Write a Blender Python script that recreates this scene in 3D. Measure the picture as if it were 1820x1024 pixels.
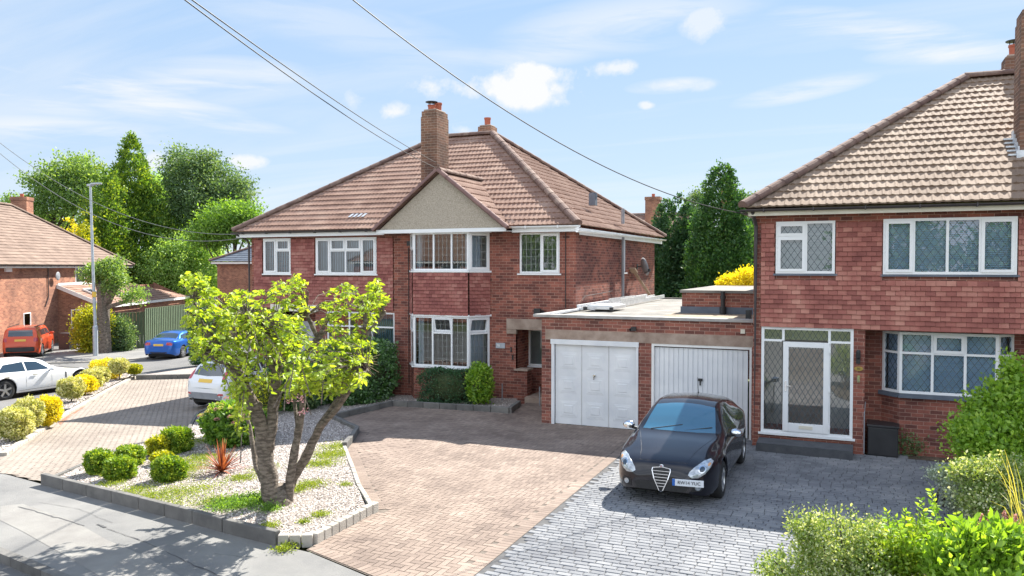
import bpy, math, random
import numpy as np
from mathutils import Vector, Matrix, noise
from mathutils.bvhtree import BVHTree
R = math.radians
for o in list(bpy.data.objects): bpy.data.objects.remove(o)
SC = bpy.context.scene
# ---------------------------------------------------------------- camera
CAMZ = 4.0; YAW = R(23.5); PITCH = math.atan(38/1415.)
cam = bpy.data.cameras.new('camera'); co = bpy.data.objects.new('camera', cam)
SC.collection.objects.link(co); SC.camera = co
co.location = (0, 0, CAMZ); co.rotation_euler = (R(90)-PITCH, 0, YAW)
cam.sensor_width = 36; cam.lens = 1415/1820*36; cam.clip_start = .1; cam.clip_end = 3000
# ---------------------------------------------------------------- light
SUN = Vector((.165, 1.03, 1.0)).normalized()
sl = bpy.data.lights.new('sun', 'SUN'); so = bpy.data.objects.new('sun', sl); SC.collection.objects.link(so)
sl.energy = 5.0; sl.angle = R(.5); sl.color = (1, .95, .86)
so.location = (10, 40, 40); so.rotation_euler = SUN.to_track_quat('Z', 'Y').to_euler()
SC.view_settings.view_transform = 'Standard'; SC.view_settings.look = 'None'
SC.view_settings.gamma = 1; SC.view_settings.use_curve_mapping = False
SC.view_settings.exposure = 1.5
W = bpy.data.worlds.new('World'); SC.world = W; W.use_nodes = True
def world():
    nt = W.node_tree; N = nt.nodes; L = nt.links; N.clear()
    out = N.new('ShaderNodeOutputWorld'); bg = N.new('ShaderNodeBackground'); L.new(bg.outputs[0], out.inputs[0])
    sky = N.new('ShaderNodeTexSky'); sky.sky_type = 'NISHITA'; sky.sun_disc = False
    sky.sun_elevation = math.asin(SUN.z); sky.sun_rotation = math.atan2(SUN.x, SUN.y)
    sky.air_density = 1.0; sky.dust_density = .3; sky.ozone_density = 3.0
    tc = N.new('ShaderNodeTexCoord')
    def vm(op, a, b=None):
        n = N.new('ShaderNodeVectorMath'); n.operation = op
        for i, v in enumerate((a, b)):
            if v is None: continue
            if hasattr(v, 'links'): L.new(v, n.inputs[i])
            else: n.inputs[i].default_value = v
        return n
    def ma(op, a, b=0.0, clamp=False):
        n = N.new('ShaderNodeMath'); n.operation = op; n.use_clamp = clamp
        for i, v in enumerate((a, b)):
            if hasattr(v, 'links'): L.new(v, n.inputs[i])
            else: n.inputs[i].default_value = v
        return n.outputs[0]
    d = vm('NORMALIZE', tc.outputs['Generated']).outputs[0]
    sp = N.new('ShaderNodeSeparateXYZ'); L.new(d, sp.inputs[0])
    zz = ma('MAXIMUM', sp.outputs[2], .03); zz = ma('ADD', zz, .12)
    cx = ma('DIVIDE', sp.outputs[0], zz); cy = ma('DIVIDE', sp.outputs[1], zz)
    cb = N.new('ShaderNodeCombineXYZ'); L.new(cx, cb.inputs[0]); L.new(cy, cb.inputs[1])
    # high thin cirrus: streaky noise
    mp = N.new('ShaderNodeMapping'); mp.inputs['Rotation'].default_value = (0, 0, R(38)); mp.inputs['Scale'].default_value = (.22, 1.1, 1)
    L.new(cb.outputs[0], mp.inputs[0])
    n1 = N.new('ShaderNodeTexNoise'); n1.inputs['Scale'].default_value = 1.3; n1.inputs['Detail'].default_value = 9; n1.inputs['Roughness'].default_value = .58; n1.inputs['Distortion'].default_value = .7
    L.new(mp.outputs[0], n1.inputs[0])
    r1 = N.new('ShaderNodeMapRange'); r1.inputs[1].default_value = .45; r1.inputs[2].default_value = .66; r1.inputs[3].default_value = 0; r1.inputs[4].default_value = .35
    L.new(n1.outputs[0], r1.inputs[0])
    # cumulus puffs: soft lens shapes at fixed directions of the sky, edges broken by noise
    n2 = N.new('ShaderNodeTexNoise'); n2.inputs['Scale'].default_value = 14; n2.inputs['Detail'].default_value = 8; n2.inputs['Roughness'].default_value = .62
    L.new(d, n2.inputs[0])
    nz = ma('SUBTRACT', n2.outputs[0], .5)
    acc = None
    for (az, el, wa, we, k) in PUFFS:
        a, e = R(az), R(el)
        c = Vector((math.sin(a)*math.cos(e), math.cos(a)*math.cos(e), math.sin(e)))
        ux = Vector((math.cos(a), -math.sin(a), 0)); uy = c.cross(ux)
        q = vm('SUBTRACT', d, tuple(c)).outputs[0]
        p = vm('DOT_PRODUCT', q, tuple(ux/R(wa))).outputs['Value']; s = vm('DOT_PRODUCT', q, tuple(uy/R(we))).outputs['Value']
        rr = ma('ADD', ma('MULTIPLY', p, p), ma('MULTIPLY', s, s))
        f = ma('SUBTRACT', 1.0, ma('SQRT', rr)); f = ma('ADD', f, ma('MULTIPLY', nz, 4.2)); f = ma('MULTIPLY', f, 1.5, True)
        f = ma('MULTIPLY', f, ma('MULTIPLY', ma('SUBTRACT', 1.7, rr), 1.2, True)); f = ma('MULTIPLY', f, k)
        acc = f if acc is None else ma('MAXIMUM', acc, f)
    # wispy streaks
    mp3 = N.new('ShaderNodeMapping'); mp3.inputs['Scale'].default_value = (5, 5, 34); L.new(d, mp3.inputs[0])
    n3 = N.new('ShaderNodeTexNoise'); n3.inputs['Scale'].default_value = 1.0; n3.inputs['Detail'].default_value = 9; n3.inputs['Roughness'].default_value = .6; n3.inputs['Distortion'].default_value = .5; L.new(mp3.outputs[0], n3.inputs[0])
    st = None
    for (az, el, wa, we, k, rot) in STREAKS:
        a, e = R(az), R(el); c = Vector((math.sin(a)*math.cos(e), math.cos(a)*math.cos(e), math.sin(e))); ux = Vector((math.cos(a), -math.sin(a), 0)); uy = ux.cross(c)
        vx = ux*math.cos(R(rot))+uy*math.sin(R(rot)); vy = uy*math.cos(R(rot))-ux*math.sin(R(rot)); q = vm('SUBTRACT', d, tuple(c)).outputs[0]
        p_ = vm('DOT_PRODUCT', q, tuple(vx/R(wa))).outputs['Value']; s_ = vm('DOT_PRODUCT', q, tuple(vy/R(we))).outputs['Value']
        f = ma('SUBTRACT', 1.0, ma('ADD', ma('MULTIPLY', p_, p_), ma('MULTIPLY', s_, s_)), True); f = ma('MULTIPLY', f, k); st = f if st is None else ma('MAXIMUM', st, f)
    sn = ma('MULTIPLY', ma('SUBTRACT', n3.outputs[0], .36), 4.2, True); st = ma('MULTIPLY', st, sn)
    cl = ma('MAXIMUM', ma('MAXIMUM', r1.outputs[0], st), acc, True)
    mx = N.new('ShaderNodeMix'); mx.data_type = 'RGBA'; L.new(cl, mx.inputs['Factor'])
    # summer haze: pale towards the horizon, deeper blue overhead
    cr = N.new('ShaderNodeValToRGB'); e = cr.color_ramp.elements; K = 4.; D_ = .94
    e[0].position = 0; e[0].color = (2.25/K, 2.62/K, 3.0/K, 1); e[1].position = .33; e[1].color = (1.42/K, 2.08/K, 3.0/K, 1)
    q = e.new(.12); q.color = (1.86/K, 2.36/K, 3.0/K, 1); q = e.new(1.0); q.color = (.9/K, 1.5/K, 2.7/K, 1)
    L.new(ma('MAXIMUM', sp.outputs[2], 0.0), cr.inputs[0])
    sc = N.new('ShaderNodeMix'); sc.data_type = 'RGBA'; sc.blend_type = 'MULTIPLY'; sc.inputs[0].default_value = 1; sc.clamp_result = False; L.new(cr.outputs[0], sc.inputs['A']); sc.inputs['B'].default_value = (K*D_, K*D_, K*D_, 1)
    hz = N.new('ShaderNodeMix'); hz.data_type = 'RGBA'; hz.inputs['Factor'].default_value = .93
    L.new(sky.outputs[0], hz.inputs['A']); L.new(sc.outputs['Result'], hz.inputs['B'])
    L.new(hz.outputs['Result'], mx.inputs['A']); mx.inputs['B'].default_value = (3.0, 3.05, 3.1, 1)
    # unseen cloud bank added behind the viewer, opposite the sun, to brighten shaded fronts
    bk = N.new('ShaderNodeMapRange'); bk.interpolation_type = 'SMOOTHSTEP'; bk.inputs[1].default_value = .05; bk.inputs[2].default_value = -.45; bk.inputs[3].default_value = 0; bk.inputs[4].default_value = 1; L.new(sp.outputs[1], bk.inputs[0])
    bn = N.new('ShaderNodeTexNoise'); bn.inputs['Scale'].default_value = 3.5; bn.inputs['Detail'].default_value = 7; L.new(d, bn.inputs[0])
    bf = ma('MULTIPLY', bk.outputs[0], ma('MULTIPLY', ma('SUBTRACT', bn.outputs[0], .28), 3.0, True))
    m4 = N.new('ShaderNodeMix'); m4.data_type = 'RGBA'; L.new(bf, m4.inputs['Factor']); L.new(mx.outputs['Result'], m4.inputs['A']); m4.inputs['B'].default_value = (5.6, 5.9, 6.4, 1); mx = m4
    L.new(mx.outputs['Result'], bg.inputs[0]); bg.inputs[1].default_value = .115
# azimuth (from +Y towards +X), elevation, half widths, strength
def dirof(px, py):
    u = (px-910)/1415.; v = (512-py)/1415.
    f = Vector((-math.sin(YAW)*math.cos(PITCH), math.cos(YAW)*math.cos(PITCH), -math.sin(PITCH)))
    r = Vector((math.cos(YAW), math.sin(YAW), 0)); up = r.cross(f)
    return f+u*r+v*up
def _ae(px, py):
    d = dirof(px, py).normalized(); return math.degrees(math.atan2(d.x, d.y)), math.degrees(math.asin(d.z))
PUFFS = [(*_ae(905, 158), 6.2, 1.35, 1), (*_ae(960, 133), 3.4, 1.1, 1), (*_ae(705, 200), 1.8, .7, .9), (*_ae(625, 175), 1.1, 1.0, .5), (*_ae(1095, 122), 1.5, .6, .8),
         (*_ae(1200, 152), 2.6, .5, .5), (*_ae(1262, 45), 1.8, 1.1, .65), (*_ae(425, 286), 1.8, .6, .9), (*_ae(280, 285), 1.4, .9, .7), (*_ae(820, 232), 1.2, .6, .6), (*_ae(1150, 187), .7, .3, .8)]
STREAKS = [(*_ae(200, 165), 9, 1.5, .9, -6), (*_ae(400, 140), 7, 1.6, .8, 3), (*_ae(120, 235), 9, 1.2, .8, 0), (*_ae(330, 200), 8, .8, .7, -8), (*_ae(560, 30), 12, 2.2, .35, -10), (*_ae(1120, 40), 10, 2.2, .6, 5), (*_ae(960, 95), 7, 1.2, .5, 8),
 (*_ae(1560, 55), 8, 1.3, .95, -14), (*_ae(1720, 92), 6, .8, .85, -3), (*_ae(1430, 160), 5, .8, .75, 8), (*_ae(1190, 152), 3.2, .6, .9, 2), (*_ae(780, 110), 6, 1.2, .4, 5), (*_ae(430, 245), 4, .5, .5, 0), (*_ae(30, 170), 6, 1.2, .7, -5)]
world()

def at(px, py, Y):
    d = dirof(px, py); t = Y/d.y; return Vector((d.x*t, Y, CAMZ+d.z*t))
def atd(px, py, dep):
    d = dirof(px, py); return Vector((0, 0, CAMZ))+d*dep
def gz(x): return -.035*min(max(0, -9-x), 26)
def atg(px, py):
    d = dirof(px, py); z = 0
    for _ in range(30):
        t = (z-CAMZ)/d.z; z = gz(d.x*t)
    return Vector((d.x*t, d.y*t, z))
rng = np.random.default_rng(7); random.seed(7)
# ---------------------------------------------------------------- objects
COL = SC.collection
def tag(o, label=None, cat=None, group=None, kind=None):
    if label: o['label'] = label
    if cat: o['category'] = cat
    if group: o['group'] = group
    if kind: o['kind'] = kind
    return o
def thing(name, label, cat, loc=(0, 0, 0), rz=0, group=None):
    o = bpy.data.objects.new(name, None); COL.objects.link(o); o.location = loc; o.rotation_euler = (0, 0, rz)
    o.empty_display_size = .2
    return tag(o, label, cat, group)
def copy_tree(o, parent=None):
    c = o.copy(); COL.objects.link(c)
    if parent: c.parent = parent
    for ch in list(o.children): copy_tree(ch, c)
    return c
def wloc(p):
    v = Vector((0, 0, 0))
    while p is not None: v += Vector(p.location); p = p.parent
    return v
class MB:
    def __init__(s): s.v = []; s.f = []; s.r = []; s.T = None
    def p(s, q):
        q = Vector(q)
        if s.T is not None: q = s.T @ q
        s.v.append(q[:]); return len(s.v)-1
    def face(s, pts, r=.5):
        s.f.append([s.p(q) for q in pts]); s.r.append(r)
    def box(s, a, b, r=.5):
        x0, y0, z0 = a; x1, y1, z1 = b
        i = [s.p(q) for q in ((x0, y0, z0), (x1, y0, z0), (x1, y1, z0), (x0, y1, z0), (x0, y0, z1), (x1, y0, z1), (x1, y1, z1), (x0, y1, z1))]
        for q in ((0, 3, 2, 1), (4, 5, 6, 7), (0, 1, 5, 4), (1, 2, 6, 5), (2, 3, 7, 6), (3, 0, 4, 7)):
            s.f.append([i[k] for k in q]); s.r.append(r)
        return s
    def bar(s, a, b, w, h, up=(0, 0, 1), r=.5):
        a, b = Vector(a), Vector(b); d = (b-a).normalized(); u = Vector(up)
        x = d.cross(u)
        if x.length < 1e-4: x = d.cross(Vector((1, 0, 0)))
        x.normalize(); y = x.cross(d)
        c = [(-w/2, -h/2), (w/2, -h/2), (w/2, h/2), (-w/2, h/2)]
        i = [s.p(a+x*p+y*q) for p, q in c]+[s.p(b+x*p+y*q) for p, q in c]
        for q in ((0, 1, 2, 3), (7, 6, 5, 4), (0, 4, 5, 1), (1, 5, 6, 2), (2, 6, 7, 3), (3, 7, 4, 0)):
            s.f.append([i[k] for k in q]); s.r.append(r)
        return s
    def tube(s, pts, rad, n=8, r=.5, cap=True, wob=0):
        pts = [Vector(q) for q in pts]
        if not hasattr(rad, '__len__'): rad = [rad]*len(pts)
        rings = []; ref = None
        for k, q in enumerate(pts):
            d = (pts[min(k+1, len(pts)-1)]-pts[max(k-1, 0)]).normalized()
            if ref is None: ref = Vector((0, 0, 1)) if abs(d.z) < .9 else Vector((1, 0, 0))
            x = d.cross(ref).normalized(); y = x.cross(d); ref = y if False else ref
            ring = []
            for j in range(n):
                a = 2*math.pi*j/n
                rr = rad[k]*(1+(wob*noise.noise(q*6+Vector((math.cos(a), math.sin(a), 0))*1.5) if wob else 0))
                ring.append(s.p(q+x*math.cos(a)*rr+y*math.sin(a)*rr))
            rings.append(ring)
        for k in range(len(rings)-1):
            for j in range(n):
                s.f.append([rings[k][j], rings[k][(j+1) % n], rings[k+1][(j+1) % n], rings[k+1][j]]); s.r.append(r)
        if cap: s.f.append(rings[0][::-1]); s.r.append(r); s.f.append(rings[-1]); s.r.append(r)
        return s
    def lathe(s, prof, c=(0, 0, 0), n=24, r=.5, axis='z'):
        rings = []
        for (rr, z) in prof:
            ring = []
            for j in range(n):
                a = 2*math.pi*j/n
                q = (rr*math.cos(a), rr*math.sin(a), z)
                if axis == 'x': q = (z, rr*math.cos(a), rr*math.sin(a))
                if axis == 'y': q = (rr*math.cos(a), z, rr*math.sin(a))
                ring.append(s.p(Vector(c)+Vector(q)))
            rings.append(ring)
        for k in range(len(rings)-1):
            for j in range(n):
                s.f.append([rings[k][j], rings[k][(j+1) % n], rings[k+1][(j+1) % n], rings[k+1][j]]); s.r.append(r)
        return s
    def prism(s, poly, z0, z1, r=.5):
        b = [s.p((x, y, z0)) for x, y in poly]; t = [s.p((x, y, z1)) for x, y in poly]; n = len(poly)
        s.f.append(t); s.f.append(b[::-1]); s.r += [r, r]
        for i in range(n):
            s.f.append([b[i], b[(i+1) % n], t[(i+1) % n], t[i]]); s.r.append(r)
        return s
    def build(s, name, mat, parent=None, world=True, smooth=False, label=None, cat=None, group=None, kind=None, bevel=0):
        V = np.array(s.v, dtype=np.float64).reshape(-1, 3)
        if parent is not None and world: V = V-np.array(wloc(parent))
        return mkmesh(name, V, s.f, np.array(s.r), mat, parent, smooth, label, cat, group, kind, bevel)
def mkmesh(name, V, F, rn, mat, parent=None, smooth=False, label=None, cat=None, group=None, kind=None, bevel=0):
    me = bpy.data.meshes.new(name)
    if isinstance(F, np.ndarray):
        n, k = F.shape
        me.vertices.add(len(V)); me.vertices.foreach_set('co', np.asarray(V, dtype=np.float32).ravel())
        me.loops.add(n*k); me.loops.foreach_set('vertex_index', F.astype(np.int32).ravel())
        me.polygons.add(n); me.polygons.foreach_set('loop_start', np.arange(0, n*k, k, dtype=np.int32))
        me.update(calc_edges=True)
    else: me.from_pydata([tuple(q) for q in V], [], F); me.update()
    a = me.attributes.new('rnd', 'FLOAT', 'FACE'); a.data.foreach_set('value', np.asarray(rn, dtype=np.float32))
    if not isinstance(F, np.ndarray):
        uv = me.uv_layers.new(name='UVMap'); dat = np.zeros((len(me.loops), 2), dtype=np.float32)
        off = wloc(parent) if parent is not None else Vector((0, 0, 0)); vs = me.vertices
        for pl in me.polygons:
            nn = pl.normal
            if abs(nn.z) > .8:
                for li in pl.loop_indices:
                    c = vs[me.loops[li].vertex_index].co+off; dat[li] = (c.x, c.y)
            else:
                t = Vector((-nn.y, nn.x, 0)).normalized()
                for li in pl.loop_indices:
                    c = vs[me.loops[li].vertex_index].co+off; dat[li] = (c.dot(t), c.z)
        uv.data.foreach_set('uv', dat.ravel())
    if mat: me.materials.append(mat)
    if smooth:
        me.shade_smooth()
    o = bpy.data.objects.new(name, me); COL.objects.link(o)
    if parent is not None: o.parent = parent
    if bevel:
        m = o.modifiers.new('bevel', 'BEVEL'); m.width = bevel; m.segments = 2; m.limit_method = 'ANGLE'
    return tag(o, label, cat, group, kind)
# ---------------------------------------------------------------- materials
def newmat(name):
    m = bpy.data.materials.new(name); m.use_nodes = True; nt = m.node_tree; nt.nodes.clear()
    out = nt.nodes.new('ShaderNodeOutputMaterial'); return m, nt.nodes, nt.links, out
def rgb(c): return (c[0], c[1], c[2], 1)
def pm(name, c1, c2=None, rough=.8, scale=4., rw=.5, bump=0, bscale=None, metal=0, c3=None, spec=.5, coat=0, det=5, streak=None, nlo=.35, nhi=.65):
    m, N, L, out = newmat(name); b = N.new('ShaderNodeBsdfPrincipled'); L.new(b.outputs[0], out.inputs[0])
    b.inputs['Roughness'].default_value = rough; b.inputs['Metallic'].default_value = metal
    b.inputs['Specular IOR Level'].default_value = spec; b.inputs['Coat Weight'].default_value = coat; b.inputs['Coat Roughness'].default_value = .03
    tc = N.new('ShaderNodeTexCoord')
    if c2 is None: b.inputs['Base Color'].default_value = rgb(c1)
    else:
        at_ = N.new('ShaderNodeAttribute'); at_.attribute_name = 'rnd'
        n = N.new('ShaderNodeTexNoise'); n.inputs['Scale'].default_value = scale; n.inputs['Detail'].default_value = det; n.inputs['Roughness'].default_value = .6
        if streak:
            mp = N.new('ShaderNodeMapping'); mp.inputs['Scale'].default_value = streak; L.new(tc.outputs['Object'], mp.inputs[0]); L.new(mp.outputs[0], n.inputs[0])
        else: L.new(tc.outputs['Object'], n.inputs[0])
        mr = N.new('ShaderNodeMapRange'); mr.inputs[1].default_value = nlo; mr.inputs[2].default_value = nhi; L.new(n.outputs[0], mr.inputs[0])
        mx = N.new('ShaderNodeMix'); mx.data_type = 'FLOAT'; mx.inputs[0].default_value = rw
        L.new(mr.outputs[0], mx.inputs[2]); L.new(at_.outputs['Fac'], mx.inputs[3])
        cr = N.new('ShaderNodeValToRGB'); cr.color_ramp.elements[0].color = rgb(c1); cr.color_ramp.elements[1].color = rgb(c2)
        if c3:
            cr.color_ramp.elements[1].position = .5; e = cr.color_ramp.elements.new(1.0); e.color = rgb(c3)
        L.new(mx.outputs[0], cr.inputs[0]); L.new(cr.outputs[0], b.inputs['Base Color'])
    if bump:
        n2 = N.new('ShaderNodeTexNoise'); n2.inputs['Scale'].default_value = bscale or scale*6; n2.inputs['Detail'].default_value = 6
        L.new(tc.outputs['Object'], n2.inputs[0]); bp = N.new('ShaderNodeBump'); bp.inputs['Strength'].default_value = bump; bp.inputs['Distance'].default_value = .02
        L.new(n2.outputs[0], bp.inputs['Height']); L.new(bp.outputs[0], b.inputs['Normal'])
    return m
def brickmat(name, c1, c2, cm, w=.235, h=.083, mort=.011, stain=(.7, .62, .55), grime=.35):
    m, N, L, out = newmat(name); b = N.new('ShaderNodeBsdfPrincipled'); L.new(b.outputs[0], out.inputs[0]); b.inputs['Roughness'].default_value = .9
    b.inputs['Specular IOR Level'].default_value = .2
    uv = N.new('ShaderNodeUVMap'); uv.uv_map = 'UVMap'
    t = N.new('ShaderNodeTexBrick'); L.new(uv.outputs[0], t.inputs[0]); t.inputs['Scale'].default_value = 1; t.inputs['Brick Width'].default_value = w; t.inputs['Row Height'].default_value = h
    t.inputs['Mortar Size'].default_value = mort/2; t.inputs['Mortar Smooth'].default_value = .15; t.inputs['Bias'].default_value = -.1
    t.inputs['Color1'].default_value = rgb(c1); t.inputs['Color2'].default_value = rgb(c2); t.inputs['Mortar'].default_value = rgb(cm)
    tc = N.new('ShaderNodeTexCoord')
    n = N.new('ShaderNodeTexNoise'); n.inputs['Scale'].default_value = .9; n.inputs['Detail'].default_value = 8; n.inputs['Roughness'].default_value = .65; L.new(tc.outputs['Object'], n.inputs[0])
    n3 = N.new('ShaderNodeTexNoise'); n3.inputs['Scale'].default_value = 38; n3.inputs['Detail'].default_value = 4; L.new(tc.outputs['Object'], n3.inputs[0])
    r = N.new('ShaderNodeValToRGB'); r.color_ramp.elements[0].position = .36; r.color_ramp.elements[1].position = .66
    r.color_ramp.elements[0].color = (1-grime, 1-grime, 1-grime*.9, 1); r.color_ramp.elements[1].color = (1.2, 1.17, 1.12, 1); L.new(n.outputs[0], r.inputs[0])
    r3 = N.new('ShaderNodeMapRange'); r3.inputs[3].default_value = .72; r3.inputs[4].default_value = 1.28; L.new(n3.outputs[0], r3.inputs[0])
    mu = N.new('ShaderNodeMix'); mu.data_type = 'RGBA'; mu.blend_type = 'MULTIPLY'; mu.inputs[0].default_value = 1; L.new(t.outputs[0], mu.inputs['A']); L.new(r.outputs[0], mu.inputs['B'])
    mu2 = N.new('ShaderNodeMix'); mu2.data_type = 'RGBA'; mu2.blend_type = 'MULTIPLY'; mu2.inputs[0].default_value = 1; L.new(mu.outputs['Result'], mu2.inputs['A']); L.new(r3.outputs[0], mu2.inputs['B'])
    L.new(mu2.outputs['Result'], b.inputs['Base Color'])
    ad = N.new('ShaderNodeMath'); ad.operation = 'MULTIPLY_ADD'; L.new(n3.outputs[0], ad.inputs[0]); ad.inputs[1].default_value = .5
    iv = N.new('ShaderNodeMath'); iv.operation = 'SUBTRACT'; iv.inputs[0].default_value = 1; L.new(t.outputs['Fac'], iv.inputs[1]); L.new(iv.outputs[0], ad.inputs[2])
    bp = N.new('ShaderNodeBump'); bp.inputs['Strength'].default_value = .7; bp.inputs['Distance'].default_value = .008; L.new(ad.outputs[0], bp.inputs['Height']); L.new(bp.outputs[0], b.inputs['Normal'])
    return m
def leafmat(name, c1, c2, c3, trans=.5, gloss=.04):
    m, N, L, out = newmat(name)
    a = N.new('ShaderNodeAttribute'); a.attribute_name = 'rnd'
    cr = N.new('ShaderNodeValToRGB'); e = cr.color_ramp.elements; e[0].color = rgb(c1); e[1].position = .55; e[1].color = rgb(c2); q = e.new(1.0); q.color = rgb(c3); L.new(a.outputs['Fac'], cr.inputs[0])
    d = N.new('ShaderNodeBsdfDiffuse'); t = N.new('ShaderNodeBsdfTranslucent'); g = N.new('ShaderNodeBsdfGlossy'); g.inputs['Roughness'].default_value = .55
    L.new(cr.outputs[0], d.inputs[0])
    br = N.new('ShaderNodeMix'); br.data_type = 'RGBA'; br.blend_type = 'MULTIPLY'; br.inputs[0].default_value = 1; L.new(cr.outputs[0], br.inputs['A']); br.inputs['B'].default_value = (1.5, 1.35, .5, 1)
    L.new(br.outputs['Result'], t.inputs[0])
    m1 = N.new('ShaderNodeMixShader'); m1.inputs[0].default_value = trans; L.new(d.outputs[0], m1.inputs[1]); L.new(t.outputs[0], m1.inputs[2])
    m2 = N.new('ShaderNodeMixShader'); m2.inputs[0].default_value = gloss; L.new(m1.outputs[0], m2.inputs[1]); L.new(g.outputs[0], m2.inputs[2]); L.new(m2.outputs[0], out.inputs[0])
    return m
def glassmat(name, tint=(.75, .85, .9), refl=.12, rough=.01):
    m, N, L, out = newmat(name)
    fr = N.new('ShaderNodeFresnel'); fr.inputs[0].default_value = 1.5
    ad = N.new('ShaderNodeMath'); ad.operation = 'ADD'; ad.use_clamp = True; L.new(fr.outputs[0], ad.inputs[0]); ad.inputs[1].default_value = refl
    tr = N.new('ShaderNodeBsdfTransparent'); tr.inputs[0].default_value = rgb(tint); gl = N.new('ShaderNodeBsdfGlossy'); gl.inputs['Roughness'].default_value = rough
    mx = N.new('ShaderNodeMixShader'); L.new(ad.outputs[0], mx.inputs[0]); L.new(tr.outputs[0], mx.inputs[1]); L.new(gl.outputs[0], mx.inputs[2]); L.new(mx.outputs[0], out.inputs[0])
    return m
M = {}
M['brick'] = brickmat('brick_red', (.33, .122, .09), (.12, .052, .046), (.42, .265, .21))
M['brick_garage'] = brickmat('brick_garage', (.32, .125, .095), (.13, .06, .052), (.44, .30, .24))
M['brick_chimney'] = brickmat('brick_chimney', (.26, .14, .095), (.15, .095, .07), (.42, .34, .27), grime=.5)
M['brick_left'] = brickmat('brick_left', (.40, .20, .13), (.24, .11, .08), (.42, .30, .23))
M['brick_dark'] = brickmat('brick_dark', (.16, .07, .05), (.07, .04, .035), (.2, .14, .11))
M['tile_hung'] = pm('tile_hung', (.19, .066, .058), (.34, .128, .105), .85, 1.3, .55, .4, 60, c3=(.50, .25, .195), spec=.25)
M['tile_hung_main'] = pm('tile_hung_plum', (.18, .06, .056), (.31, .115, .098), .85, 1.1, .5, .4, 60, c3=(.44, .22, .18), spec=.25)
M['roof'] = pm('roof_tile_brown', (.20, .118, .088), (.275, .17, .13), .85, 1.2, .4, .35, 40, c3=(.36, .245, .19), spec=.25)
M['roof_r'] = pm('roof_tile_buff', (.17, .118, .085), (.245, .175, .128), .85, 1.5, .45, .35, 40, c3=(.33, .25, .19), spec=.25)
M['roof_l'] = pm('roof_tile_tan', (.15, .105, .083), (.20, .142, .113), .85, 1.2, .4, .3, 40, c3=(.26, .19, .15), spec=.25)
M['ridge'] = pm('ridge_tile', (.10, .062, .055), (.17, .105, .085), .9, 3, .4, .5, 40, c3=(.27, .2, .16))
M['verge'] = pm('verge_tile', (.16, .09, .085), (.24, .14, .12), .8, 3, .5, .3, 30)
M['render'] = pm('pebbledash', (.28, .24, .19), (.58, .51, .42), .95, 55, .1, .9, 90)
M['upvc'] = pm('upvc_white', (.76, .78, .80), (.82, .83, .84), .35, 2, .2)
M['white'] = pm('white_paint', (.70, .70, .69), (.80, .80, .79), .5, 2.5, .2, .1, 20)
M['cream'] = pm('cream_paint', (.62, .58, .48), (.74, .70, .60), .6, 2, .2)
M['garage_white'] = pm('garage_door_white', (.60, .63, .67), (.76, .78, .80), .45, 1.2, .2)
M['lead'] = pm('leading', (.30, .32, .32), (.4, .42, .42), .5, 9, .2, metal=.4)
M['lead_dark'] = pm('leading_dark', (.05, .07, .08), (.09, .12, .13), .5, 9, .2, metal=.3)
M['flash'] = pm('lead_flashing', (.45, .48, .52), (.75, .77, .8), .45, 7, .2, .3, 25, metal=.2)
M['glass'] = glassmat('window_glass', (.85, .94, .98), .07)
M['glass_porch'] = glassmat('porch_glass', (.9, .95, .97), .20)
M['black'] = pm('black_plastic', (.012, .013, .016), (.03, .03, .033), .45, 3, .3)
M['grey'] = pm('grey_plastic', (.20, .21, .23), (.30, .31, .33), .6, 3, .3)
M['brown_fascia'] = pm('dark_gutter', (.03, .026, .03), (.06, .05, .052), .5, 3, .3)
M['inside'] = pm('room_dark', (.03, .03, .032), (.06, .058, .055), .9, 1, .3)
M['room'] = pm('room_wall', (.58, .56, .52), (.72, .70, .65), .9, 1, .3)
M['curtain'] = pm('curtain_fabric', (.42, .46, .50), (.62, .66, .70), .9, 3, .5)
M['curtain_teal'] = pm('curtain_teal', (.12, .22, .27), (.28, .42, .48), .9, 3, .5)
M['curtain_red'] = pm('curtain_red', (.45, .05, .04), (.6, .1, .07), .9, 3, .5)
M['blind'] = pm('blind_slats', (.50, .64, .84), (.66, .78, .92), .7, 3, .7)
M['blind_pale'] = pm('blind_pale', (.45, .50, .50), (.65, .66, .64), .7, 3, .7)
M['concrete'] = pm('concrete_lintel', (.26, .19, .15), (.42, .33, .27), .9, 3, .1, .5, 60)
M['coping'] = pm('coping_grey', (.28, .27, .26), (.42, .40, .38), .9, 3, .1, .5, 50)
M['felt'] = pm('roofing_felt', (.12, .115, .105), (.26, .245, .225), .9, 1.3, .1, .4, 60)
M['felt_dirty'] = pm('roof_moss', (.16, .13, .10), (.42, .33, .23), .95, 3, .1, .6, 60)
M['green_door'] = pm('sage_door', (.16, .26, .21), (.20, .31, .25), .4, 2, .2)
M['alu'] = pm('aluminium', (.55, .56, .58), (.78, .78, .79), .38, 6, .3, metal=.5)
M['terracotta'] = pm('terracotta', (.35, .09, .05), (.48, .15, .09), .8, 6, .3, .3, 30)
M['timber'] = pm('weathered_timber', (.28, .19, .12), (.45, .33, .23), .8, 4, .3, .3, 30)
M['fence'] = pm('green_fence', (.05, .07, .035), (.13, .16, .08), .9, 3, .5, .4, 30, streak=(6, 6, .8))
M['fence_new'] = pm('pale_fence', (.17, .24, .15), (.30, .38, .25), .9, 3, .6, .3, 30)
M['asphalt'] = pm('asphalt', (.12, .12, .12), (.18, .175, .17), .95, .5, .1, .6, 130, det=9)
M['pave'] = pm('pavement_asphalt', (.15, .15, .15), (.24, .235, .225), .95, .7, .1, .6, 160, det=10)
M['patch'] = pm('pavement_patch', (.21, .20, .19), (.27, .262, .245), .95, 2, .1, .6, 160, det=10)
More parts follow.
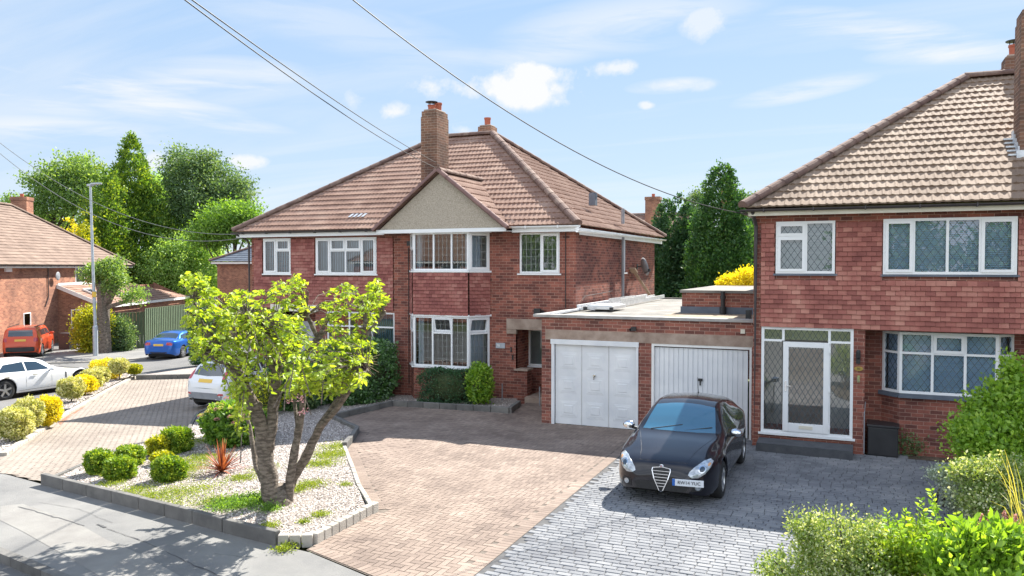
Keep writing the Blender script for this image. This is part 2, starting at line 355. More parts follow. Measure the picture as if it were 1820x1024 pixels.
M['grass'] = pm('ground_grass', (.05, .075, .025), (.11, .14, .05), .95, .3, .1, .6, 30)
M['kerb'] = pm('kerb_stone', (.09, .088, .085), (.19, .182, .17), .95, 3, .4, .5, 60)
M['kerb_pale'] = pm('kerb_pale', (.34, .31, .27), (.46, .43, .38), .95, 3, .4, .5, 60)
M['joint'] = pm('joint_sand', (.11, .09, .075), (.17, .14, .115), .95, 8, .1)
M['joint_grey'] = pm('joint_grey', (.06, .06, .065), (.10, .10, .10), .95, 8, .1)
M['block_pink'] = pm('block_buff', (.155, .118, .10), (.245, .19, .158), .9, .9, .5, .5, 90, c3=(.34, .27, .225), spec=.3)
M['block_grey'] = pm('block_grey', (.115, .12, .135), (.19, .197, .212), .85, .9, .45, .6, 70, c3=(.29, .293, .30), spec=.3)
M['block_left'] = pm('block_tan', (.21, .175, .15), (.275, .235, .20), .9, .7, .4, .5, 90, c3=(.34, .29, .25), spec=.3)
M['gravel'] = pm('gravel_base', (.22, .19, .17), (.42, .37, .34), .95, 30, .1, 1.0, 70)
M['chips'] = pm('gravel_chips', (.22, .19, .17), (.48, .42, .385), .9, 5, .95, c3=(.80, .75, .71))
M['chips_blue'] = pm('slate_chips', (.08, .09, .10), (.16, .17, .19), .9, 5, .95, c3=(.3, .31, .33))
M['soil'] = pm('soil', (.06, .045, .03), (.13, .10, .07), .95, 5, .1, 1, 40)
M['bark'] = pm('bark_grey', (.085, .068, .054), (.23, .19, .155), .95, 9, .1, 1.0, 30, streak=(1, 1, 3.0), nlo=.42, nhi=.60)
M['bark_dark'] = pm('bark_dark', (.05, .04, .03), (.11, .085, .06), .95, 8, .1, .8, 30)
M['galv'] = pm('galvanised', (.36, .40, .44), (.5, .54, .58), .5, 4, .2, metal=.3)
M['cable'] = pm('cable_black', (.02, .02, .022), None, .6)
M['cable_pale'] = pm('cable_pale', (.25, .25, .24), None, .6)
M['plate_w'] = pm('plate_white', (.62, .66, .72), None, .4)
M['plate_y'] = pm('plate_yellow', (.75, .48, .07), None, .4)
M['plaque'] = pm('plaque_grey', (.35, .38, .42), (.42, .45, .5), .4, 9, .2)
M['ink'] = pm('ink', (.03, .03, .035), None, .5)
M['inkw'] = pm('ink_white', (.8, .8, .8), None, .5)
M['brass'] = pm('brass', (.45, .32, .1), None, .35, metal=.8)
M['slate'] = pm('slate_roof', (.07, .09, .12), (.14, .16, .2), .6, 2, .3)
def carpaint(name, c, metal=.4, rough=.28):
    return pm(name, c, tuple(min(1, x*1.06+.002) for x in c), rough, 1, .2, metal=metal, coat=1, spec=.08)
M['car_black'] = carpaint('car_paint_black', (.008, .008, .013), .0, .3)
M['car_white'] = carpaint('car_paint_white', (.76, .77, .79), 0)
M['car_blue'] = carpaint('car_paint_blue', (.008, .10, .42), .4)
M['car_orange'] = carpaint('car_paint_orange', (.62, .085, .03), .1)
M['car_glass'] = pm('car_glass', (.015, .03, .045), None, .03, spec=.9, coat=1)
M['car_glass_front'] = pm('windscreen_glass', (.03, .11, .18), None, .04, spec=.8, coat=1)
M['tyre'] = pm('tyre', (.015, .015, .016), (.03, .03, .03), .85, 5, .2)
M['rim'] = pm('alloy', (.5, .51, .53), None, .3, metal=.8)
M['chrome'] = pm('chrome', (.75, .76, .78), None, .12, metal=1)
M['lamp'] = pm('headlamp', (.22, .25, .29), (.62, .67, .72), .12, 14, .2, coat=1, metal=.35)
M['lampred'] = pm('tail_lamp', (.42, .012, .03), None, .15, coat=1)
M['mesh_grille'] = pm('grille_black', (.008, .008, .009), (.02, .02, .022), .6, 60, .1)
# leaves
M['lf_cherry'] = leafmat('leaf_cherry', (.13, .24, .022), (.33, .46, .035), (.52, .62, .08), .5, .05)
M['lf_ash'] = leafmat('leaf_ash', (.07, .15, .04), (.16, .28, .07), (.32, .44, .15), .5)
M['lf_dark'] = leafmat('leaf_dark', (.045, .10, .045), (.11, .20, .08), (.26, .36, .16), .4)
M['lf_mid'] = leafmat('leaf_mid', (0.065, 0.145, 0.022), (0.145, 0.290, 0.043), (0.290, 0.478, 0.072))
M['lf_light'] = leafmat('leaf_light', (0.145, 0.275, 0.072), (0.275, 0.450, 0.116), (0.435, 0.609, 0.189))
M['lf_gold'] = leafmat('leaf_gold', (0.145, 0.189, 0.012), (0.348, 0.392, 0.014), (0.725, 0.681, 0.029), .4)
M['lf_goldc'] = leafmat('leaf_gold_conifer', (.04, .10, .02), (.13, .25, .03), (.40, .50, .05), .4)
M['lf_con'] = leafmat('leaf_conifer', (.02, .07, .025), (.055, .15, .04), (.15, .30, .06), .33)
M['lf_con_dark'] = leafmat('leaf_con_dark', (.02, .065, .03), (.045, .12, .05), (.10, .21, .09), .3)
M['lf_euo'] = leafmat('leaf_euo', (.40, .36, .008), (.74, .64, .015), (.92, .84, .08), .35)
M['lf_var'] = leafmat('leaf_var', (.22, .26, .04), (.55, .55, .20), (.86, .84, .58), .3)
M['lf_box'] = leafmat('leaf_box', (0.058, 0.145, 0.009), (0.189, 0.319, 0.022), (0.493, 0.580, 0.058), .35)
M['lf_hedge'] = leafmat('leaf_hedge', (0.026, 0.087, 0.020), (0.072, 0.203, 0.036), (0.145, 0.319, 0.058), .3, .12)
M['lf_bright'] = leafmat('leaf_bright', (.10, .22, .02), (.24, .42, .04), (.45, .62, .09), .45)
M['lf_red'] = leafmat('leaf_cordyline', (0.140, 0.035, 0.022), (0.320, 0.090, 0.050), (0.500, 0.200, 0.120), .35)
M['lf_pink'] = leafmat('petal_pink', (0.320, 0.140, 0.170), (0.480, 0.240, 0.270), (0.600, 0.360, 0.380), .3)
M['lf_blossom'] = leafmat('petal_blossom', (0.700, 0.300, 0.450), (0.800, 0.450, 0.580), (0.850, 0.600, 0.700), .3)
M['lf_cream'] = leafmat('petal_cream', (0.400, 0.420, 0.100), (0.550, 0.520, 0.160), (0.620, 0.580, 0.250), .3)
M['lf_grey'] = leafmat('leaf_silver', (0.174, 0.232, 0.160), (0.377, 0.450, 0.348), (0.725, 0.797, 0.696), .3)
M['lf_weed'] = leafmat('leaf_weed', (0.100, 0.170, 0.015), (0.220, 0.300, 0.030), (0.400, 0.460, 0.060), .4)
M['lf_straw'] = leafmat('leaf_straw', (.22, .26, .06), (.38, .38, .10), (.55, .5, .16))
M['lf_twig'] = leafmat('dry_twigs', (0.200, 0.140, 0.090), (0.300, 0.220, 0.140), (0.420, 0.330, 0.220), .1)
M['step'] = pm('step_blocks', (.05, .055, .065), (.10, .105, .115), .85, 5, .4, .6, 60)
M['lf_spot'] = leafmat('leaf_spot', (.08, .17, .03), (.24, .34, .08), (.85, .86, .66), .35)
# ================================================================ helpers for building work
import bmesh
def frameT(P0, P1, zb=0):
    a = Vector((P0[0], P0[1], 0)); b = Vector((P1[0], P1[1], 0)); u = (b-a).normalized(); n = Vector((u.y, -u.x, 0))
    m = Matrix((( u.x, n.x, 0, a.x), (u.y, n.y, 0, a.y), (0, 0, 1, zb), (0, 0, 0, 1))); return m, (b-a).length
# local frame: x along the wall (left to right seen from outside), y outward, z up
def wall(mb, P0, P1, z0, z1, ops=(), depth=.1, zt=None):
    T, ln = frameT(P0, P1); old = mb.T; mb.T = T if old is None else old @ T
    xs = sorted({0, ln, *[q for o in ops for q in (o[0], o[1])]}); zs = sorted({z0, z1, *[q for o in ops for q in (o[2], o[3])]})
    for i in range(len(xs)-1):
        for j in range(len(zs)-1):
            cx, cz = (xs[i]+xs[i+1])/2, (zs[j]+zs[j+1])/2
            if any(o[0] < cx < o[1] and o[2] < cz < o[3] for o in ops): continue
            mb.face([(xs[i], 0, zs[j]), (xs[i+1], 0, zs[j]), (xs[i+1], 0, zs[j+1]), (xs[i], 0, zs[j+1])])
    for a, b, c, d in [o[:4] for o in ops]:
        mb.face([(a, 0, c), (a, 0, d), (a, -depth, d), (a, -depth, c)]); mb.face([(b, 0, d), (b, 0, c), (b, -depth, c), (b, -depth, d)])
        mb.face([(a, 0, d), (b, 0, d), (b, -depth, d), (a, -depth, d)]); mb.face([(b, 0, c), (a, 0, c), (a, -depth, c), (b, -depth, c)])
    mb.T = old
def window(parent, P0, P1, z0, z1, panes, back=.05, lead=None, behind=None, fm='upvc', gl='glass', name='window', sill=True, base=None, world=True, lab=None, silm='upvc', fw=.055, leadm='lead', bdepth=.14, lsp=(.15, .21)):
    """panes: (x0,x1,z0,z1,sash,tilt) in metres inside the opening"""
    T, ln = frameT(P0, P1)
    if base is not None: T = base @ T
    f = MB(); f.T = T; d0, d1 = -back-.06, -back
    f.box((0, d0, z0), (ln, d1, z0+fw)).box((0, d0, z1-fw), (ln, d1, z1)).box((0, d0, z0+fw), (fw, d1, z1-fw)).box((ln-fw, d0, z0+fw), (ln, d1, z1-fw))
    H = z1-z0
    g = MB(); g.T = T; l = MB(); l.T = T
    for pn in panes:
        a, b, c, d = pn[:4]; c += z0; d += z0; sash = pn[4] if len(pn) > 4 else 0
        # mullions / transoms: neighbours' shared borders
        if a > .08: f.box((a-.026, d0, max(c, z0+fw)), (a+.026, d1, min(d, z1-fw)))
        if d < z1-.08: f.box((max(a+.027, fw), d0, d-.024), (min(b-.027, ln-fw), d1-.002, d+.024))
        x0 = a+(.028 if a > .08 else fw); x1 = b-(.028 if b < ln-.08 else fw); y0 = c+(.026 if c > z0+.08 else fw); y1 = d-(.026 if d < z1-.08 else fw)
        G = g; ty = d1-.03; s = .048
        if sash:
            if sash == 2: # top hung, standing open
                old = f.T; piv = Matrix.Translation((0, d1+.02, y1+.01)) @ Matrix.Rotation(R(-13), 4, 'X') @ Matrix.Translation((0, -d1-.02, -y1-.01))
                f.T = old @ piv; g.T = old @ piv; l.T = old @ piv
            e = .012
            f.box((x0-e, d1-.03, y0-e), (x1+e, d1+.018, y0+s)).box((x0-e, d1-.03, y1-s), (x1+e, d1+.018, y1+e)).box((x0-e, d1-.03, y0+s), (x0+s, d1+.018, y1-s)).box((x1-s, d1-.03, y0+s), (x1+e, d1+.018, y1-s))
            x0 += s; x1 -= s; y0 += s; y1 -= s; ty = d1-.008
        g.face([(x0, ty, y0), (x1, ty, y0), (x1, ty, y1), (x0, ty, y1)])
        if lead == 'sq':
            nx = max(1, round((x1-x0)/lsp[0])); nz = max(1, round((y1-y0)/lsp[1]))
            for k in range(1, nx): q = x0+(x1-x0)*k/nx; l.box((q-.005, ty+.002, y0), (q+.005, ty+.006, y1))
            for k in range(1, nz): q = y0+(y1-y0)*k/nz; l.box((x0, ty+.003, q-.004), (x1, ty+.007, q+.004))
        elif lead == 'dia':
            sx, sz = lsp; k0 = -int((y1-y0)/sz)-2; k1 = int((x1-x0)/sx)+int((y1-y0)/sz)+2; sl_ = sz/sx
            for sg in (1, -1):
                for k in range(k0, k1+1):
                    # line x = xs + sg*t, z = y0 + sl_*t
                    xs = x0+k*sx if sg == 1 else x0+k*sx; t0, t1 = 0, (y1-y0)/sl_
                    if sg == 1: t0 = max(t0, x0-xs); t1 = min(t1, x1-xs)
                    else: t0 = max(t0, xs-x1); t1 = min(t1, xs-x0)
                    if t1-t0 > .01: l.bar((xs+sg*t0, ty+.004+.001*sg, y0+sl_*t0), (xs+sg*t1, ty+.004+.001*sg, y0+sl_*t1), .010, .004, (0, 1, 0))
        if sash == 2: f.T = g.T = l.T = T
    if sill: 
        sb = MB(); sb.T = T; sb.box((-.05, -back-.05, z0-.045), (ln+.05, .06, z0-.003))
    F = f.build(name, M[fm], parent, world, label=lab)
    g.build('pane', M[gl], F, world)
    if l.v: l.build('leading', M[leadm], F, world)
    if sill: sb.build('sill', M[silm], F, world)
    if behind:
        for (kind, a, b, mat) in behind:
            c = MB(); c.T = T; y = -back-bdepth
            if kind == 'vert':
                n = int((b-a)/.07)
                for k in range(n):
                    x = a+(b-a)*k/n; r = random.random(); c.face([(x, y-.02, z0+.03), (x+.062, y+.02, z0+.03), (x+.062, y+.02, z1-.04), (x, y-.02, z1-.04)], r)
                nm = 'blind'
            elif kind == 'horiz':
                n = int((z1-z0)/.036)
                for k in range(n):
                    z = z0+(z1-z0)*k/n; r = random.random(); c.face([(a, y+.012, z), (b, y+.012, z), (b, y-.008, z+.029), (a, y-.008, z+.029)], r)
                nm = 'blind'
            elif kind == 'drape':
                n = int((b-a)/.03)+1
                for k in range(n):
                    x = a+(b-a)*k/n; x2 = a+(b-a)*(k+1)/n; q = lambda t: y+.035*math.sin(t*48)
                    c.face([(x, q(x), z0-.1), (x2, q(x2), z0-.1), (x2, q(x2), z1), (x, q(x), z1)], random.random())
                nm = 'curtain'
            else:
                c.face([(a, y, z0), (b, y, z0), (b, y, z1), (a, y, z1)]); nm = 'blind'
            c.build(nm, M[mat], F, world)
    return F
def tile_hang(mb, P0, P1, z0, z1, ops=(), g=.105, w=.19, off=0.):
    T, ln = frameT(P0, P1); old = mb.T; mb.T = T if old is None else old @ T
    n = max(1, round((z1-z0)/g)); g = (z1-z0)/n
    for i in range(n):
        a, b = z0+i*g, z0+(i+1)*g; x = -w*(.5 if i % 2 else 0)-off
        while x < ln:
            segs = [(max(0, x+.003), min(ln, x+w-.003))]
            zm = (a+b)/2
            for o in ops:
                if o[2] < zm < o[3]:
                    ns = []
                    for s0, s1 in segs:
                        if o[1] <= s0 or o[0] >= s1: ns.append((s0, s1)); continue
                        if o[0]-s0 > .01: ns.append((s0, o[0]))
                        if s1-o[1] > .01: ns.append((o[1], s1))
                    segs = ns
            r = random.random(); t = random.uniform(-.003, .004); dz = random.uniform(-.004, .004)
            for s0, s1 in segs:
                if s1-s0 < .008: continue
                y0 = .062+t; y1 = .036
                mb.face([(s0, y0, a+dz), (s1, y0, a+dz), (s1, y1, b+dz), (s0, y1, b+dz)], r)
                mb.face([(s0, .03, a+dz), (s1, .03, a+dz), (s1, y0, a+dz), (s0, y0, a+dz)], r)
            x += w
    mb.T = old
def roof_plane(mb, O, u, v, xl0, xr0, xl1, xr1, Ls, g=.335, per=.15, hr=.018, du=.025, lift=.028):
    O, u, v = Vector(O), Vector(u).normalized(), Vector(v).normalized(); n = u.cross(v); nc = max(1, round(Ls/g)); g = Ls/nc
    def pr(x):
        c = (x/per) % 1.0; return hr*(math.sin(math.pi*min(1, c/.42))**.8 if c < .42 else 0)
    for i in range(nc):
        a, b = i*g, (i+1)*g; fa, fb = a/Ls, b/Ls
        la, ra, lb, rb = xl0+(xl1-xl0)*fa, xr0+(xr1-xr0)*fa, xl0+(xl1-xl0)*fb, xr0+(xr1-xr0)*fb
        k0, k1 = math.floor(min(la, lb)/du), math.ceil(max(ra, rb)/du); of = (.15 if i % 2 else 0)
        prev = None; tint = {}
        for k in range(k0, k1+1):
            x = k*du; xa, xb = min(max(x, la), ra), min(max(x, lb), rb)
            h = pr(x+of*.5)
            ti = math.floor((x+of)/.3)
            if ti not in tint: tint[ti] = (min(1, max(0, random.gauss(.5, .22))), random.uniform(-.004, .006))
            r, jit = tint[ti]
            pa = mb.p(O+u*xa+v*(a-.01)+n*(h+lift+jit)); pb = mb.p(O+u*xb+v*b+n*(h*.8)); pc = mb.p(O+u*xa+v*(a-.01)+n*(h*.6-.008))
            if prev and ((xa-prev[3]) > 1e-5 or (xb-prev[4]) > 1e-5):
                mb.f.append([prev[0], pa, pb, prev[1]]); mb.r.append(r)
                mb.f.append([prev[2], pc, pa, prev[0]]); mb.r.append(r)
            prev = (pa, pb, pc, xa, xb)
def caps(mb, a, b, rad=.12, seg=.42, flat=.75):
    a, b = Vector(a), Vector(b); L = (b-a).length; n = max(1, round(L/seg)); d = (b-a)/n; dn = d.normalized(); s = dn.cross(Vector((0, 0, 1))).normalized(); up = s.cross(dn)
    for i in range(n):
        p = a+d*i; r = random.random(); j = random.uniform(0, .008); rr = []
        for (q, ra) in ((p-dn*.03, rad+.012+j), (p+d, rad+j)):
            rr.append([mb.p(q+s*math.cos(t)*ra+up*(math.sin(t)*ra*flat)) for t in np.linspace(-.35, math.pi+.35, 9)])
        for k in range(8): mb.f.append([rr[0][k], rr[0][k+1], rr[1][k+1], rr[1][k]]); mb.r.append(r)
        mb.f.append(rr[0][::-1]); mb.r.append(r)
        if i == n-1: mb.f.append(rr[1]); mb.r.append(r)
def sheet(name, pts, mat, dz=0, kind='structure', zf=gz, **k):
    bm = bmesh.new(); vs = [bm.verts.new((p[0], p[1], 0)) for p in pts]; bm.faces.new(vs)
    for x in (-9, -35):
        bmesh.ops.bisect_plane(bm, geom=bm.verts[:]+bm.edges[:]+bm.faces[:], plane_co=(x, 0, 0), plane_no=(1, 0, 0), dist=1e-5)
    bmesh.ops.triangulate(bm, faces=bm.faces[:]); bmesh.ops.recalc_face_normals(bm, faces=bm.faces[:])
    mb = MB()
    for f in bm.faces:
        q = [(v.co.x, v.co.y, zf(v.co.x)+dz) for v in f.verts]
        if f.normal.z < 0: q = q[::-1]
        mb.face(q)
    bm.free()
    return mb.build(name, mat, kind=kind, **k)
def inpoly(x, y, P):
    c = False; n = len(P); j = n-1
    for i in range(n):
        if (P[i][1] > y) != (P[j][1] > y) and x < (P[j][0]-P[i][0])*(y-P[i][1])/(P[j][1]-P[i][1])+P[i][0]: c = not c
        j = i
    return c
# ================================================================ ground, roads and paving
def xy(*a): return [tuple(atg(*p)[:2]) for p in a]
g_ = MB()
for x0, x1 in ((-900, -35), (-35, -9), (-9, 900)): g_.face([(x0, -300, gz(x0)-.16), (x1, -300, gz(x1)-.16), (x1, 1500, gz(x1)-.16), (x0, 1500, gz(x0)-.16)])
g_.build('ground', M['grass'], kind='structure')
KL = lambda x: 7.01-(x+9.55)*.224            # kerb line of the front road
sheet('front_road', [(-60, -9), (30, -9), (30, KL(30)), (-60, KL(-60))], M['asphalt'], -.12)
side = [(-60, KL(-60)+.15), (-22, KL(-22)+.15), (-17.2, 11.1), (-18.2, 12.1), (-28.9, 24.9), (-24.5, 26.0), (-24.5, 42), (-32, 120), (-95, 120), (-75, 50), (-66, 30)]
sheet('side_road', side, M['asphalt'], -.01)
pv = [(-22.2, KL(-22.2)+.13), (30, KL(30)+.13), (30, 2.2), (6, 5.7), (0, 7.15), (-4.45, 8.15), (-7.0, 9.0), (-7.54, 9.05), (-8.73, 9.2), (-11.0, 9.68), (-14.25, 10.33), (-16.4, 10.8), (-17.3, 11.2)]
sheet('pavement', pv, M['pave'], 0)
sheet('repair_strip', xy((0, 900), (40, 896), (130, 926), (190, 960), (250, 985), (330, 1030), (250, 1075), (120, 990), (40, 945), (0, 925)), M['patch'], .004)
# kerb stones of the front road
k = MB()
x = -30
while x < 8:
    a, b = (x+.006, KL(x+.006)+.065), (x+.909, KL(x+.909)+.065); k.bar((a[0], a[1], gz(x)-.075), (b[0], b[1], gz(x+.9)-.075), .13, .17, r=random.random()); x += .915
k.build('kerb', M['kerb'], kind='structure')
# old trench joints and cracks in the pavement
k = MB()
def crack(pts, w):
    P_ = [atg(*q_) for q_ in pts]
    for a, b in zip(P_[:-1], P_[1:]):
        n = 8; pr = None
        for i in range(n+1):
            c = a.lerp(b, i/n)+Vector((random.gauss(0, .008), random.gauss(0, .008), 0)); ww = w*random.uniform(.4, 1.2); s = Vector((-(b-a).y, (b-a).x, 0)).normalized()*ww; z = Vector((0, 0, .008)); cur = (c+s+z, c-s+z)
            if pr: k.face([pr[1], cur[1], cur[0], pr[0]])
            pr = cur
crack([(33, 901), (90, 917), (150, 935)], .012); crack([(173, 933), (190, 938)], .02); crack([(190, 940), (260, 965), (330, 998), (400, 1028)], .009); crack([(70, 893), (140, 905), (200, 930)], .004); crack([(380, 985), (460, 992)], .004)
k.build('pavement_cracks', M['joint_grey'], kind='structure')
# far pavement beyond the side road, with its kerb
fk = xy((-60, 655), (60, 647), (168, 644), (258, 638), (345, 622), (372, 607)); fb = xy((345, 606), (258, 621), (190, 626), (110, 622), (60, 624), (-60, 632))
sheet('far_pavement', fk+fb, M['pave'], .05)
sheet('neighbour_drive', xy((-80, 640), (60, 625), (112, 622), (190, 627), (300, 612), (250, 590), (100, 598), (-80, 606)), M['asphalt'], .03)
k = MB()
for a, b in zip(fk[:-1], fk[1:]):
    k.bar((a[0], a[1], gz(a[0])), (b[0], b[1], gz(b[0])), .14, .13)
k.build('far_kerb', M['kerb_pale'], kind='structure')
# --- drives
DR = [(-7.1, 9.05), (-7.12, 9.35), (-7.25, 10.96), (-8.16, 11.93), (-10.32, 14.56), (-11.17, 16.29), (-12.91, 17.58), (-12.55, 20.1), (-8.58, 19.73), (-8.84, 20.94), (-8.9, 21.6), (-7.42, 21.6), (-7.42, 18.98), (-4.6, 18.98), (-4.5, 8.2)]
sheet('brick_drive_joints', DR, M['joint'], .004)
def herring(name, poly, mat, dz, border=None, u=.1):
    mb = MB(); x0, x1 = min(p[0] for p in poly), max(p[0] for p in poly); y0, y1 = min(p[1] for p in poly), max(p[1] for p in poly)
    ny, nx = int((y1-y0)/u)+3, int((x1-x0)/u)+3; ga = .004
    ang = R(0)
    for j in range(-2, ny):
        for i in range(-2, nx):
            t = (i-j) % 4
            if t == 0: w, h = 2, 1
            elif t == 3: w, h = 1, 2     # the upright brick that starts in this cell
            else: continue
            X, Y = x0+i*u, y0+j*u; cx, cy = X+w*u/2, Y+h*u/2
            if not inpoly(cx, cy, poly): continue
            if border and border(cx, cy): continue
            z = [gz(cx)+dz+random.uniform(-.002, .002) for _ in range(4)]; r = min(1, max(0, random.gauss(.5, .2)))
            q = [(X+ga, Y+ga), (X+w*u-ga, Y+ga), (X+w*u-ga, Y+h*u-ga), (X+ga, Y+h*u-ga)]
            mb.face([(a[0], a[1], zz) for a, zz in zip(q, z)], r)
    return mb.build(name, mat, kind='structure')
def seg_dist(px, py, a, b):
    vx, vy = b[0]-a[0], b[1]-a[1]; t = max(0, min(1, ((px-a[0])*vx+(py-a[1])*vy)/(vx*vx+vy*vy))); return math.hypot(px-a[0]-t*vx, py-a[1]-t*vy)
bord = [((-7.25, 10.96), (-8.16, 11.93)), ((-8.16, 11.93), (-10.32, 14.56)), ((-10.32, 14.56), (-11.17, 16.29)), ((-4.6, 18.98), (-4.5, 8.2)), ((-7.1, 9.05), (-4.5, 8.2))]
herring('brick_drive', DR, M['block_pink'], .010, lambda x, y: any(seg_dist(x, y, a, b) < .20 for a, b in bord))
def soldier(mb, a, b, off, w=.1, l=.2, dz=.012):
    a, b = Vector(a), Vector(b); d = (b-a); L = d.length; d.normalize(); s = Vector((d.y, -d.x)); n = int(L/w)
    for i in range(n):
        p = a+d*(i*w+.004)+s*off; q = a+d*((i+1)*w-.004)+s*off; r = min(1, max(0, random.gauss(.55, .2)))
        mb.face([(c.x, c.y, gz(c.x)+dz) for c in (p, q, q+s*l, p+s*l)][::1 if True else -1], r)
sb = MB()
for a, b in bord[:3]: soldier(sb, a, b, .02)
soldier(sb, bord[3][0], bord[3][1], .0)
soldier(sb, bord[4][0], bord[4][1], -.22)
for i in range(len(sb.f)): pass
o = sb.build('drive_border', M['block_pink'], kind='structure')
GD = [(-4.6, 18.98), (-2.15, 18.98), (-2.1, 18.4), (.2, 18.4), (.5, 19.0), (3.6, 18.75), (3.6, 15.2), (1.6, 14.6), (.4, 12.6), (-.6, 10.6), (-.9, 9.0), (-.9, 7.4), (-4.5, 8.15)]
sheet('cobble_drive_joints', GD, M['joint_grey'], .004)
mb = MB(); y = 7.4; j = 0
while y < 19:
    h = .115; x = -4.6-(.5 if j % 2 else 0)*.2-random.random()*.05; 
    while x < 3.6:
        w = random.choice((.18, .2, .2, .22)); cx, cy = x+w/2, y+h/2
        if inpoly(cx-.1, cy, GD):
            e = .004; c = .010; r = min(1, max(0, random.gauss(.5, .22))); z = .012+random.uniform(-.003, .003); a0, a1, b0, b1 = x+e, x+w-e, y+e, y+h-e
            tp = [(a0+c, b0+c, z+.004), (a1-c, b0+c, z+.004), (a1-c, b1-c, z+.004), (a0+c, b1-c, z+.004)]; bt = [(a0, b0, z-.006), (a1, b0, z-.006), (a1, b1, z-.006), (a0, b1, z-.006)]
            mb.face(tp, r)
            for q in range(4): mb.face([bt[q], bt[(q+1) % 4], tp[(q+1) % 4], tp[q]], r)
        x += w
    y += h; j += 1
mb.build('cobble_drive', M['block_grey'], kind='structure')
LD = [tuple(q) for q in xy((0, 812), (120, 738), (190, 700), (240, 673), (400, 671))]+[(-19.6, 24.3), (-19.56, 21.6), (-17.36, 17.24), (-15.34, 14.86), (-15.48, 13.16), (-14.86, 11.65), (-14.3, 10.45), (-16.4, 10.8), (-17.3, 11.2)]
sheet('left_drive_joints', LD, M['joint'], .004)
mb = MB(); y = 10.3; j = 0
while y < 25:
    x = -28-(.1 if j % 2 else 0)
    while x < -14:
        cx, cy = x+.1, y+.06
        if inpoly(cx, cy, LD):
            r = min(1, max(0, random.gauss(.5, .2))); z = gz(cx)+.011+random.uniform(-.001, .002)
            mb.face([(x+.003, y+.003, z), (x+.197, y+.003, z), (x+.197, y+.097, z), (x+.003, y+.097, z)], r)
        x += .2
    y += .1; j += 1
mb.build('left_drive', M['block_left'], kind='structure')
dr = xy((0, 811), (60, 772), (108, 746), (192, 701), (200, 700), (120, 745), (70, 775), (10, 812))
sheet('drain_channel', xy((103, 752), (197, 684), (200, 686), (107, 756)), pm('rust_channel', (.2, .09, .05), (.32, .16, .1), .9, 6, .2), .014)
# --- gravel beds
BED = [(-14.2, 10.45), (-11.0, 9.8), (-8.73, 9.32), (-7.54, 9.17), (-7.25, 9.35), (-7.35, 10.9), (-8.26, 11.95), (-10.42, 14.56), (-11.25, 16.3), (-12.99, 17.6), (-12.6, 20.2), (-8.66, 19.83), (-8.9, 20.9), (-9.3, 21.75), (-19.4, 21.75), (-19.46, 21.22), (-17.26, 17.24), (-15.24, 14.86), (-15.38, 13.16), (-14.76, 11.65)]
def bedz(x): return gz(x)+.075
sheet('gravel_bed', BED, M['gravel'], .075)
STRIP = [tuple(q) for q in xy((-60, 850), (5, 806), (60, 768), (118, 733), (190, 692), (232, 670))]+[tuple(q) for q in xy((225, 662), (180, 672), (120, 700), (60, 745), (0, 785), (-60, 820))]
sheet('bush_strip_gravel', STRIP, M['gravel'], .05)
BACKBED = xy((243, 670), (420, 668), (420, 646), (345, 655))
sheet('rear_gravel', BACKBED, M['gravel'], .05)
def chips(name, poly, n, mat, zf, s0=.012, s1=.03, dens=None):
    x0, x1 = min(p[0] for p in poly), max(p[0] for p in poly); y0, y1 = min(p[1] for p in poly), max(p[1] for p in poly); P = []
    while len(P) < n:
        x, y = random.uniform(x0, x1), random.uniform(y0, y1)
        if inpoly(x, y, poly) and (dens is None or random.random() < dens(x, y)): P.append((x, y, zf(x)))
    P = np.array(P); s = rng.uniform(s0, s1, (n, 1)); V = np.zeros((n, 4, 3))
    a = rng.uniform(0, 6.28, n); tx = np.stack([np.cos(a), np.sin(a), rng.uniform(-.5, .5, n)], 1); ty = np.stack([-np.sin(a), np.cos(a), rng.uniform(-.5, .5, n)], 1)
    for k, (p, q) in enumerate(((-1, -.6), (1, -.7), (.8, .7), (-.7, .8))): V[:, k] = P+tx*s*p+ty*s*q+np.array([0, 0, .008])
    return mkmesh(name, V.reshape(-1, 3), np.arange(n*4).reshape(n, 4), rng.random(n), mat, kind='stuff')
def bden(x, y): return 1 if y < 17 else .35
tag(chips('gravel_stones', BED, 90000, M['chips'], bedz, .006, .016, bden), 'pinkish white gravel chippings covering the front garden bed round the pruned tree', 'gravel')
tag(chips('strip_stones', STRIP, 14000, M['chips'], lambda x: gz(x)+.055, .010, .024), 'pale gravel chippings in the strip under the golden round bushes', 'gravel')
# --- edging stones
def edging(name, pts, L, wd, h, mat, label, zb=-.03, gap=.008, jit=.004):
    mb = MB()
    for a, b in zip(pts[:-1], pts[1:]):
        a, b = Vector((*a, 0)), Vector((*b, 0)); D = (b-a).length; n = max(1, round(D/L)); d = (b-a)/n; dn = d.normalized()
        for i in range(n):
            p, q = a+d*i+dn*gap, a+d*(i+1)-dn*gap; r = random.random(); hh = h+random.uniform(-jit, jit)
            p.z = gz(p.x)+zb+hh/2; q.z = gz(q.x)+zb+hh/2; mb.bar(p, q, wd, hh, r=r)
    return mb.build(name, mat, bevel=.012, label=label, cat='edging')
edging('edging_kerb', [(-14.35, 10.36), (-11.0, 9.68), (-8.73, 9.2), (-7.6, 9.06)], .91, .10, .24, M['kerb'], 'long dark concrete edging kerb along the pavement side of the tree bed')
edging('edging_blocks', [(-7.6, 9.05), (-7.15, 9.28), (-7.2, 10.98)], .2, .11, .19, M['kerb_pale'], 'short brown edging blocks at the front right corner of the tree bed')
edging('edging_row', [(-7.3, 10.98), (-8.21, 11.95), (-10.37, 14.56)], .2, .08, .13, M['kerb_pale'], 'low pale edging row between the tree bed and the buff brick drive')
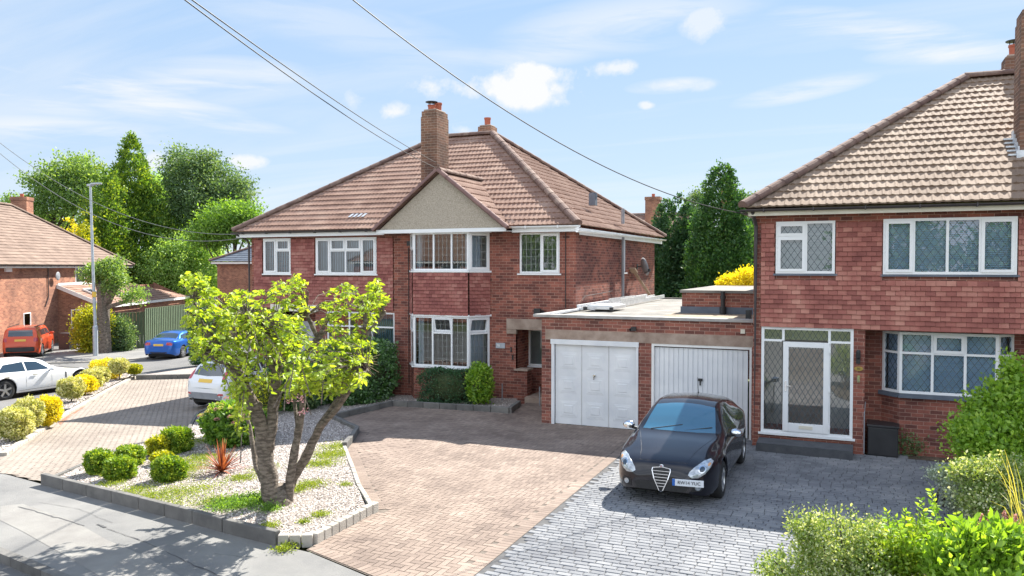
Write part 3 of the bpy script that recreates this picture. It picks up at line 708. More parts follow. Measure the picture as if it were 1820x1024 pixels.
edging('edging_wall', [(-10.37, 14.56), (-10.75, 15.4), (-11.22, 16.29), (-12.95, 17.6), (-12.6, 20.12), (-8.66, 19.75), (-8.88, 20.94)], .6, .11, .20, M['kerb'], 'grey block edging curving round the gravel in front of the bay window')
edging('drive_edging', [(-14.35, 10.5), (-14.84, 11.65), (-15.46, 13.16), (-15.32, 14.86), (-17.34, 17.24), (-19.5, 21.22)], .6, .08, .13, M['kerb'], 'low edging between the clipped box bushes and the left drive')
edging('edging_strip', [tuple(q) for q in xy((5, 812), (118, 738), (190, 697), (238, 672))], .22, .16, .12, M['kerb_pale'], 'pale rolled block edging beside the row of golden round bushes', jit=.008)
edging('rear_edging', [tuple(q) for q in xy((243, 675), (430, 671))], .9, .14, .22, M['kerb'], 'dark raised kerb at the far end of the left drive')
edging('edging_end', [tuple(q) for q in xy((93, 735), (126, 733))], .3, .1, .16, M['kerb'], 'short grey kerb piece where the golden bush strip breaks')
SOIL = [(3.7, 18.9), (14, 18.9), (14, 3.7), (-.8, 7.2), (-.8, 9.0), (-.5, 10.6), (.5, 12.6), (1.7, 14.6), (3.7, 15.2)]
sheet('planting_soil', SOIL, M['soil'], .03)
sheet('front_garden_soil', [(1.0, 18.3), (3.6, 18.3), (3.6, 19.1), (1.0, 19.1)], M['soil'], .02)
# ================================================================ main semi-detached pair
H1 = thing('semi_detached_house', 'pair of joined brick houses with a brown hipped roof, tall chimney and pebbledash gable', 'house', (-13.4, 21.75, 0))
Y0 = 21.75; XL, XR, YB = -19.31, -7.46, 31.4
wb = MB()
ops = [(-18.77-XL, -17.61-XL, 3.76, 4.96), (-16.57-XL, -14.19-XL, 3.76, 4.95), (-9.22-XL, -7.95-XL, 3.80, 5.0), (-16.16-XL, -13.54-XL, .75, 2.53), (-18.05-XL, -16.62-XL, -.3, 2.5),
       (-12.7-XL, -10.3-XL, 3.92, 4.98), (-12.7-XL, -10.3-XL, 1.05, 2.48), (-9.33-XL, -7.5-XL, -.02, 2.13)]
wall(wb, (XL, Y0), (XR, Y0), -.6, 5.06, ops, .11)
wall(wb, (XR, Y0), (XR, YB), -.6, 5.2, [(5.0, 5.35, 3.80, 4.95)], .1)
wall(wb, (XR, YB), (XL, YB), -.6, 5.2, [(1.2, 2.6, 3.8, 4.9), (4, 5, 3.8, 4.9), (8, 9.6, 3.8, 4.9)], .1)
wall(wb, (XL, YB), (XL, Y0), -.6, 5.2, [(5.0, 5.6, 3.8, 4.9)], .1)
# porch recess
wall(wb, (-9.33, 22.7), (-7.47, 22.7), -.02, 2.13, [(.02, .62, .95, 2.08), (.66, 1.5, .17, 2.08)], .05)
wb.face([(-9.33, Y0, -.02), (-9.33, 22.7, -.02), (-9.33, 22.7, 2.13), (-9.33, Y0, 2.13)]); wb.box((-9.33, Y0+.005, -.1), (-8.97, 22.1, .9))
# left door recess
wall(wb, (-18.05, 22.6), (-16.62, 22.6), -.3, 2.5, [(.1, 1.0, -.28, 2.1)], .05)
wb.face([(-16.62, 22.6, -.3), (-16.62, Y0, -.3), (-16.62, Y0, 2.5), (-16.62, 22.6, 2.5)])
# bay brickwork
BP = [(-12.93, Y0), (-12.48, 21.15), (-10.60, 21.15), (-10.2, Y0)]
for a, b in zip(BP[:-1], BP[1:]): wall(wb, a, b, -.5, .95)
# wider brick pier between the halves, stepping forward
for a, b in (((-13.52, Y0-.04), (-12.86, Y0-.04)),): wall(wb, a, b, -.5, 4.98); wall(wb, (-12.86, Y0-.04), (-12.86, Y0), -.5, 4.98); wall(wb, (-13.52, Y0), (-13.52, Y0-.04), -.5, 4.98)
wb.build('wall', M['brick'], H1)
# dark interior and room floors
ib = MB(); ib.box((XL+.3, Y0+.35+1.8, -.5), (XR-.3, Y0+.5+1.8, 4.98)); ib.box((XL+.15, Y0+.12, 2.62), (XR-.15, YB-.1, 2.74)); ib.box((XL+.15, Y0+.12, -.4), (XR-.15, YB-.1, -.3))
ib.build('interior_wall', M['room'], H1)
ib = MB(); ib.face([(-9.33, Y0+.01, 2.13), (-7.47, Y0+.01, 2.13), (-7.47, 22.7, 2.13), (-9.33, 22.7, 2.13)]); ib.build('porch_ceiling', M['white'], H1); ib = MB(); ib.face([(-18.05, Y0+.01, 2.5), (-16.62, Y0+.01, 2.5), (-16.62, 22.6, 2.5), (-18.05, 22.6, 2.5)]); ib.build('recess_ceiling', M['white'], H1)
th = MB()
tops = [(a-.0-(.0), b, c-.0, d) for a, b, c, d in [(-18.77-XL-.18, -17.61-XL-.12, 3.70, 4.98), (-16.57-XL-.18, -14.19-XL-.12, 3.70, 4.98)]]
tile_hang(th, (XL+.14, Y0), (-13.56, Y0), 2.6, 4.92, tops)
for a, b in zip(BP[:-1], BP[1:]): tile_hang(th, a, b, 2.54, 3.82)
th.build('tile_cladding', M['tile_hung_main'], H1)
bb = MB()
for z0, z1, e in ((2.50, 2.56, .05), (3.82, 3.865, .03), (5.02, 5.12, .05)):
    q = [(-13.0, Y0), (-12.50-e*.3, 21.15-e), (-10.58+e*.3, 21.15-e), (-10.13, Y0)]; bb.prism(q, z0, z1)
bb.build('bay_band', M['upvc'], H1)
bb = MB(); bb.prism([(-12.93, Y0+.02), (-12.46, 21.2), (-10.62, 21.2), (-10.22, Y0+.02)], 2.56, 3.8); bb.build('bay_core', M['brick_dark'], H1)
# windows
def W4(ln): return ln
window(H1, (-18.77, Y0), (-17.61, Y0), 3.76, 4.96, [(0, .56, 0, 1.2, 1), (.56, 1.16, .78, 1.2, 1), (.56, 1.16, 0, .78)], back=-.035, behind=[('vert', .03, 1.13, 'curtain')])
window(H1, (-16.57, Y0), (-14.19, Y0), 3.76, 4.95, [(0, .58, 0, 1.19, 1), (.58, 1.19, .76, 1.19, 1), (1.19, 1.8, .76, 1.19, 1), (.58, 1.19, 0, .76), (1.19, 1.8, 0, .76), (1.8, 2.38, 0, 1.19, 1)], back=-.035, behind=[('vert', .03, 2.35, 'curtain')])
window(H1, (-9.22, Y0), (-7.95, Y0), 3.80, 5.0, [(0, .68, 0, 1.2), (.68, 1.27, 0, 1.2, 1)], back=.03, lead='sq')
window(H1, (-16.16, Y0), (-13.54, Y0), .75, 2.53, [(0, .88, 1.3, 1.78), (.88, 1.75, 1.3, 1.78), (0, .88, 0, 1.3), (.88, 1.75, 0, 1.3), (1.75, 2.62, 1.3, 1.78), (1.75, 2.62, 0, 1.3)], back=.02, behind=[('drape', .1, .8, 'curtain_red'), ('drape', 1.0, 1.5, 'curtain_red'), ('vert', 1.8, 2.55, 'curtain_teal')])
for (z0, z1, low) in ((3.88, 5.03, 0), (.97, 2.5, 1)):
    h = z1-z0
    if not low:
        window(H1, BP[1], BP[2], z0, z1, [(0, .70, 0, h, 0), (.70, 1.31, 0, h, 0), (1.31, 1.88, 0, h, 0)], back=-.01, lead='sq', behind=[('drape', .05, .22, 'curtain'), ('drape', 1.7, 1.85, 'curtain')])
        window(H1, BP[2], BP[3], z0, z1, [(0, .72, 0, h, 1)], back=-.01, lead='sq', behind=[('drape', .06, .5, 'curtain')])
    else:
        window(H1, BP[1], BP[2], z0, z1, [(0, .66, 0, h), (.66, 1.31, h-.5, h, 2), (.66, 1.31, 0, h-.5), (1.31, 1.88, 0, h)], back=-.01, lead='sq', behind=[('drape', .08, .28, 'curtain')])
        window(H1, BP[2], BP[3], z0, z1, [(0, .72, h-.5, h, 2), (0, .72, 0, h-.5)], back=-.01, lead='sq', behind=[('drape', .12, .6, 'curtain')])
    window(H1, BP[0], BP[1], z0, z1, [(0, .75, h-.5, h, 1), (0, .75, 0, h-.5)], back=-.01, lead='sq')
window(H1, (XR, Y0+5.0), (XR, Y0+5.35), 3.80, 4.95, [(0, .35, 0, 1.15, 1)], back=.02)
window(H1, (-9.31, 22.7), (-8.71, 22.7), .95, 2.08, [(0, .6, 0, 1.13)], back=.0)
def door(parent, P0, P1, z0, z1, mat, glass=True, world=True):
    T, ln = frameT(P0, P1); d = MB(); d.T = T; d.box((.05, -.06, z0), (ln-.05, -.02, z1-.05))
    for a, b in ((.16, .44), (.56, .84)):
        for c, e in ((.08, .40),): d.box((ln*a, -.02, z0+(z1-z0)*c), (ln*b, -.008, z0+(z1-z0)*e))
    D = d.build('door', M[mat], parent, world, bevel=.006)
    f = MB(); f.T = T; f.box((0, -.07, z0), (.05, .01, z1)).box((ln-.05, -.07, z0), (ln, .01, z1)).box((.05, -.07, z1-.05), (ln-.05, .01, z1)); f.build('door_frame', M['upvc'], D, world)
    p = MB(); p.T = T
    for a, b in ((.2, .42), (.58, .8)): p.box((ln*a, -.018, z0+(z1-z0)*.5), (ln*b, -.012, z0+(z1-z0)*.8))
    for a, b in ((.2, .42), (.58, .8)): p.box((ln*a, -.018, z0+(z1-z0)*.84), (ln*b, -.012, z0+(z1-z0)*.93))
    p.build('pane', M['curtain'], D, world)
    h = MB(); h.T = T; h.box((.1, -.02, z0+.98), (.14, .04, z0+1.12)).box((.1, .02, z0+1.08), (.24, .045, z0+1.1)); h.build('handle', M['chrome'], D, world)
door(H1, (-8.67, 22.7), (-7.83, 22.7), .17, 2.08, 'green_door')
door(H1, (-17.95, 22.6), (-17.05, 22.6), -.28, 2.1, 'upvc')
s = MB(); s.box((-8.965, 21.55, -.05), (-7.42, 22.69, .16)); s.build('doorstep', M['concrete'], H1)
s = MB(); s.box((-9.62, 21.70, 2.13), (-7.40, 21.85, 2.45)).box((-9.62, 21.705, 2.0), (-9.3, 21.84, 2.127)); s.build('lintel', M['concrete'], H1, bevel=.01)
s = MB(); s.box((-9.37, 21.70, .905), (-8.93, 22.14, .96)); s.build('pier_cap', M['concrete'], H1)
s = MB(); s.box((-18.4, 21.62, 2.5), (-16.5, 21.9, 2.72)); s.build('door_canopy', M['cream'], H1)
# roof
EZ = 5.2; RZ = 8.89; EL, ER, EF, EB = -19.75, -7.27, 21.35, 32.3; RL, RR, RY = -14.7, -12.45, 26.85
rb = MB()
def hipped(rb, EL, ER, EF, EB, RL, RR, RY, EZ, RZ, back=True, left=True, right=True, ezs=None, **k):
    h = RZ-EZ
    L = math.hypot(RY-EF, h); roof_plane(rb, (EL, EF, EZ), (1, 0, 0), (0, RY-EF, h), 0, ER-EL, RL-EL, RR-EL, L, **k)
    if right: L = math.hypot(ER-RR, h); roof_plane(rb, (ER, EF, EZ), (0, 1, 0), (RR-ER, 0, h), 0, EB-EF, RY-EF, RY-EF, L, **k)
    if left: L = math.hypot(RL-EL, h); roof_plane(rb, (EL, EB, EZ), (0, -1, 0), (RL-EL, 0, h), 0, EB-EF, EB-RY, EB-RY, L, **k)
    if back: 
        k2 = dict(k); k2['du'] = .3; L = math.hypot(EB-RY, h); roof_plane(rb, (ER, EB, EZ), (-1, 0, 0), (0, RY-EB, h), 0, ER-EL, ER-RR, ER-RL, L, **k2)
hipped(rb, EL, ER, EF, EB, RL, RR, RY, EZ, RZ)
# the bay gable's little roof
GX, GZt, GY = -11.52, 6.84, 20.93; hw_ = 2.22; hz_ = GZt-5.12
Lg = math.hypot(hw_, hz_)
roof_plane(rb, (GX+hw_, GY, 5.12), (0, 1, 0), (-hw_, 0, hz_), 0, .5, 0, 3.3, Lg)
roof_plane(rb, (GX-hw_, GY, 5.12), (0, -1, 0), (hw_, 0, hz_), -.5, 0, -3.3, 0, Lg)
RO = rb.build('roof', M['roof'], H1)
# a few pale new tiles
nt_ = MB(); rv = Vector((0, RY-EF, RZ-EZ)).normalized(); rn_ = Vector((1, 0, 0)).cross(rv)
for kx in range(4):
    p = Vector((EL, EF, EZ))+Vector((1, 0, 0))*(4.35+kx*.17)+rv*(.335*1.02*2)+rn_*.058
    nt_.face([p, p+Vector((.1, 0, 0)), p+Vector((.1, 0, 0))+rv*.27-rn_*.03, p+rv*.27-rn_*.03])
nt_.build('pale_tile', M['alu'], RO)
hb = MB(); e = .05
for a, b in (((EL, EF, EZ+e), (RL, RY, RZ+e)), ((ER, EF, EZ+e), (RR, RY, RZ+e)), ((EL, EB, EZ+e), (RL, RY, RZ+e)), ((ER, EB, EZ+e), (RR, RY, RZ+e)), ((RL, RY, RZ+e), (RR, RY, RZ+e))): caps(hb, a, b)
hb.build('ridge_tiles', M['ridge'], RO)
hb = MB(); caps(hb, (GX, GY, GZt+.03), (GX, 23.9, GZt+.03)); hb.build('gable_ridge_tiles', M['ridge'], RO)
vb = MB()
for sg in (1, -1): caps(vb, (GX+sg*(hw_+.02), GY+.02, 5.13), (GX, GY+.02, GZt+.03), .085, .36, .9)
vb.build('verge_tiles', M['verge'], RO)
# valley boards beside the gable
vb = MB(); 
for sg in (1, -1): vb.bar((GX+sg*hw_, 21.42, 5.27), (GX+sg*.05, 23.85, 6.82), .16, .02, rn_)
vb.build('valley', M['ridge'], RO)
gb = MB(); gb.face([(GX-hw_+.08, 21.03, 5.1), (GX+hw_-.08, 21.03, 5.1), (GX, 21.03, GZt-.06)]); gb.build('gable', M['render'], H1)
# soffit and fascia
fb = MB(); fb.box((EL+.06, EF+.08, 5.00), (GX-hw_+.02, EF+.10, 5.15)); fb.box((GX-hw_+.02, 20.99, 5.02), (GX+hw_-.02, 21.02, 5.13)); fb.box((GX+hw_-.02, EF+.08, 5.00), (ER-.06, EF+.10, 5.15))
fb.box((ER-.10, EF+.45, 4.92), (ER-.08, EB-.06, 5.12)); fb.box((EL+.08, EF+.1, 5.0), (EL+.10, EB-.06, 5.15)); fb.build('fascia', M['upvc'], H1)
sf = MB(); sf.box((EL+.1, EF+.1, 5.04), (ER-.1, EB-.1, 5.055)); sf.box((GX-hw_, 21.03, 5.03), (GX+hw_, 21.5, 5.038)); sf.build('soffit', M['white'], H1)
def gutter(mb, a, b, rad=.055):
    a, b = Vector(a), Vector(b); d = (b-a).normalized(); s = d.cross(Vector((0, 0, 1))).normalized(); rr = []
    for q in (a, b): rr.append([mb.p(q+s*math.cos(t)*rad+Vector((0, 0, math.sin(t)*rad))) for t in np.linspace(math.pi, 2*math.pi, 8)]+[mb.p(q+s*math.cos(t)*(rad-.008)+Vector((0, 0, math.sin(t)*(rad-.008)))) for t in np.linspace(2*math.pi, math.pi, 8)])
    n = len(rr[0])
    for k in range(n): mb.f.append([rr[0][k], rr[0][(k+1) % n], rr[1][(k+1) % n], rr[1][k]]); mb.r.append(.5)
    mb.f.append(rr[0]); mb.r.append(.5); mb.f.append(rr[1][::-1]); mb.r.append(.5)
    L = (b-a).length; k = .5
    while k < L: p = a+d*k; mb.box(p-Vector((.012, .065, .068)), p+Vector((.012, .065, .012))); k += 1.0
gu = MB(); gutter(gu, (GX+hw_-.05, EF+.0, 5.17), (ER+.07, EF+.0, 5.17)); gutter(gu, (ER+.02, EF-.12, 5.02), (ER+.02, EB+.1, 5.10)); gu.bar((ER+.02, EF-.02, 5.12), (ER+.02, EF-.02, 5.03), .07, .07); gu.build('gutter', M['upvc'], H1)
gu = MB(); gutter(gu, (EL-.08, EF+.0, 5.17), (GX-hw_+.05, EF+.0, 5.17)); gu.tube([(EL+.1, EF+.03, 5.1), (EL+.35, EF+.28, 4.92), (EL+.37, Y0-.05, 4.8), (EL+.37, Y0-.05, -.4)], .038); gu.build('gutter', M['brown_fascia'], H1, label='dark brown gutter and downpipe of the left half')
dp = MB(); dp.tube([(-7.33, 26.3, 5.0), (-7.33, 26.3, 2.75)], .05, 10); dp.build('downpipe', M['grey'], H1)
dp = MB(); dp.tube([(-7.76, Y0-.02, 4.98), (-7.76, Y0-.02, 2.8)], .012, 6); dp.tube([(-12.98, Y0-.06, 4.6), (-12.98, Y0-.06, .3)], .012, 6); dp.build('wall_cable', M['cable'], H1)
dp = MB(); dp.tube([(-7.43, 22.2, 3.0), (-7.43, 22.5, 3.12), (-7.43, 25.5, 3.2)], .010, 6); dp.build('side_cable', M['cable'], H1)
dp = MB(); dp.tube([atd(1107, 398, 27.2), atd(1107, 371, 27.2)], .06, 10); dp.build('soil_pipe', M['grey'], H1)
p_ = at(1054, 352, 25.2); dp = MB(); dp.box(p_-Vector((.11, .12, .25)), p_+Vector((.11, .12, .12))); dp.tube([p_, p_+Vector((0, 0, .17))], .13, 12); dp.build('roof_vent', M['slate'], H1)
# chimneys
def chimney(parent, x0, x1, y0, y1, z0, z1, pots, mat='brick_chimney'):
    c = MB(); c.box((x0, y0, z0), (x1, y1, z1-.18)); e = .03; c.box((x0+.02, y0+.02, z1-.18), (x1-.02, y1-.02, z1))
    C = c.build('chimney', M[mat], parent); f = MB(); f.box((x0+.06, y0+.06, z1), (x1-.06, y1-.06, z1+.07)); f.build('flaunching', M['concrete'], C, bevel=.03)
    for (px, py_, h, cap) in pots:
        p = MB(); p.lathe([(.11, z1+.05), (.12, z1+.05+h*.8), (.135, z1+.05+h*.82), (.135, z1+.05+h), (.10, z1+.05+h), (.09, z1+.05)], (px, py_, 0), 16); p.build('chimney_pot', M['terracotta'], C, smooth=False)
        if cap:
            p = MB(); p.lathe([(.01, z1+h+.20), (.20, z1+h+.16), (.20, z1+h+.14), (.01, z1+h+.14)], (px, py_, 0), 16)
            for t in range(4): a = t*1.57; p.bar((px+.1*math.cos(a), py_+.1*math.sin(a), z1+h+.02), (px+.1*math.cos(a), py_+.1*math.sin(a), z1+h+.15), .02, .02)
            p.build('cowl', M['black'], C)
    return C
chimney(H1, -13.06, -12.47, 22.62, 23.42, 5.9, 9.03, [(-12.77, 22.82, .16, 1), (-12.74, 23.2, .30, 0)])
chimney(H1, -13.6, -13.0, 27.9, 28.5, 6.5, 9.42, [(-13.3, 28.2, .32, 0)])
fl = MB(); fl.box((-13.1, 22.56, 6.1), (-12.43, 22.60, 6.42)); 
for i in range(5): y = 22.6+i*.17; z = EZ+(y-EF)*.67; fl.box((-12.464, y, z-.05), (-12.44, y+.18, z+.22))
for i in range(5): y = 22.6+i*.17; z = EZ+(y-EF)*.67; fl.box((-12.464, y, z+.03), (-12.25, y+.17, z+.055))
fl.build('flashing', M['flash'], H1)
# wall fittings
pl = MB(); pl.box((-9.98, Y0-.025, 1.55), (-9.68, Y0-.002, 1.71)); PQ = pl.build('name_plate', M['plaque'], H1)
def text(name, s, size, loc, rot, mat, parent=None, world=True, ext=.002):
    cu = bpy.data.curves.new(name, 'FONT'); cu.body = s; cu.size = size; cu.align_x = 'CENTER'; cu.align_y = 'CENTER'; cu.extrude = ext
    ob = bpy.data.objects.new(name, cu); COL.objects.link(ob); dg = bpy.context.evaluated_depsgraph_get(); me = bpy.data.meshes.new_from_object(ob.evaluated_get(dg)); bpy.data.objects.remove(ob)
    me.materials.clear(); me.materials.append(mat); ob = bpy.data.objects.new(name, me); COL.objects.link(ob)
    v = Vector(loc)
    if parent is not None:
        if world: v = v-wloc(parent)
        ob.parent = parent
    ob.location = v; ob.rotation_euler = rot; return ob
text('lettering', '78', .11, (-9.9, Y0-.028, 1.63), (R(90), 0, 0), M['inkw'], PQ)
sc = MB(); sc.box((-8.55, Y0-.06, 2.6), (-8.43, Y0-.005, 2.72)); sc.bar((-8.49, Y0-.05, 2.66), (-8.49, Y0-.16, 2.68), .05, .05); sc.box((-8.66, Y0-.25, 2.62), (-8.46, Y0-.14, 2.78)); sc.lathe([(.05, 0), (.07, .05), (.001, .1)], (-8.38, Y0-.18, 2.63), 10, axis='y'); sc.build('security_light', M['black'], H1)
bl = MB(); bl.box((-9.5, Y0-.03, 1.45), (-9.46, Y0-.003, 1.6)); bl.box((-9.45, Y0-.03, 1.22), (-9.41, Y0-.003, 1.36)); bl.build('door_bell', M['black'], H1)
ab = MB(); ab.box((-13.05, Y0-.055, 4.66), (-12.9, Y0-.042, 4.8)); ab.build('air_brick', M['black'], H1)
pt = MB(); pt.tube([(-8.35+.0, 21.2, .0), (-8.35, 21.2, .55)], .02); pt.tube([(-9.6, 21.35, .05), (-9.6, 21.35, .55)], .018); pt.build('waste_pipe', M['grey'], H1)
# dish and leaning post
D = thing('satellite_dish', 'round grey satellite dish on the sunny side wall of the semi detached pair', 'satellite dish', (-7.43, 28.7, 4.0))
d = MB(); d.T = Matrix.Translation((-7.12, 28.45, 4.0)) @ Matrix.Rotation(R(-55), 4, 'Z') @ Matrix.Rotation(R(-75), 4, 'X')
d.lathe([(.001, -.06), (.15, -.05), (.27, -.02), (.33, .02), (.335, .02), (.27, -.03), (.15, -.06), (.001, -.07)], n=24); d.build('reflector', M['grey'], D, smooth=True)
d = MB(); d.tube([(-7.45, 28.7, 4.0), (-7.2, 28.6, 4.0)], .02); d.box((-7.46, 28.62, 3.9), (-7.44, 28.78, 4.1)); d.tube([(-7.15, 28.5, 3.75), (-6.85, 28.1, 3.85)], .012); d.box((-6.9, 28.05, 3.82), (-6.82, 28.13, 3.92)); d.build('arm', M['black'], D)
P = MB(); a, b = Vector((-7.33, 27.55, 3.92)), Vector((-7.15, 29.7, 2.82)); P.bar(a, b, .10, .05); P.bar(a+Vector((0, -.05, .02)), a+(b-a)*.12, .22, .06); P.build('timber_post', M['timber'], label='pale timber board leaning on the side wall above the flat garage roof', cat='board')
# ================================================================ garages
G1 = thing('garage_block', 'flat roofed brick double garage with two white doors joining the two houses', 'garage', (-4.77, 18.9, 0))
GF = 18.9; gx0, gx1 = -7.39, -2.17
gw = MB(); wall(gw, (gx0, GF), (gx1, GF), -.1, 2.71, [(-7.12-gx0, -4.87-gx0, -.1, 2.15), (-4.55-gx0, -2.22-gx0, -.1, 2.15)], .18)
gw.face([(gx0, 21.75, -.1), (gx0, GF, -.1), (gx0, GF, 2.71), (gx0, 21.75, 2.71)]); wall(gw, (gx1, 29.9), (gx0, 29.9), -.1, 2.71)
gw.build('wall', M['brick_garage'], G1)
q = MB(); q.box((gx0+.1, GF-.012, 2.15), (gx1-.02, GF+.1, 2.40)); q.build('lintel', M['concrete'], G1)
q = MB(); q.box((gx0-.22, GF-.06, 2.715), (gx1+.02, GF+.2, 2.79)); q.box((gx0-.22, GF+.2, 2.715), (gx0+.12, 21.72, 2.785)); q.build('coping', M['coping'], G1, bevel=.01)
q = MB(); q.face([(gx0, GF+.18, 2.735), (gx1, GF+.18, 2.735), (gx1, 29.9, 2.78), (gx0, 29.9, 2.78)]); q.box((gx0-.03, 29.82, 2.7), (gx1, 29.95, 2.83)); RF = q.build('flat_roof', M['felt'], G1)
q = MB(); q.face([(-4.55, GF+.2, 2.742), (gx1, GF+.2, 2.742), (gx1, 21.5, 2.752), (-4.55, 21.5, 2.752)]); q.build('moss_patch', M['felt_dirty'], RF)
q = MB(); q.bar((gx0+.0, 21.76, 2.83), (gx0+.0, 29.85, 2.88), .07, .14); q.bar((gx0+.16, 19.2, 2.78), (gx0+.20, 26, 2.83), .10, .05); q.build('flashing', M['flash'], RF)
q = MB(); bx0, bx1 = -4.35, gx1; wall(q, (bx0, 21.5), (bx1, 21.5), 2.75, 3.3); wall(q, (bx0, 26.9), (bx0, 21.5), 2.75, 3.3); q.build('raised_wall', M['brick_garage'], G1)
q = MB(); q.box((bx0-.05, 21.44, 3.3), (bx1, 27.0, 3.37)); q.build('raised_roof', M['felt'], G1)
q = MB(); q.box((bx0-.03, 21.46, 2.75), (bx1, 21.495, 2.93)); q.build('upstand', M['slate'], G1)
q = MB(); q.tube([(-3.25, 21.36, 2.75), (-3.25, 21.36, 3.36)], .055, 10); q.tube([(-3.25, 21.36, 2.76), (-3.25, 21.36, 2.95)], .085, 10); q.tube([(-3.25, 21.36, 3.15), (-3.25, 21.36, 3.24)], .075, 10); q.build('vent_pipe', M['black'], G1)
q = MB(); q.box((-2.42, 19.35, 2.75), (-2.3, 19.5, 2.98)); q.build('outlet_box', M['black'], G1)
# garage door: three sections of square raised panels
x0, x1 = -7.12, -4.87
q = MB(); q.box((x0, GF-.03, -.02), (x0+.075, GF+.06, 2.04)).box((x1-.05, GF-.03, -.02), (x1, GF+.06, 2.04)).box((x0-.02, GF-.04, 2.04), (x1+.01, GF+.06, 2.165)); q.build('door_frame', M['garage_white'], G1, bevel=.006)
q = MB(); q.box((x0+.09, GF+.045, .02), (x1-.055, GF+.08, 2.035)); w3 = (x1-x0-.145)/3
for i in range(3):
    for j in range(3):
        a = x0+.09+w3*(i+.5); b = .40+j*.615
        for (hw2, hh2, d) in ((.235, .215, .005), (.20, .18, .009), (.125, .11, .016)):
            # stepped picture-frame panel
            s0 = GF+.045; q.face([(a-hw2, s0-d*.2, b-hh2), (a+hw2, s0-d*.2, b-hh2), (a+hw2*.86, s0-d, b-hh2*.84), (a-hw2*.86, s0-d, b-hh2*.84)]); q.face([(a-hw2*.86, s0-d, b+hh2*.84), (a+hw2*.86, s0-d, b+hh2*.84), (a+hw2, s0-d*.2, b+hh2), (a-hw2, s0-d*.2, b+hh2)])
            q.face([(a-hw2, s0-d*.2, b+hh2), (a-hw2, s0-d*.2, b-hh2), (a-hw2*.86, s0-d, b-hh2*.84), (a-hw2*.86, s0-d, b+hh2*.84)]); q.face([(a+hw2, s0-d*.2, b-hh2), (a+hw2, s0-d*.2, b+hh2), (a+hw2*.86, s0-d, b+hh2*.84), (a+hw2*.86, s0-d, b-hh2*.84)])
            q.face([(a-hw2*.86, s0-d, b-hh2*.84), (a+hw2*.86, s0-d, b-hh2*.84), (a+hw2*.86, s0-d, b+hh2*.84), (a-hw2*.86, s0-d, b+hh2*.84)])
GD1 = q.build('garage_door', M['garage_white'], G1, label='panelled white garage door left of the dark car')
q = MB()
for i in (1, 2): q.box((x0+.085+w3*i, GF+.038, .02), (x0+.092+w3*i, GF+.044, 2.03))
q.build('seam', M['coping'], GD1)
q = MB(); q.box((-6.02, GF-.0, 1.25), (-5.96, GF+.04, 1.31)); q.tube([(-5.99, GF-.03, 1.28), (-5.99, GF-.03, 1.19)], .016); q.build('handle', M['chrome'], GD1)
x0, x1 = -4.55, -2.22
q = MB(); q.box((x0, GF+.0, -.02), (x0+.06, GF+.10, 2.09)).box((x1-.05, GF, -.02), (x1, GF+.10, 2.09)).box((x0, GF, 2.09), (x1, GF+.10, 2.148)); q.build('door_frame', M['white'], G1)
q = MB(); n = 19; dw = (x1-x0-.15)/n
for i in range(n):
    a = x0+.07+i*dw; q.box((a+.012, GF+.06, .03), (a+dw-.012, GF+.09, 2.06)); q.box((a-.012, GF+.078, .03), (a+.012, GF+.09, 2.06))
GD2 = q.build('garage_door', M['garage_white'], G1, label='ribbed white garage door behind the dark car')
q = MB(); q.box((-3.44, GF+.02, 1.3), (-3.34, GF+.06, 1.36)); q.box((-3.405, GF+.02, 1.2), (-3.375, GF+.055, 1.3)); q.build('handle', M['black'], GD2)
for (x, z) in ((-4.98, 2.5),):
    q = MB(); q.box((x-.05, GF-.04, z-.03), (x+.05, GF-.002, z+.03)); q.bar((x, GF-.03, z), (x, GF-.1, z+.02), .04, .04); q.box((x-.04, GF-.16, z-.05), (x+.08, GF-.09, z+.05)); q.lathe([(.025, 0), (.04, .04), (.001, .08)], (x-.06, GF-.14, z-.03), 8, axis='y'); q.build('security_light', M['black'], G1)
q = MB(); q.box((-2.47, GF-.03, 2.46), (-2.37, GF-.002, 2.56)); q.build('alarm_box', M['cream'], G1)
# ladders lying on the roof
L1 = thing('ladder', 'perforated aluminium folding ladder lying along the edge of the flat garage roof', 'ladder', (-7.0, 26, 2.8))
def rp(px, py, z): d = dirof(px, py); t = (z-CAMZ)/d.z; return Vector((d.x*t, d.y*t, z))
a, b = Vector((-6.95, 23.4, 2.86)), Vector((-6.95, 29.3, 2.9))
q = MB(); q.bar(a, b, .03, .12); q.bar(a+Vector((.36, 0, 0)), b+Vector((.36, 0, 0)), .03, .12); q.build('rail', M['alu'], L1)
q = MB()
for i in range(20): t = a+(b-a)*(i+.5)/20; q.bar(t, t+Vector((.36, 0, 0)), .05, .03)
q.build('rung', M['alu'], L1, kind=None)
q = MB(); q.bar(a+Vector((0, 0, .12)), a+Vector((0, 3.0, .12)), .03, .09); q.bar(a+Vector((.36, 0, .12)), a+Vector((.36, 3.0, .12)), .03, .09); q.build('upper_rail', M['alu'], L1)
L2 = thing('work_platform', 'grey folded aluminium work platform lying on the flat garage roof beside the ladder', 'platform', (-6.6, 21.6, 2.8), 0)
q = MB(); q.box((-6.95, 21.3, 2.88), (-6.25, 22.5, 2.92)); q.build('deck', M['galv'], L2)
q = MB()
for x in (-6.98, -6.22): q.bar((x, 21.2, 2.86), (x, 22.6, 2.86), .05, .09)
for y in (21.22, 22.58): q.bar((-6.98, y, 2.85), (-6.22, y, 2.85), .05, .07)
q.bar((-7.2, 21.4, 2.82), (-6.9, 22.9, 2.82), .05, .07); q.bar((-7.25, 21.3, 2.82), (-6.7, 21.2, 2.82), .05, .06); q.build('side_frame', M['alu'], L2)
q = MB()
for x in (-6.98, -6.22): q.box((x-.05, 21.14, 2.79), (x+.05, 21.2, 2.88))
q.build('foot', M['black'], L2)
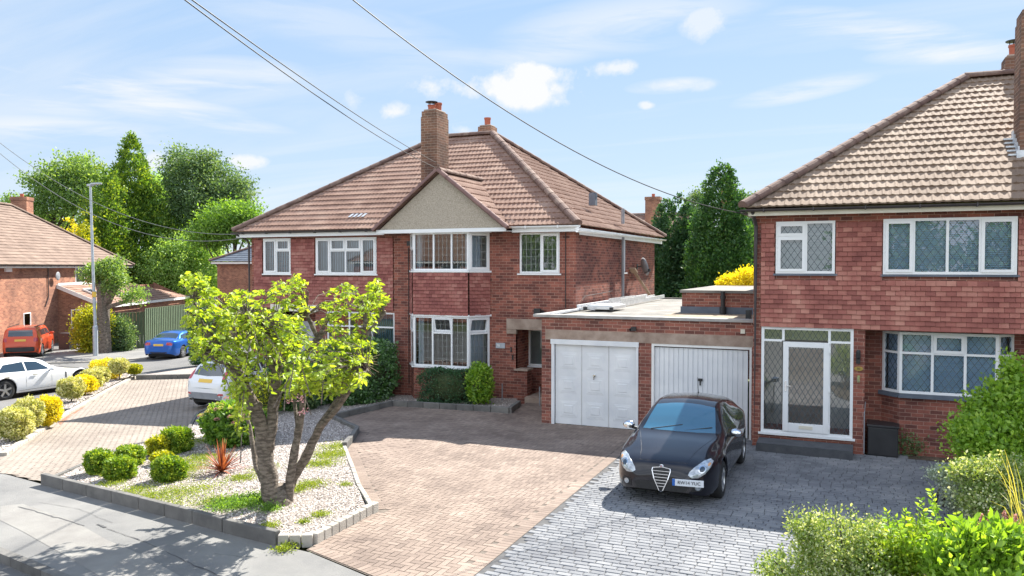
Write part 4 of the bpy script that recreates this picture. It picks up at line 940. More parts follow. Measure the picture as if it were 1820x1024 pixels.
# ================================================================ right house
H2 = thing('tile_hung_house', 'tile hung brick house with glazed porch, right of the garages', 'house', (2, 18.35, 0))
F2 = 18.35; a0, a1 = -2.13, 9.0
w = MB()
uo = [(-1.66-a0, -.46-a0, 3.85, 4.98), (.47-a0, 2.86-a0, 3.84, 4.99)]
wall(w, (a0, F2), (a1, F2), 2.66, 5.15, uo, .1)
wall(w, (a0, F2), (-1.955, F2), -.1, 2.66); wall(w, (-.075, F2), (.15, F2), -.1, 2.66); w.face([(.15, F2, -.1), (.15, 19.05, -.1), (.15, 19.05, 2.66), (.15, F2, 2.66)])
wall(w, (-1.955, F2), (-.075, F2), -.1, .30)
wall(w, (.15, 19.05), (a1, 19.05), -.1, 2.66, [(.38, 2.76, 1.32, 2.62)], .1)
wall(w, (a1, F2), (a1, 28.4), -.1, 5.15); wall(w, (a1, 28.4), (a0, 28.4), -.1, 5.15); wall(w, (a0, 28.4), (a0, F2), -.1, 5.15, [(3.0, 3.6, 3.8, 4.8)], .1)
B2 = [(.50, 19.05), (.82, 18.70), (2.63, 18.70), (2.95, 19.05)]
for a, b in zip(B2[:-1], B2[1:]): wall(w, a, b, -.1, 1.27)
w.build('wall', M['brick'], H2)
th = MB(); tile_hang(th, (-1.97, F2), (a1-.1, F2), 2.68, 4.94, [(-1.66+1.97-.02, -.46+1.97+.02, 3.74, 5), (.47+1.97-.02, 2.86+1.97+.02, 3.72, 5)], g=.103, w=.185); th.build('tile_cladding', M['tile_hung'], H2)
q = MB(); q.face([(a0, F2, 2.655), (a1, F2, 2.655), (a1, 19.05, 2.655), (a0, 19.05, 2.655)]); q.build('overhang_soffit', M['cream'], H2)
q = MB(); q.box((a0+.2, 20.6, -.1), (a1-.2, 20.7, 5.1)); q.box((a0+.1, F2+.12, 2.75), (a1-.1, 26.9, 2.85)); q.box((a0+.1, 19.6, .1), (a1-.1, 26.9, .2)); q.build('interior_wall', M['room'], H2)
window(H2, (-1.66, F2), (-.46, F2), 3.85, 4.98, [(0, .62, .80, 1.13, 1), (0, .62, 0, .80, 1), (.62, 1.2, 0, 1.13, 0)], back=-.045, lead='dia', behind=[('horiz', .03, 1.17, 'blind_pale')], leadm='lead_dark', lsp=(.14, .2), silm='slate')
window(H2, (.47, F2), (2.86, F2), 3.84, 4.99, [(0, .57, 0, 1.15, 1), (.57, 1.18, 0, 1.15), (1.18, 1.76, 0, 1.15), (1.76, 2.39, 0, 1.15, 1)], back=-.045, lead='dia', behind=[('horiz', .03, 2.36, 'blind')], leadm='lead_dark', lsp=(.14, .2), silm='slate')
window(H2, B2[0], B2[1], 1.32, 2.62, [(0, .47, .86, 1.3), (0, .47, 0, .86)], back=0, lead='dia', behind=[('horiz', .03, .44, 'blind')], leadm='lead_dark', lsp=(.14, .2), silm='slate')
window(H2, B2[1], B2[2], 1.32, 2.62, [(0, .62, .86, 1.3), (.62, 1.22, .86, 1.3, 1), (1.22, 1.81, .86, 1.3), (0, .62, 0, .86), (.62, 1.22, 0, .86), (1.22, 1.81, 0, .86)], back=0, lead='dia', behind=[('horiz', .03, 1.78, 'blind')], leadm='lead_dark', lsp=(.14, .2), silm='slate')
window(H2, B2[2], B2[3], 1.32, 2.62, [(0, .47, .86, 1.3), (0, .47, 0, .86)], back=0, lead='dia', behind=[('horiz', .03, .44, 'blind')], leadm='lead_dark', lsp=(.14, .2), silm='slate')
PO = window(H2, (-1.95, F2), (-.075, F2), .34, 2.68, [(0, .46, 2.04, 2.34), (.46, 1.40, 2.04, 2.34), (1.40, 1.875, 2.04, 2.34), (0, .46, 0, 2.04), (1.40, 1.875, 0, 2.04)], back=-.01, lead='dia', leadm='lead_dark', lsp=(.115, .2), gl='glass_porch', name='porch_screen', fw=.06)
pd = MB(); pd.T = frameT((-1.49, F2+.0), (-.55, F2))[0]
s0 = .115; X1 = .94; z0, z1 = .40, 2.36
pd.box((.0, -.05, z0), (s0, .045, z1)).box((X1-s0, -.05, z0), (X1, .045, z1)).box((s0, -.05, z0), (X1-s0, .045, z0+.18)).box((s0, -.05, z1-s0), (X1-s0, .045, z1))
PD = pd.build('porch_door', M['upvc'], H2, bevel=.006)
g = MB(); g.T = pd.T; g.face([(s0, .0, z0+.18), (X1-s0, 0, z0+.18), (X1-s0, 0, z1-s0), (s0, 0, z1-s0)]); g.build('pane', M['glass_porch'], PD)
l = MB(); l.T = pd.T; xa, xb, ya, yb = s0, X1-s0, z0+.18, z1-s0; sx, sz = .115, .2; sl_ = sz/sx
for sg in (1, -1):
    for kk in range(-12, 24):
        xs = xa+kk*sx; t0, t1 = 0, (yb-ya)/sl_
        if sg == 1: t0 = max(t0, xa-xs); t1 = min(t1, xb-xs)
        else: t0 = max(t0, xs-xb); t1 = min(t1, xs-xa)
        if t1-t0 > .01: l.bar((xs+sg*t0, .005+.001*sg, ya+sl_*t0), (xs+sg*t1, .005+.001*sg, ya+sl_*t1), .010, .004, (0, 1, 0))
l.build('leading', M['lead_dark'], PD)
h = MB(); h.T = pd.T; h.box((.04, .045, 1.28), (.075, .06, 1.5)); h.bar((.06, .08, 1.40), (.17, .08, 1.40), .018, .018); h.build('handle', M['chrome'], PD)
h = MB(); h.T = pd.T; h.box((.34, .045, .47), (.62, .056, .54)); h.build('letter_box', M['cream'], PD)
h = MB(); h.T = pd.T
for z in (.5, 1.3, 2.15): h.box((X1-.02, .045, z), (X1+.03, .065, z+.12))
h.build('hinge', M['upvc'], PD)
# porch inside: rear wall with an inner door and a plant pot stand
q = MB(); wall(q, (-1.95, 19.5), (-.08, 19.5), .2, 2.68, [(.5, 1.3, .2, 2.1)], .06); q.face([(-1.955, F2+.07, .2), (-1.955, 19.5, .2), (-1.955, 19.5, 2.65), (-1.955, F2+.07, 2.65)]); q.face([(-.076, 19.5, .2), (-.076, F2+.07, .2), (-.076, F2+.07, 2.65), (-.076, 19.5, 2.65)]); q.build('porch_inner_wall', M['room'], H2)
q = MB(); q.box((-1.45, 19.51, .22), (-.65, 19.55, 2.1)); q.build('inner_door', M['timber'], H2)
q = MB(); q.box((-1.95, F2+.08, .19), (-.08, 19.5, .32)); q.build('porch_floor', M['terracotta'], H2)
st = MB(); st.face([(-1.98, 18.31, .22), (-1.98, 17.80, .2), (-.06, 17.72, .2), (-.06, 18.31, .22)]); st.face([(-2.0, 17.8, -.02), (-.06, 17.72, -.02), (-.06, 17.72, .2), (-1.98, 17.80, .2)]); st.face([(-2.0, 18.31, -.02), (-2.0, 17.8, -.02), (-1.98, 17.8, .2), (-1.98, 18.31, .22)]); st.face([(-.06, 17.72, -.02), (-.06, 18.31, -.02), (-.06, 18.31, .22), (-.06, 17.72, .2)])
st.build('porch_step', M['step'], H2)
q = MB(); q.box((-.02, F2-.07, 1.95), (.06, F2-.003, 2.05)); q.lathe([(.03, 2.05), (.045, 2.08), (.045, 2.2), (.03, 2.24), (.001, 2.24)], (.02, F2-.06, 0), 12); q.build('wall_lantern', M['black'], H2)
q = MB(); q.T = Matrix.Translation((.03, F2-.012, 1.84)) @ Matrix.Rotation(R(90), 4, 'X'); q.lathe([(.001, .0), (.085, .0), (.085, .012), (.001, .012)], n=24)
for v in range(len(q.v)): x, y, z = q.v[v]; q.v[v] = (x, y, 1.84+(z-1.84)*.55)
NP = q.build('house_number', M['brass'], H2); text('lettering', '80', .06, (.03, F2-.03, 1.84), (R(90), 0, 0), M['ink'], NP)
q = MB(); q.box((.005, F2-.03, 1.55), (.055, F2-.003, 1.7)); q.build('door_bell', M['chrome'], H2)
q = MB(); e = 1.27
for a, b in zip(B2[:-1], B2[1:]): T, ln = frameT(a, b); q.T = T; q.box((-.02, -.02, 1.235), (ln+.02, .09, 1.275))
q.T = None; q.build('bay_sill', M['slate'], H2)
# roof
rb = MB(); E2 = dict(EL=-2.30, ER=9.4, EF=17.93, EB=29.3, RL=2.49, RR=5.0, RY=23.6, EZ=5.29, RZ=8.84)
hipped(rb, **E2, per=.165, hr=.018, g=.33)
RO2 = rb.build('roof', M['roof_r'], H2)
hb = MB()
for a, b in (((-2.3, 17.93, 5.34), (2.49, 23.6, 8.89)), ((-2.3, 29.3, 5.34), (2.49, 23.6, 8.89)), ((9.4, 17.93, 5.34), (5, 23.6, 8.89)), ((2.49, 23.6, 8.89), (5, 23.6, 8.89))): caps(hb, a, b, .13)
hb.build('ridge_tiles', M['ridge'], RO2)
q = MB(); q.box((-2.2, 18.0, 5.10), (9.3, 18.02, 5.24)); q.box((-2.22, 18.02, 5.1), (-2.2, 27.3, 5.24)); q.build('fascia', M['cream'], H2)
q = MB(); q.box((-2.2, 18.02, 5.12), (9.3, 27.3, 5.13)); q.build('soffit', M['white'], H2)
q = MB(); gutter(q, (-2.38, 17.92, 5.24), (9.4, 17.92, 5.24)); gutter(q, (-2.32, 27.4, 5.2), (-2.32, 17.9, 5.2)); q.tube([(-2.12, 17.97, 5.2), (-2.1, 18.2, 5.02), (-2.08, 18.28, 4.9), (-2.08, 18.28, .02)], .042, 10); q.build('gutter', M['brown_fascia'], H2)
chimney(H2, 3.06, 4.1, 19.55, 20.3, 6.0, 9.35, [(3.4, 19.9, .3, 0)])
chimney(H2, 3.4, 4.05, 24.0, 24.7, 7.5, 9.4, [(3.65, 24.3, .3, 1)])
q = MB()
for i in range(5): y = 19.5+i*.17; z = 5.29+(y-17.93)*.626; q.box((3.03, y, z-.03), (3.057, y+.18, z+.24)); q.box((2.86, y, z+.05), (3.03, y+.17, z+.085))
q.box((3.0, 19.44, 6.16), (4.16, 19.548, 6.42)); q.build('flashing', M['flash'], H2)
BX = thing('storage_box', 'black plastic storage bin with a lid in the dark recess beside the right bay window', 'bin', (.5, 18.75, 0))
q = MB(); q.prism([(.22, 18.35), (.80, 18.30), (.82, 18.78), (.22, 18.95)], .02, .62); q.build('body', M['black'], BX, bevel=.02)
q = MB(); q.prism([(.20, 18.33), (.82, 18.28), (.84, 18.80), (.20, 18.97)], .625, .67); q.build('lid', M['black'], BX, bevel=.01)
q = MB(); q.tube([(.15, 18.32, .05), (.15, 18.32, .9), (.17, 18.6, 1.1)], .012); q.build('garden_hose_pipe', M['grey'], label='thin grey pipe standing against the brick pier beside the black bin', cat='pipe')
# ================================================================ left neighbour house, fence, lamp
d_ = Vector((-.454, .891, 0)); LA = math.atan2(d_.y, d_.x)
H3 = thing('corner_house', 'orange brick house with a tan tiled roof and lean-to behind the orange car', 'house', (-47, 35, -.9), LA)
# local frame: x runs along the wall away from the camera, y towards the back of the house; facade looks towards -y
def build_left(mb, name, mat, **k): return mb.build(name, M[mat], k.pop('parent', H3), False, **k)
w = MB(); sA, sB, dp_ = -14.0, 10.7, 11.0
wall(w, (sA, 0), (sB, 0), -.3, 5.0, [(-sA+2.6, -sA+3.9, 3.8, 4.86), (-sA-3.8, -sA-3.0, 1.35, 2.15)], .1)
wall(w, (sB, 0), (sB, dp_), -.3, 5.0); wall(w, (sB, dp_), (sA, dp_), -.3, 5.0); wall(w, (sA, dp_), (sA, 0), -.3, 5.0); build_left(w, 'wall', 'brick_left')
q = MB(); q.box((sA+.2, .7, -.2), (sB-.2, .8, 4.9)); build_left(q, 'interior_wall', 'inside')
I4 = Matrix.Identity(4)
window(H3, (2.6, 0), (3.9, 0), 3.8, 4.86, [(0, 1.3, 0, 1.06)], back=-.02, world=False)
window(H3, (-3.8, 0), (-3.0, 0), 1.35, 2.15, [(0, .8, 0, .8)], back=-.02, world=False)
rb = MB(); ez, rz = 5.02, 9.15; x0, x1, y0, y1, xr = sA-.4, sB+.4, -.4, dp_+.4, 5.1
def hl(rb):
    hipped(rb, x0, x1, y0, y1, x0+5.9, xr, 5.5, ez, rz, back=True, left=True, right=True, du=.075)
hl(rb); RO3 = build_left(rb, 'roof', 'roof_l')
q = MB()
for a, b in (((x1, y0, ez+.05), (xr, 5.5, rz+.05)), ((x1, y1, ez+.05), (xr, 5.5, rz+.05)), ((x0+5.9, 5.5, rz+.05), (xr, 5.5, rz+.05))): caps(q, a, b, .13, .9)
build_left(q, 'ridge_tiles', 'roof_l', parent=RO3)
q = MB(); q.box((x0+.05, y0+.06, 4.82), (x1-.05, y0+.08, 4.96)); q.box((x1-.08, y0+.08, 4.82), (x1-.06, y1-.05, 4.96)); build_left(q, 'fascia', 'white')
q = MB(); gutter(q, (x1, y0-.02, 4.98), (x0, y0-.02, 4.98)); build_left(q, 'gutter', 'brown_fascia')
q = MB(); q.box((x0+.1, y0+.08, 4.93), (x1-.1, y1-.1, 4.95)); build_left(q, 'soffit', 'white')
def chim_l(parent, x, y, z0, z1, w_=1.05, d=.75, mat='brick_left'):
    c = MB(); c.box((x, y, z0), (x+w_, y+d, z1-.25)).box((x-.04, y-.04, z1-.25), (x+w_+.04, y+d+.04, z1)); C = c.build('chimney', M[mat], parent, False)
    p = MB(); p.lathe([(.12, z1), (.13, z1+.25), (.1, z1+.25), (.1, z1)], (x+w_/2, y+d/2, 0), 12); p.build('chimney_pot', M['terracotta'], C, False); return C
chim_l(H3, 6.6, 5.2, 6.0, 9.9, .9, 1.1)
q = MB(); q.lathe([(.001, -.05), (.2, -.03), (.28, .0), (.001, .0)], (-.2, -.25, 4.3), 16, axis='y'); q.tube([(-.2, 0, 4.3), (-.2, -.25, 4.3)], .02); build_left(q, 'satellite_dish', 'grey')
q = MB(); q.box((-5.7, -.12, 4.6), (-5.1, -.01, 4.9)); build_left(q, 'alarm_box', 'white')
q = MB(); q.tube([(-1.0, -.05, 4.9), (-1.0, -.05, 3.0), (-1.4, -.05, 2.4)], .03); build_left(q, 'waste_pipe', 'brown_fascia')
# lean-to on the near side, its mono-pitch roof falls towards the street corner
lw = MB(); l0, l1, ly = .3, 16, -2.6
wall(lw, (l0, 0), (l0, ly), -.3, 2.35, [(1.3, 2.75, .65, 1.85)], .1) if False else None
lw.face([(l0, 0, -.3), (l0, ly, -.3), (l0, ly, 2.42), (l0, 0, 3.6)]); wall(lw, (l0, ly), (l1, ly), -.3, 2.45, (), .1); lw.face([(l1, ly, -.3), (l1, 0, -.3), (l1, 0, 3.6), (l1, ly, 2.42)]); lw.face([(l1, 0, -.3), (sB, 0, -.3), (sB, 0, 3.45), (l1, 0, 3.45)])
LT = build_left(lw, 'lean_to_wall', 'brick_left')
window(H3, (l0-.0, -.8), (l0, -2.1), .95, 2.15, [(0, .65, 0, 1.2), (.65, 1.3, 0, 1.2)], back=-.05, world=False, behind=[('flat', .1, 1.2, 'curtain')])
rb = MB(); Ls = math.hypot(2.9, 1.25); roof_plane(rb, (l0-.15, ly-.3, 2.42), (1, 0, 0), (0, 2.9, 1.25), 0, l1-l0+.3, 0, 10.6, Ls, du=.075); LR = build_left(rb, 'lean_to_roof', 'roof')
q = MB(); q.bar((l0-.2, ly-.35, 2.36), (l0-.2, .05, 3.66), .04, .24); q.box((l0-.15, ly-.36, 2.22), (l1+.1, ly-.33, 2.40)); q.box((l0-.1, -.08, 3.68), (sB, -.02, 3.84)); build_left(q, 'barge_board', 'white', parent=LT)
for sx_ in (1.7, 4.6):
    q = MB(); rvv = Vector((0, 2.9, 1.25)).normalized(); nn = Vector((1, 0, 0)).cross(rvv); c = Vector((sx_, -2.0, 2.42+(-2.0-ly+.3)*1.25/2.9))+nn*.09
    q.face([c, c+Vector((1.0, 0, 0)), c+Vector((1.0, 0, 0))+rvv*1.25, c+rvv*1.25]); SK = build_left(q, 'roof_window', 'car_glass', parent=LT)
    q = MB(); A_ = [c, c+Vector((1, 0, 0)), c+Vector((1, 0, 0))+rvv*1.25, c+rvv*1.25]
    for i in range(4): q.bar(A_[i], A_[(i+1) % 4], .1, .1, nn)
    build_left(q, 'frame', 'alu', parent=SK)
# grey roofed house between the left trees and the main pair
def simple_house(name, label, loc, rz, L, D, ez, rz_, wm, rm, wins=(), chim=None, g0=-.6, per=.3):
    H = thing(name, label, 'house', loc, rz); w = MB()
    ops = [(a, a+b, c, c+d) for a, b, c, d in wins]
    wall(w, (0, 0), (L, 0), g0, ez, ops, .1); wall(w, (L, 0), (L, D), g0, ez); wall(w, (L, D), (0, D), g0, ez); wall(w, (0, D), (0, 0), g0, ez); w.build('wall', M[wm], H, False)
    q = MB(); q.box((.3, .8, g0), (L-.3, .9, ez-.1)); q.build('interior_wall', M['inside'], H, False)
    for a, b, c, d in wins: window(H, (a, 0), (a+b, 0), c, c+d, [(0, b/2, 0, d), (b/2, b, 0, d)], back=-.02, world=False)
    rb = MB(); hipped(rb, -.4, L+.4, -.4, D+.4, D/2, L-D/2, D/2, ez+.1, rz_, du=.15); RO = rb.build('roof', M[rm], H, False)
    q = MB(); e = .05
    for a, b in (((-.4, -.4, ez+.1+e), (D/2, D/2, rz_+e)), ((L+.4, -.4, ez+.1+e), (L-D/2, D/2, rz_+e)), ((D/2, D/2, rz_+e), (L-D/2, D/2, rz_+e))): caps(q, a, b, .12, .9)
    q.build('ridge_tiles', M['ridge'], RO, False)
    q = MB(); q.box((-.32, -.32, ez-.1), (L+.32, -.30, ez+.06)); q.box((-.3, -.3, ez-.02), (L+.3, D+.3, ez)); q.build('fascia', M['white'], H, False)
    for c in chim or (): chim_l(H, *c)
    return H
p = atg(398, 560); simple_house('grey_roof_house', 'brick house with a slate grey roof glimpsed between the willow and the main pair', (atd(386, 474, 60).x, atd(386, 474, 60).y, -.9), R(-10), 14, 8, 5.2, 7.4, 'brick_left', 'slate')
simple_house('rear_house', 'brown roofed house behind the main pair, its square brick chimney beside the conifers', (-22.5, 57, -.5), R(3), 15.5, 9.5, 5.0, 8.6, 'brick', 'roof', wins=((10.5, 1.6, 3.2, 1.2), (2, 1.6, 3.2, 1.2)), chim=[(13.0, 5.5, 5.8, 10.6, 1.0, .9, 'brick_left'), (7.5, 3.4, 6, 9.9, 1.1, .9, 'brick_left')])
# fences
def fence(name, label, a, b, h, mat, wd=.10, gap=.012, posts=True, batt=False):
    a, b = Vector(a), Vector(b); T = thing(name, label, 'fence', a); D = (b-a).length; d = (b-a).normalized(); q = MB(); n = int(D/(wd+gap)); s = Vector((d.y, -d.x, 0))
    for i in range(n):
        p = a+d*(i*(wd+gap)); r = random.random(); e = s*(.018 if i % 2 else 0); hh = h+random.uniform(-.01, .01)
        A_ = [p+e, p+d*wd+e]; q.bar((A_[0]+A_[1])/2+Vector((0, 0, -.05)), (A_[0]+A_[1])/2+Vector((0, 0, hh)), wd, .018, d if False else s, r)
    q.build('boards', M[mat], T)
    if batt:
        q = MB()
        for i in range(0, n, 2): p = a+d*(i*(wd+gap))+s*.045; q.bar(p, p+Vector((0, 0, h)), .045, .03, s)
        q.build('battens', M['fence_new'], T)
    q = MB(); q.bar(a+Vector((0, 0, h+.02))-s*.0, b+Vector((0, 0, h+.02)), .09, .03); q.build('capping', M[mat], T); return T
pf = atg(258, 618); pf2 = atg(190, 626); pf3 = atg(372, 596)
fence('board_fence', 'dark green mossy board fence behind the pollarded tree', atg(196, 624), pf, 2.15, 'fence')
fence('batten_fence', 'green fence with pale upright battens behind the blue car', pf, pf3, 2.35, 'fence', batt=True)
fence('garden_fence', 'plain garden fence behind the left end of the main pair', (-42, 41.5, -.9), (-20, 36, -.7), 1.8, 'timber')
# street lamp
b = atg(170, 634); b.z += .05
SL = thing('street_lamp', 'tall grey galvanised street lamp standing on the far pavement beside the pollarded tree', 'street lamp', b)
top = Vector((b.x-.22, b.y, b.z+9.25))
q = MB(); q.tube([b, b+Vector((0, 0, 1.6)), b+Vector((0, 0, 1.65)), b+(top-b)*.5, top], [.13, .13, .085, .075, .06], 12); q.build('pole', M['galv'], SL, smooth=False)
q = MB(); q.tube([top-Vector((.05, 0, .0)), top+Vector((.5, 0, .08))], .035); q.build('arm', M['galv'], SL)
q = MB(); q.prism([(top.x+.15, top.y-.14), (top.x+.75, top.y-.12), (top.x+.85, top.y), (top.x+.75, top.y+.12), (top.x+.15, top.y+.14)], top.z+.05, top.z+.14); q.prism([(top.x-.18, top.y-.1), (top.x+.12, top.y-.1), (top.x+.12, top.y+.1), (top.x-.18, top.y+.1)], top.z-.02, top.z+.1); q.build('lamp_head', M['galv'], SL, bevel=.02)
q = MB(); q.lathe([(.105, 3.2), (.105, 3.5)], (b.x-.05, b.y, b.z), 12); q.build('band', M['plate_y'], SL)
# low cabinet by the corner house
c = atg(104, 622); U = MB(); U.box((c.x-.0, c.y, c.z), (c.x+.9, c.y+.5, c.z+1.0)); U.build('utility_cabinet', M['brown_fascia'], label='low dark cabinet against the brick wall beside the orange car', cat='cabinet', bevel=.02)
# ================================================================ overhead cables
def cable(label, pts, sag, mat='cable', rad=.011):
    mb = MB(); a, b = Vector(pts[0]), Vector(pts[1]); n = 26
    P = [a+(b-a)*(i/n)-Vector((0, 0, 4*sag*(i/n)*(1-i/n))) for i in range(n+1)]; mb.tube(P, rad, 6)
    mb.build('overhead_cable', M[mat], label=label, cat='cable', group='overhead telephone cables')
cable('upper of the two close cables running down to the gable top', (atd(322, -14, 9), at(781, 292, 23.2)), .12, rad=.0085)
cable('lower of the two close cables running down to the gable top', (atd(310, -14, 9), at(779, 300, 23.1)), .18, rad=.0085)
cable('single cable crossing the sky down to the corner of the right house', (atd(610, -14, 11), Vector((-2.28, 17.95, 5.15))), .55, rad=.009)
cable('upper cable at the left edge crossing in front of the trees', (atd(-30, 230, 26), Vector((-19.5, 21.45, 5.12))), .95, 'cable_pale', .010)
cable('lower cable at the left edge crossing in front of the trees', (atd(-30, 247, 26), Vector((-19.5, 21.45, 4.98))), 1.15, 'cable_pale', .010)
# ================================================================ foliage
def leaf_arrays(P, D, s, kind='quad', droop=0):
    """P positions, D leaf directions, s sizes -> vertices and faces"""
    n = len(P); D = D/np.maximum(np.linalg.norm(D, axis=1, keepdims=True), 1e-6); ref = rng.normal(size=(n, 3)); sd = np.cross(D, ref); sd /= np.maximum(np.linalg.norm(sd, axis=1, keepdims=True), 1e-6)
    s = s.reshape(-1, 1)
    if kind == 'quad':
        V = np.stack([P-D*s*.5, P+sd*s*.32, P+D*s*.55, P-sd*s*.32], 1); return V.reshape(-1, 3), np.arange(n*4).reshape(n, 4)
    nr = np.cross(sd, D)
    # folded, pointed leaf: 2 quads
    a = P; m1 = P+D*s*.38-nr*s*.02; m2 = P+D*s*.78-nr*s*(.10+droop); t = P+D*s*1.05-nr*s*(.22+droop)
    l = P+D*s*.42+sd*s*.24+nr*s*.07-nr*s*.04; r = P+D*s*.42-sd*s*.24+nr*s*.07-nr*s*.04
    l2 = P+D*s*.75+sd*s*.17-nr*s*(.06+droop*.7); r2 = P+D*s*.75-sd*s*.17-nr*s*(.06+droop*.7)
    V = np.stack([a, m1, m2, t, l, l2, r, r2], 1).reshape(-1, 3); b = np.arange(n)[:, None]*8
    F = np.concatenate([b+np.array([[0, 1, 4, 4]]), b+np.array([[1, 2, 5, 4]]), b+np.array([[2, 3, 5, 5]]), b+np.array([[0, 6, 1, 1]]), b+np.array([[1, 6, 7, 2]]), b+np.array([[2, 7, 3, 3]])])
    return V, F
def leaf_mesh(name, P, D, s, rn, mat, parent=None, kind='quad', droop=0, world=True, **k):
    V, F = leaf_arrays(P, D, s, 'quad' if kind == 'quad' else 'leaf', droop)
    if kind != 'quad':
        # triangles and quads mixed: use two-triangle form
        n = len(P); V = V; b = np.arange(n)[:, None]*8
        T = np.concatenate([b+np.array([[x]]) if False else b+np.array(x)[None, :] for x in ((0, 1, 4), (1, 2, 5), (1, 5, 4), (2, 3, 5), (0, 6, 1), (1, 6, 7), (1, 7, 2), (2, 7, 3))])
        F = T; rn = np.tile(rn, 8)
    if parent is not None and world: V = V-np.array(wloc(parent))
    return mkmesh(name, V, F, rn, mat, parent, **k)
def cnoise(P, f, seed=0):
    return np.array([noise.noise(Vector((float(p[0])*f+seed, float(p[1])*f-seed*.7, float(p[2])*f+seed*.3))) for p in P])
def crown(centers, radii, n, leaf, clump=26, spread=.5, shell=.55, up=0., seed=0, droop=0., rndb=.5):
    """leaf clumps on and inside a set of ellipsoids; returns arrays"""
    cs = np.array(centers, float); rs = np.array(radii, float); vol = rs.prod(1)**(2/3); pr = vol/vol.sum(); m = n//clump
    idx = rng.choice(len(cs), m, p=pr); d = rng.normal(size=(m, 3)); d /= np.linalg.norm(d, axis=1, keepdims=True); rad = shell+(1.03-shell)*rng.random((m, 1))**.6
    nz = cnoise(d*1.7+cs[idx]*.7, 1.2, seed)[:, None]; C = cs[idx]+d*rs[idx]*rad*(1+.52*nz)
    # drop clumps where noise says there is a gap
    keep = (cnoise(C, .9/max(.3, rs.mean()*.45), seed+5) > -.16) | (rng.random(m) < .16); C = C[keep]; d = d[keep]; m = len(C)
    cr = rng.random(m); P = np.repeat(C, clump, 0)+rng.normal(size=(m*clump, 3))*spread*np.array([1, 1, .75]); N_ = len(P)
    D = np.repeat(d, clump, 0)*.8+rng.normal(size=(N_, 3))*.8+np.array([0, 0, up-droop]); s = leaf*rng.uniform(.6, 1.35, N_)
    rn = np.clip(np.repeat(cr, clump)*.45+rng.random(N_)*.4+rndb*.25, 0, 1); return P, D, s, rn
def cone_crown(base, h, r, n, leaf, clump=22, spread=.28, power=.8, seed=0, rag=.25, lo=0.0, tip=.03):
    m = n//clump; t = rng.random(m)**.72; t = lo+(1-lo)*(1-t) if False else 1-(1-lo)*np.sqrt(rng.random(m)); t = np.where(rng.random(m) < .25, rng.random(m)**.8, t)
    t = np.clip(1-np.sqrt(rng.random(m))*(1-lo), lo, 1); a = rng.random(m)*6.283; prof = r*((1-t)**power)*(1-.35*np.maximum(0, .12-t)/.12)+tip
    C = np.stack([np.cos(a), np.sin(a), np.zeros(m)], 1); nz = cnoise(np.concatenate([C[:, :2]*1.6, (t*h/r*1.2)[:, None]], 1), 1.6, seed)
    rad = prof*(.40+.65*rng.random(m)**.55)*(1+rag*1.3*nz); P0 = np.array(base)+C*rad[:, None]+np.array([0, 0, 1])*(t*h)[:, None]
    P = np.repeat(P0, clump, 0)+rng.normal(size=(m*clump, 3))*spread*np.repeat((.35+.65*(1-t)), clump)[:, None]; N_ = len(P)
    D = np.repeat(C, clump, 0)*.8+np.array([0, 0, .7])+rng.normal(size=(N_, 3))*.55; s = leaf*rng.uniform(.6, 1.4, N_)
    rn = np.clip(np.repeat(rng.random(m), clump)*.5+rng.random(N_)*.5, 0, 1); return P, D, s, rn
def trunk_mesh(T, base, h, r, mat='bark_dark', limbs=(), lean=(0, 0)):
    q = MB(); b = Vector(base); t = b+Vector((lean[0], lean[1], h)); q.tube([b-Vector((0, 0, .3)), b+(t-b)*.3, b+(t-b)*.7, t], [r*1.3, r, r*.7, r*.3], 8, wob=.15)
    for (f, e, lr) in limbs:
        s = b+(t-b)*f; e = Vector(e); mid = (s+e)/2+Vector((0, 0, .3)); q.tube([s, mid, e], [lr, lr*.7, lr*.25], 6, wob=.1)
    return q.build('trunk', M[mat], T)
def tree(name, label, base, C, Rr, n, leaf, mat, tr=.25, th=None, clump=26, spread=.5, shell=.55, up=0, seed=0, droop=0, group='trees behind the corner house', cat='tree', limbs=8):
    cs = np.array(C); zc = cs[:, 2].mean(); base = (float(cs[:, 0].mean()), float(cs[:, 1].mean()), base[2]); T = thing(name, label, cat, base, 0, group)
    lm = []
    for i in range(limbs):
        j = random.randrange(len(C)); d = Vector((random.gauss(0, 1), random.gauss(0, 1), random.gauss(.3, .6))).normalized(); e = Vector(C[j])+Vector((d.x*Rr[j][0], d.y*Rr[j][1], d.z*Rr[j][2]))*.75; lm.append((random.uniform(.45, .95), e, tr*.4))
    trunk_mesh(T, base, (th or zc-base[2]), tr, limbs=lm)
    P, D, s, rn = crown(C, Rr, n, leaf, clump, spread, shell, up, seed, droop); leaf_mesh('crown', P, D, s, rn, M[mat], T); return T
def cone(name, label, base, h, r, n, leaf, mat, group, tr=.2, **k):
    T = thing(name, label, 'tree', base, 0, group); trunk_mesh(T, base, h*.55, tr*.8); P, D, s, rn = cone_crown(base, h, r, n, leaf, **k); leaf_mesh('crown', P, D, s, rn, M[mat], T); return T
def pxs(px, py, dep): return atd(px, py, dep)
def ell(lst, dep, dr=1.0):
    """crown lobes from their place seen at a given distance: centre and radius in metres"""
    C, Rr = [], []
    for (x, y, rx, ry, dd) in lst:
        de = dep+dd; C.append(tuple(atd(x, y, de))); k = de/1415.; Rr.append((rx*k, (rx+ry)*.5*k*dr, ry*k))
    return C, Rr
GT = 'trees behind the corner house'
C, Rr = ell([(85, 325, 38, 32, 0), (135, 310, 42, 32, 2), (60, 365, 28, 25, -1), (120, 355, 45, 28, 0), (165, 330, 30, 40, 1), (90, 400, 45, 25, 3), (20, 360, 18, 14, 5)], 84)
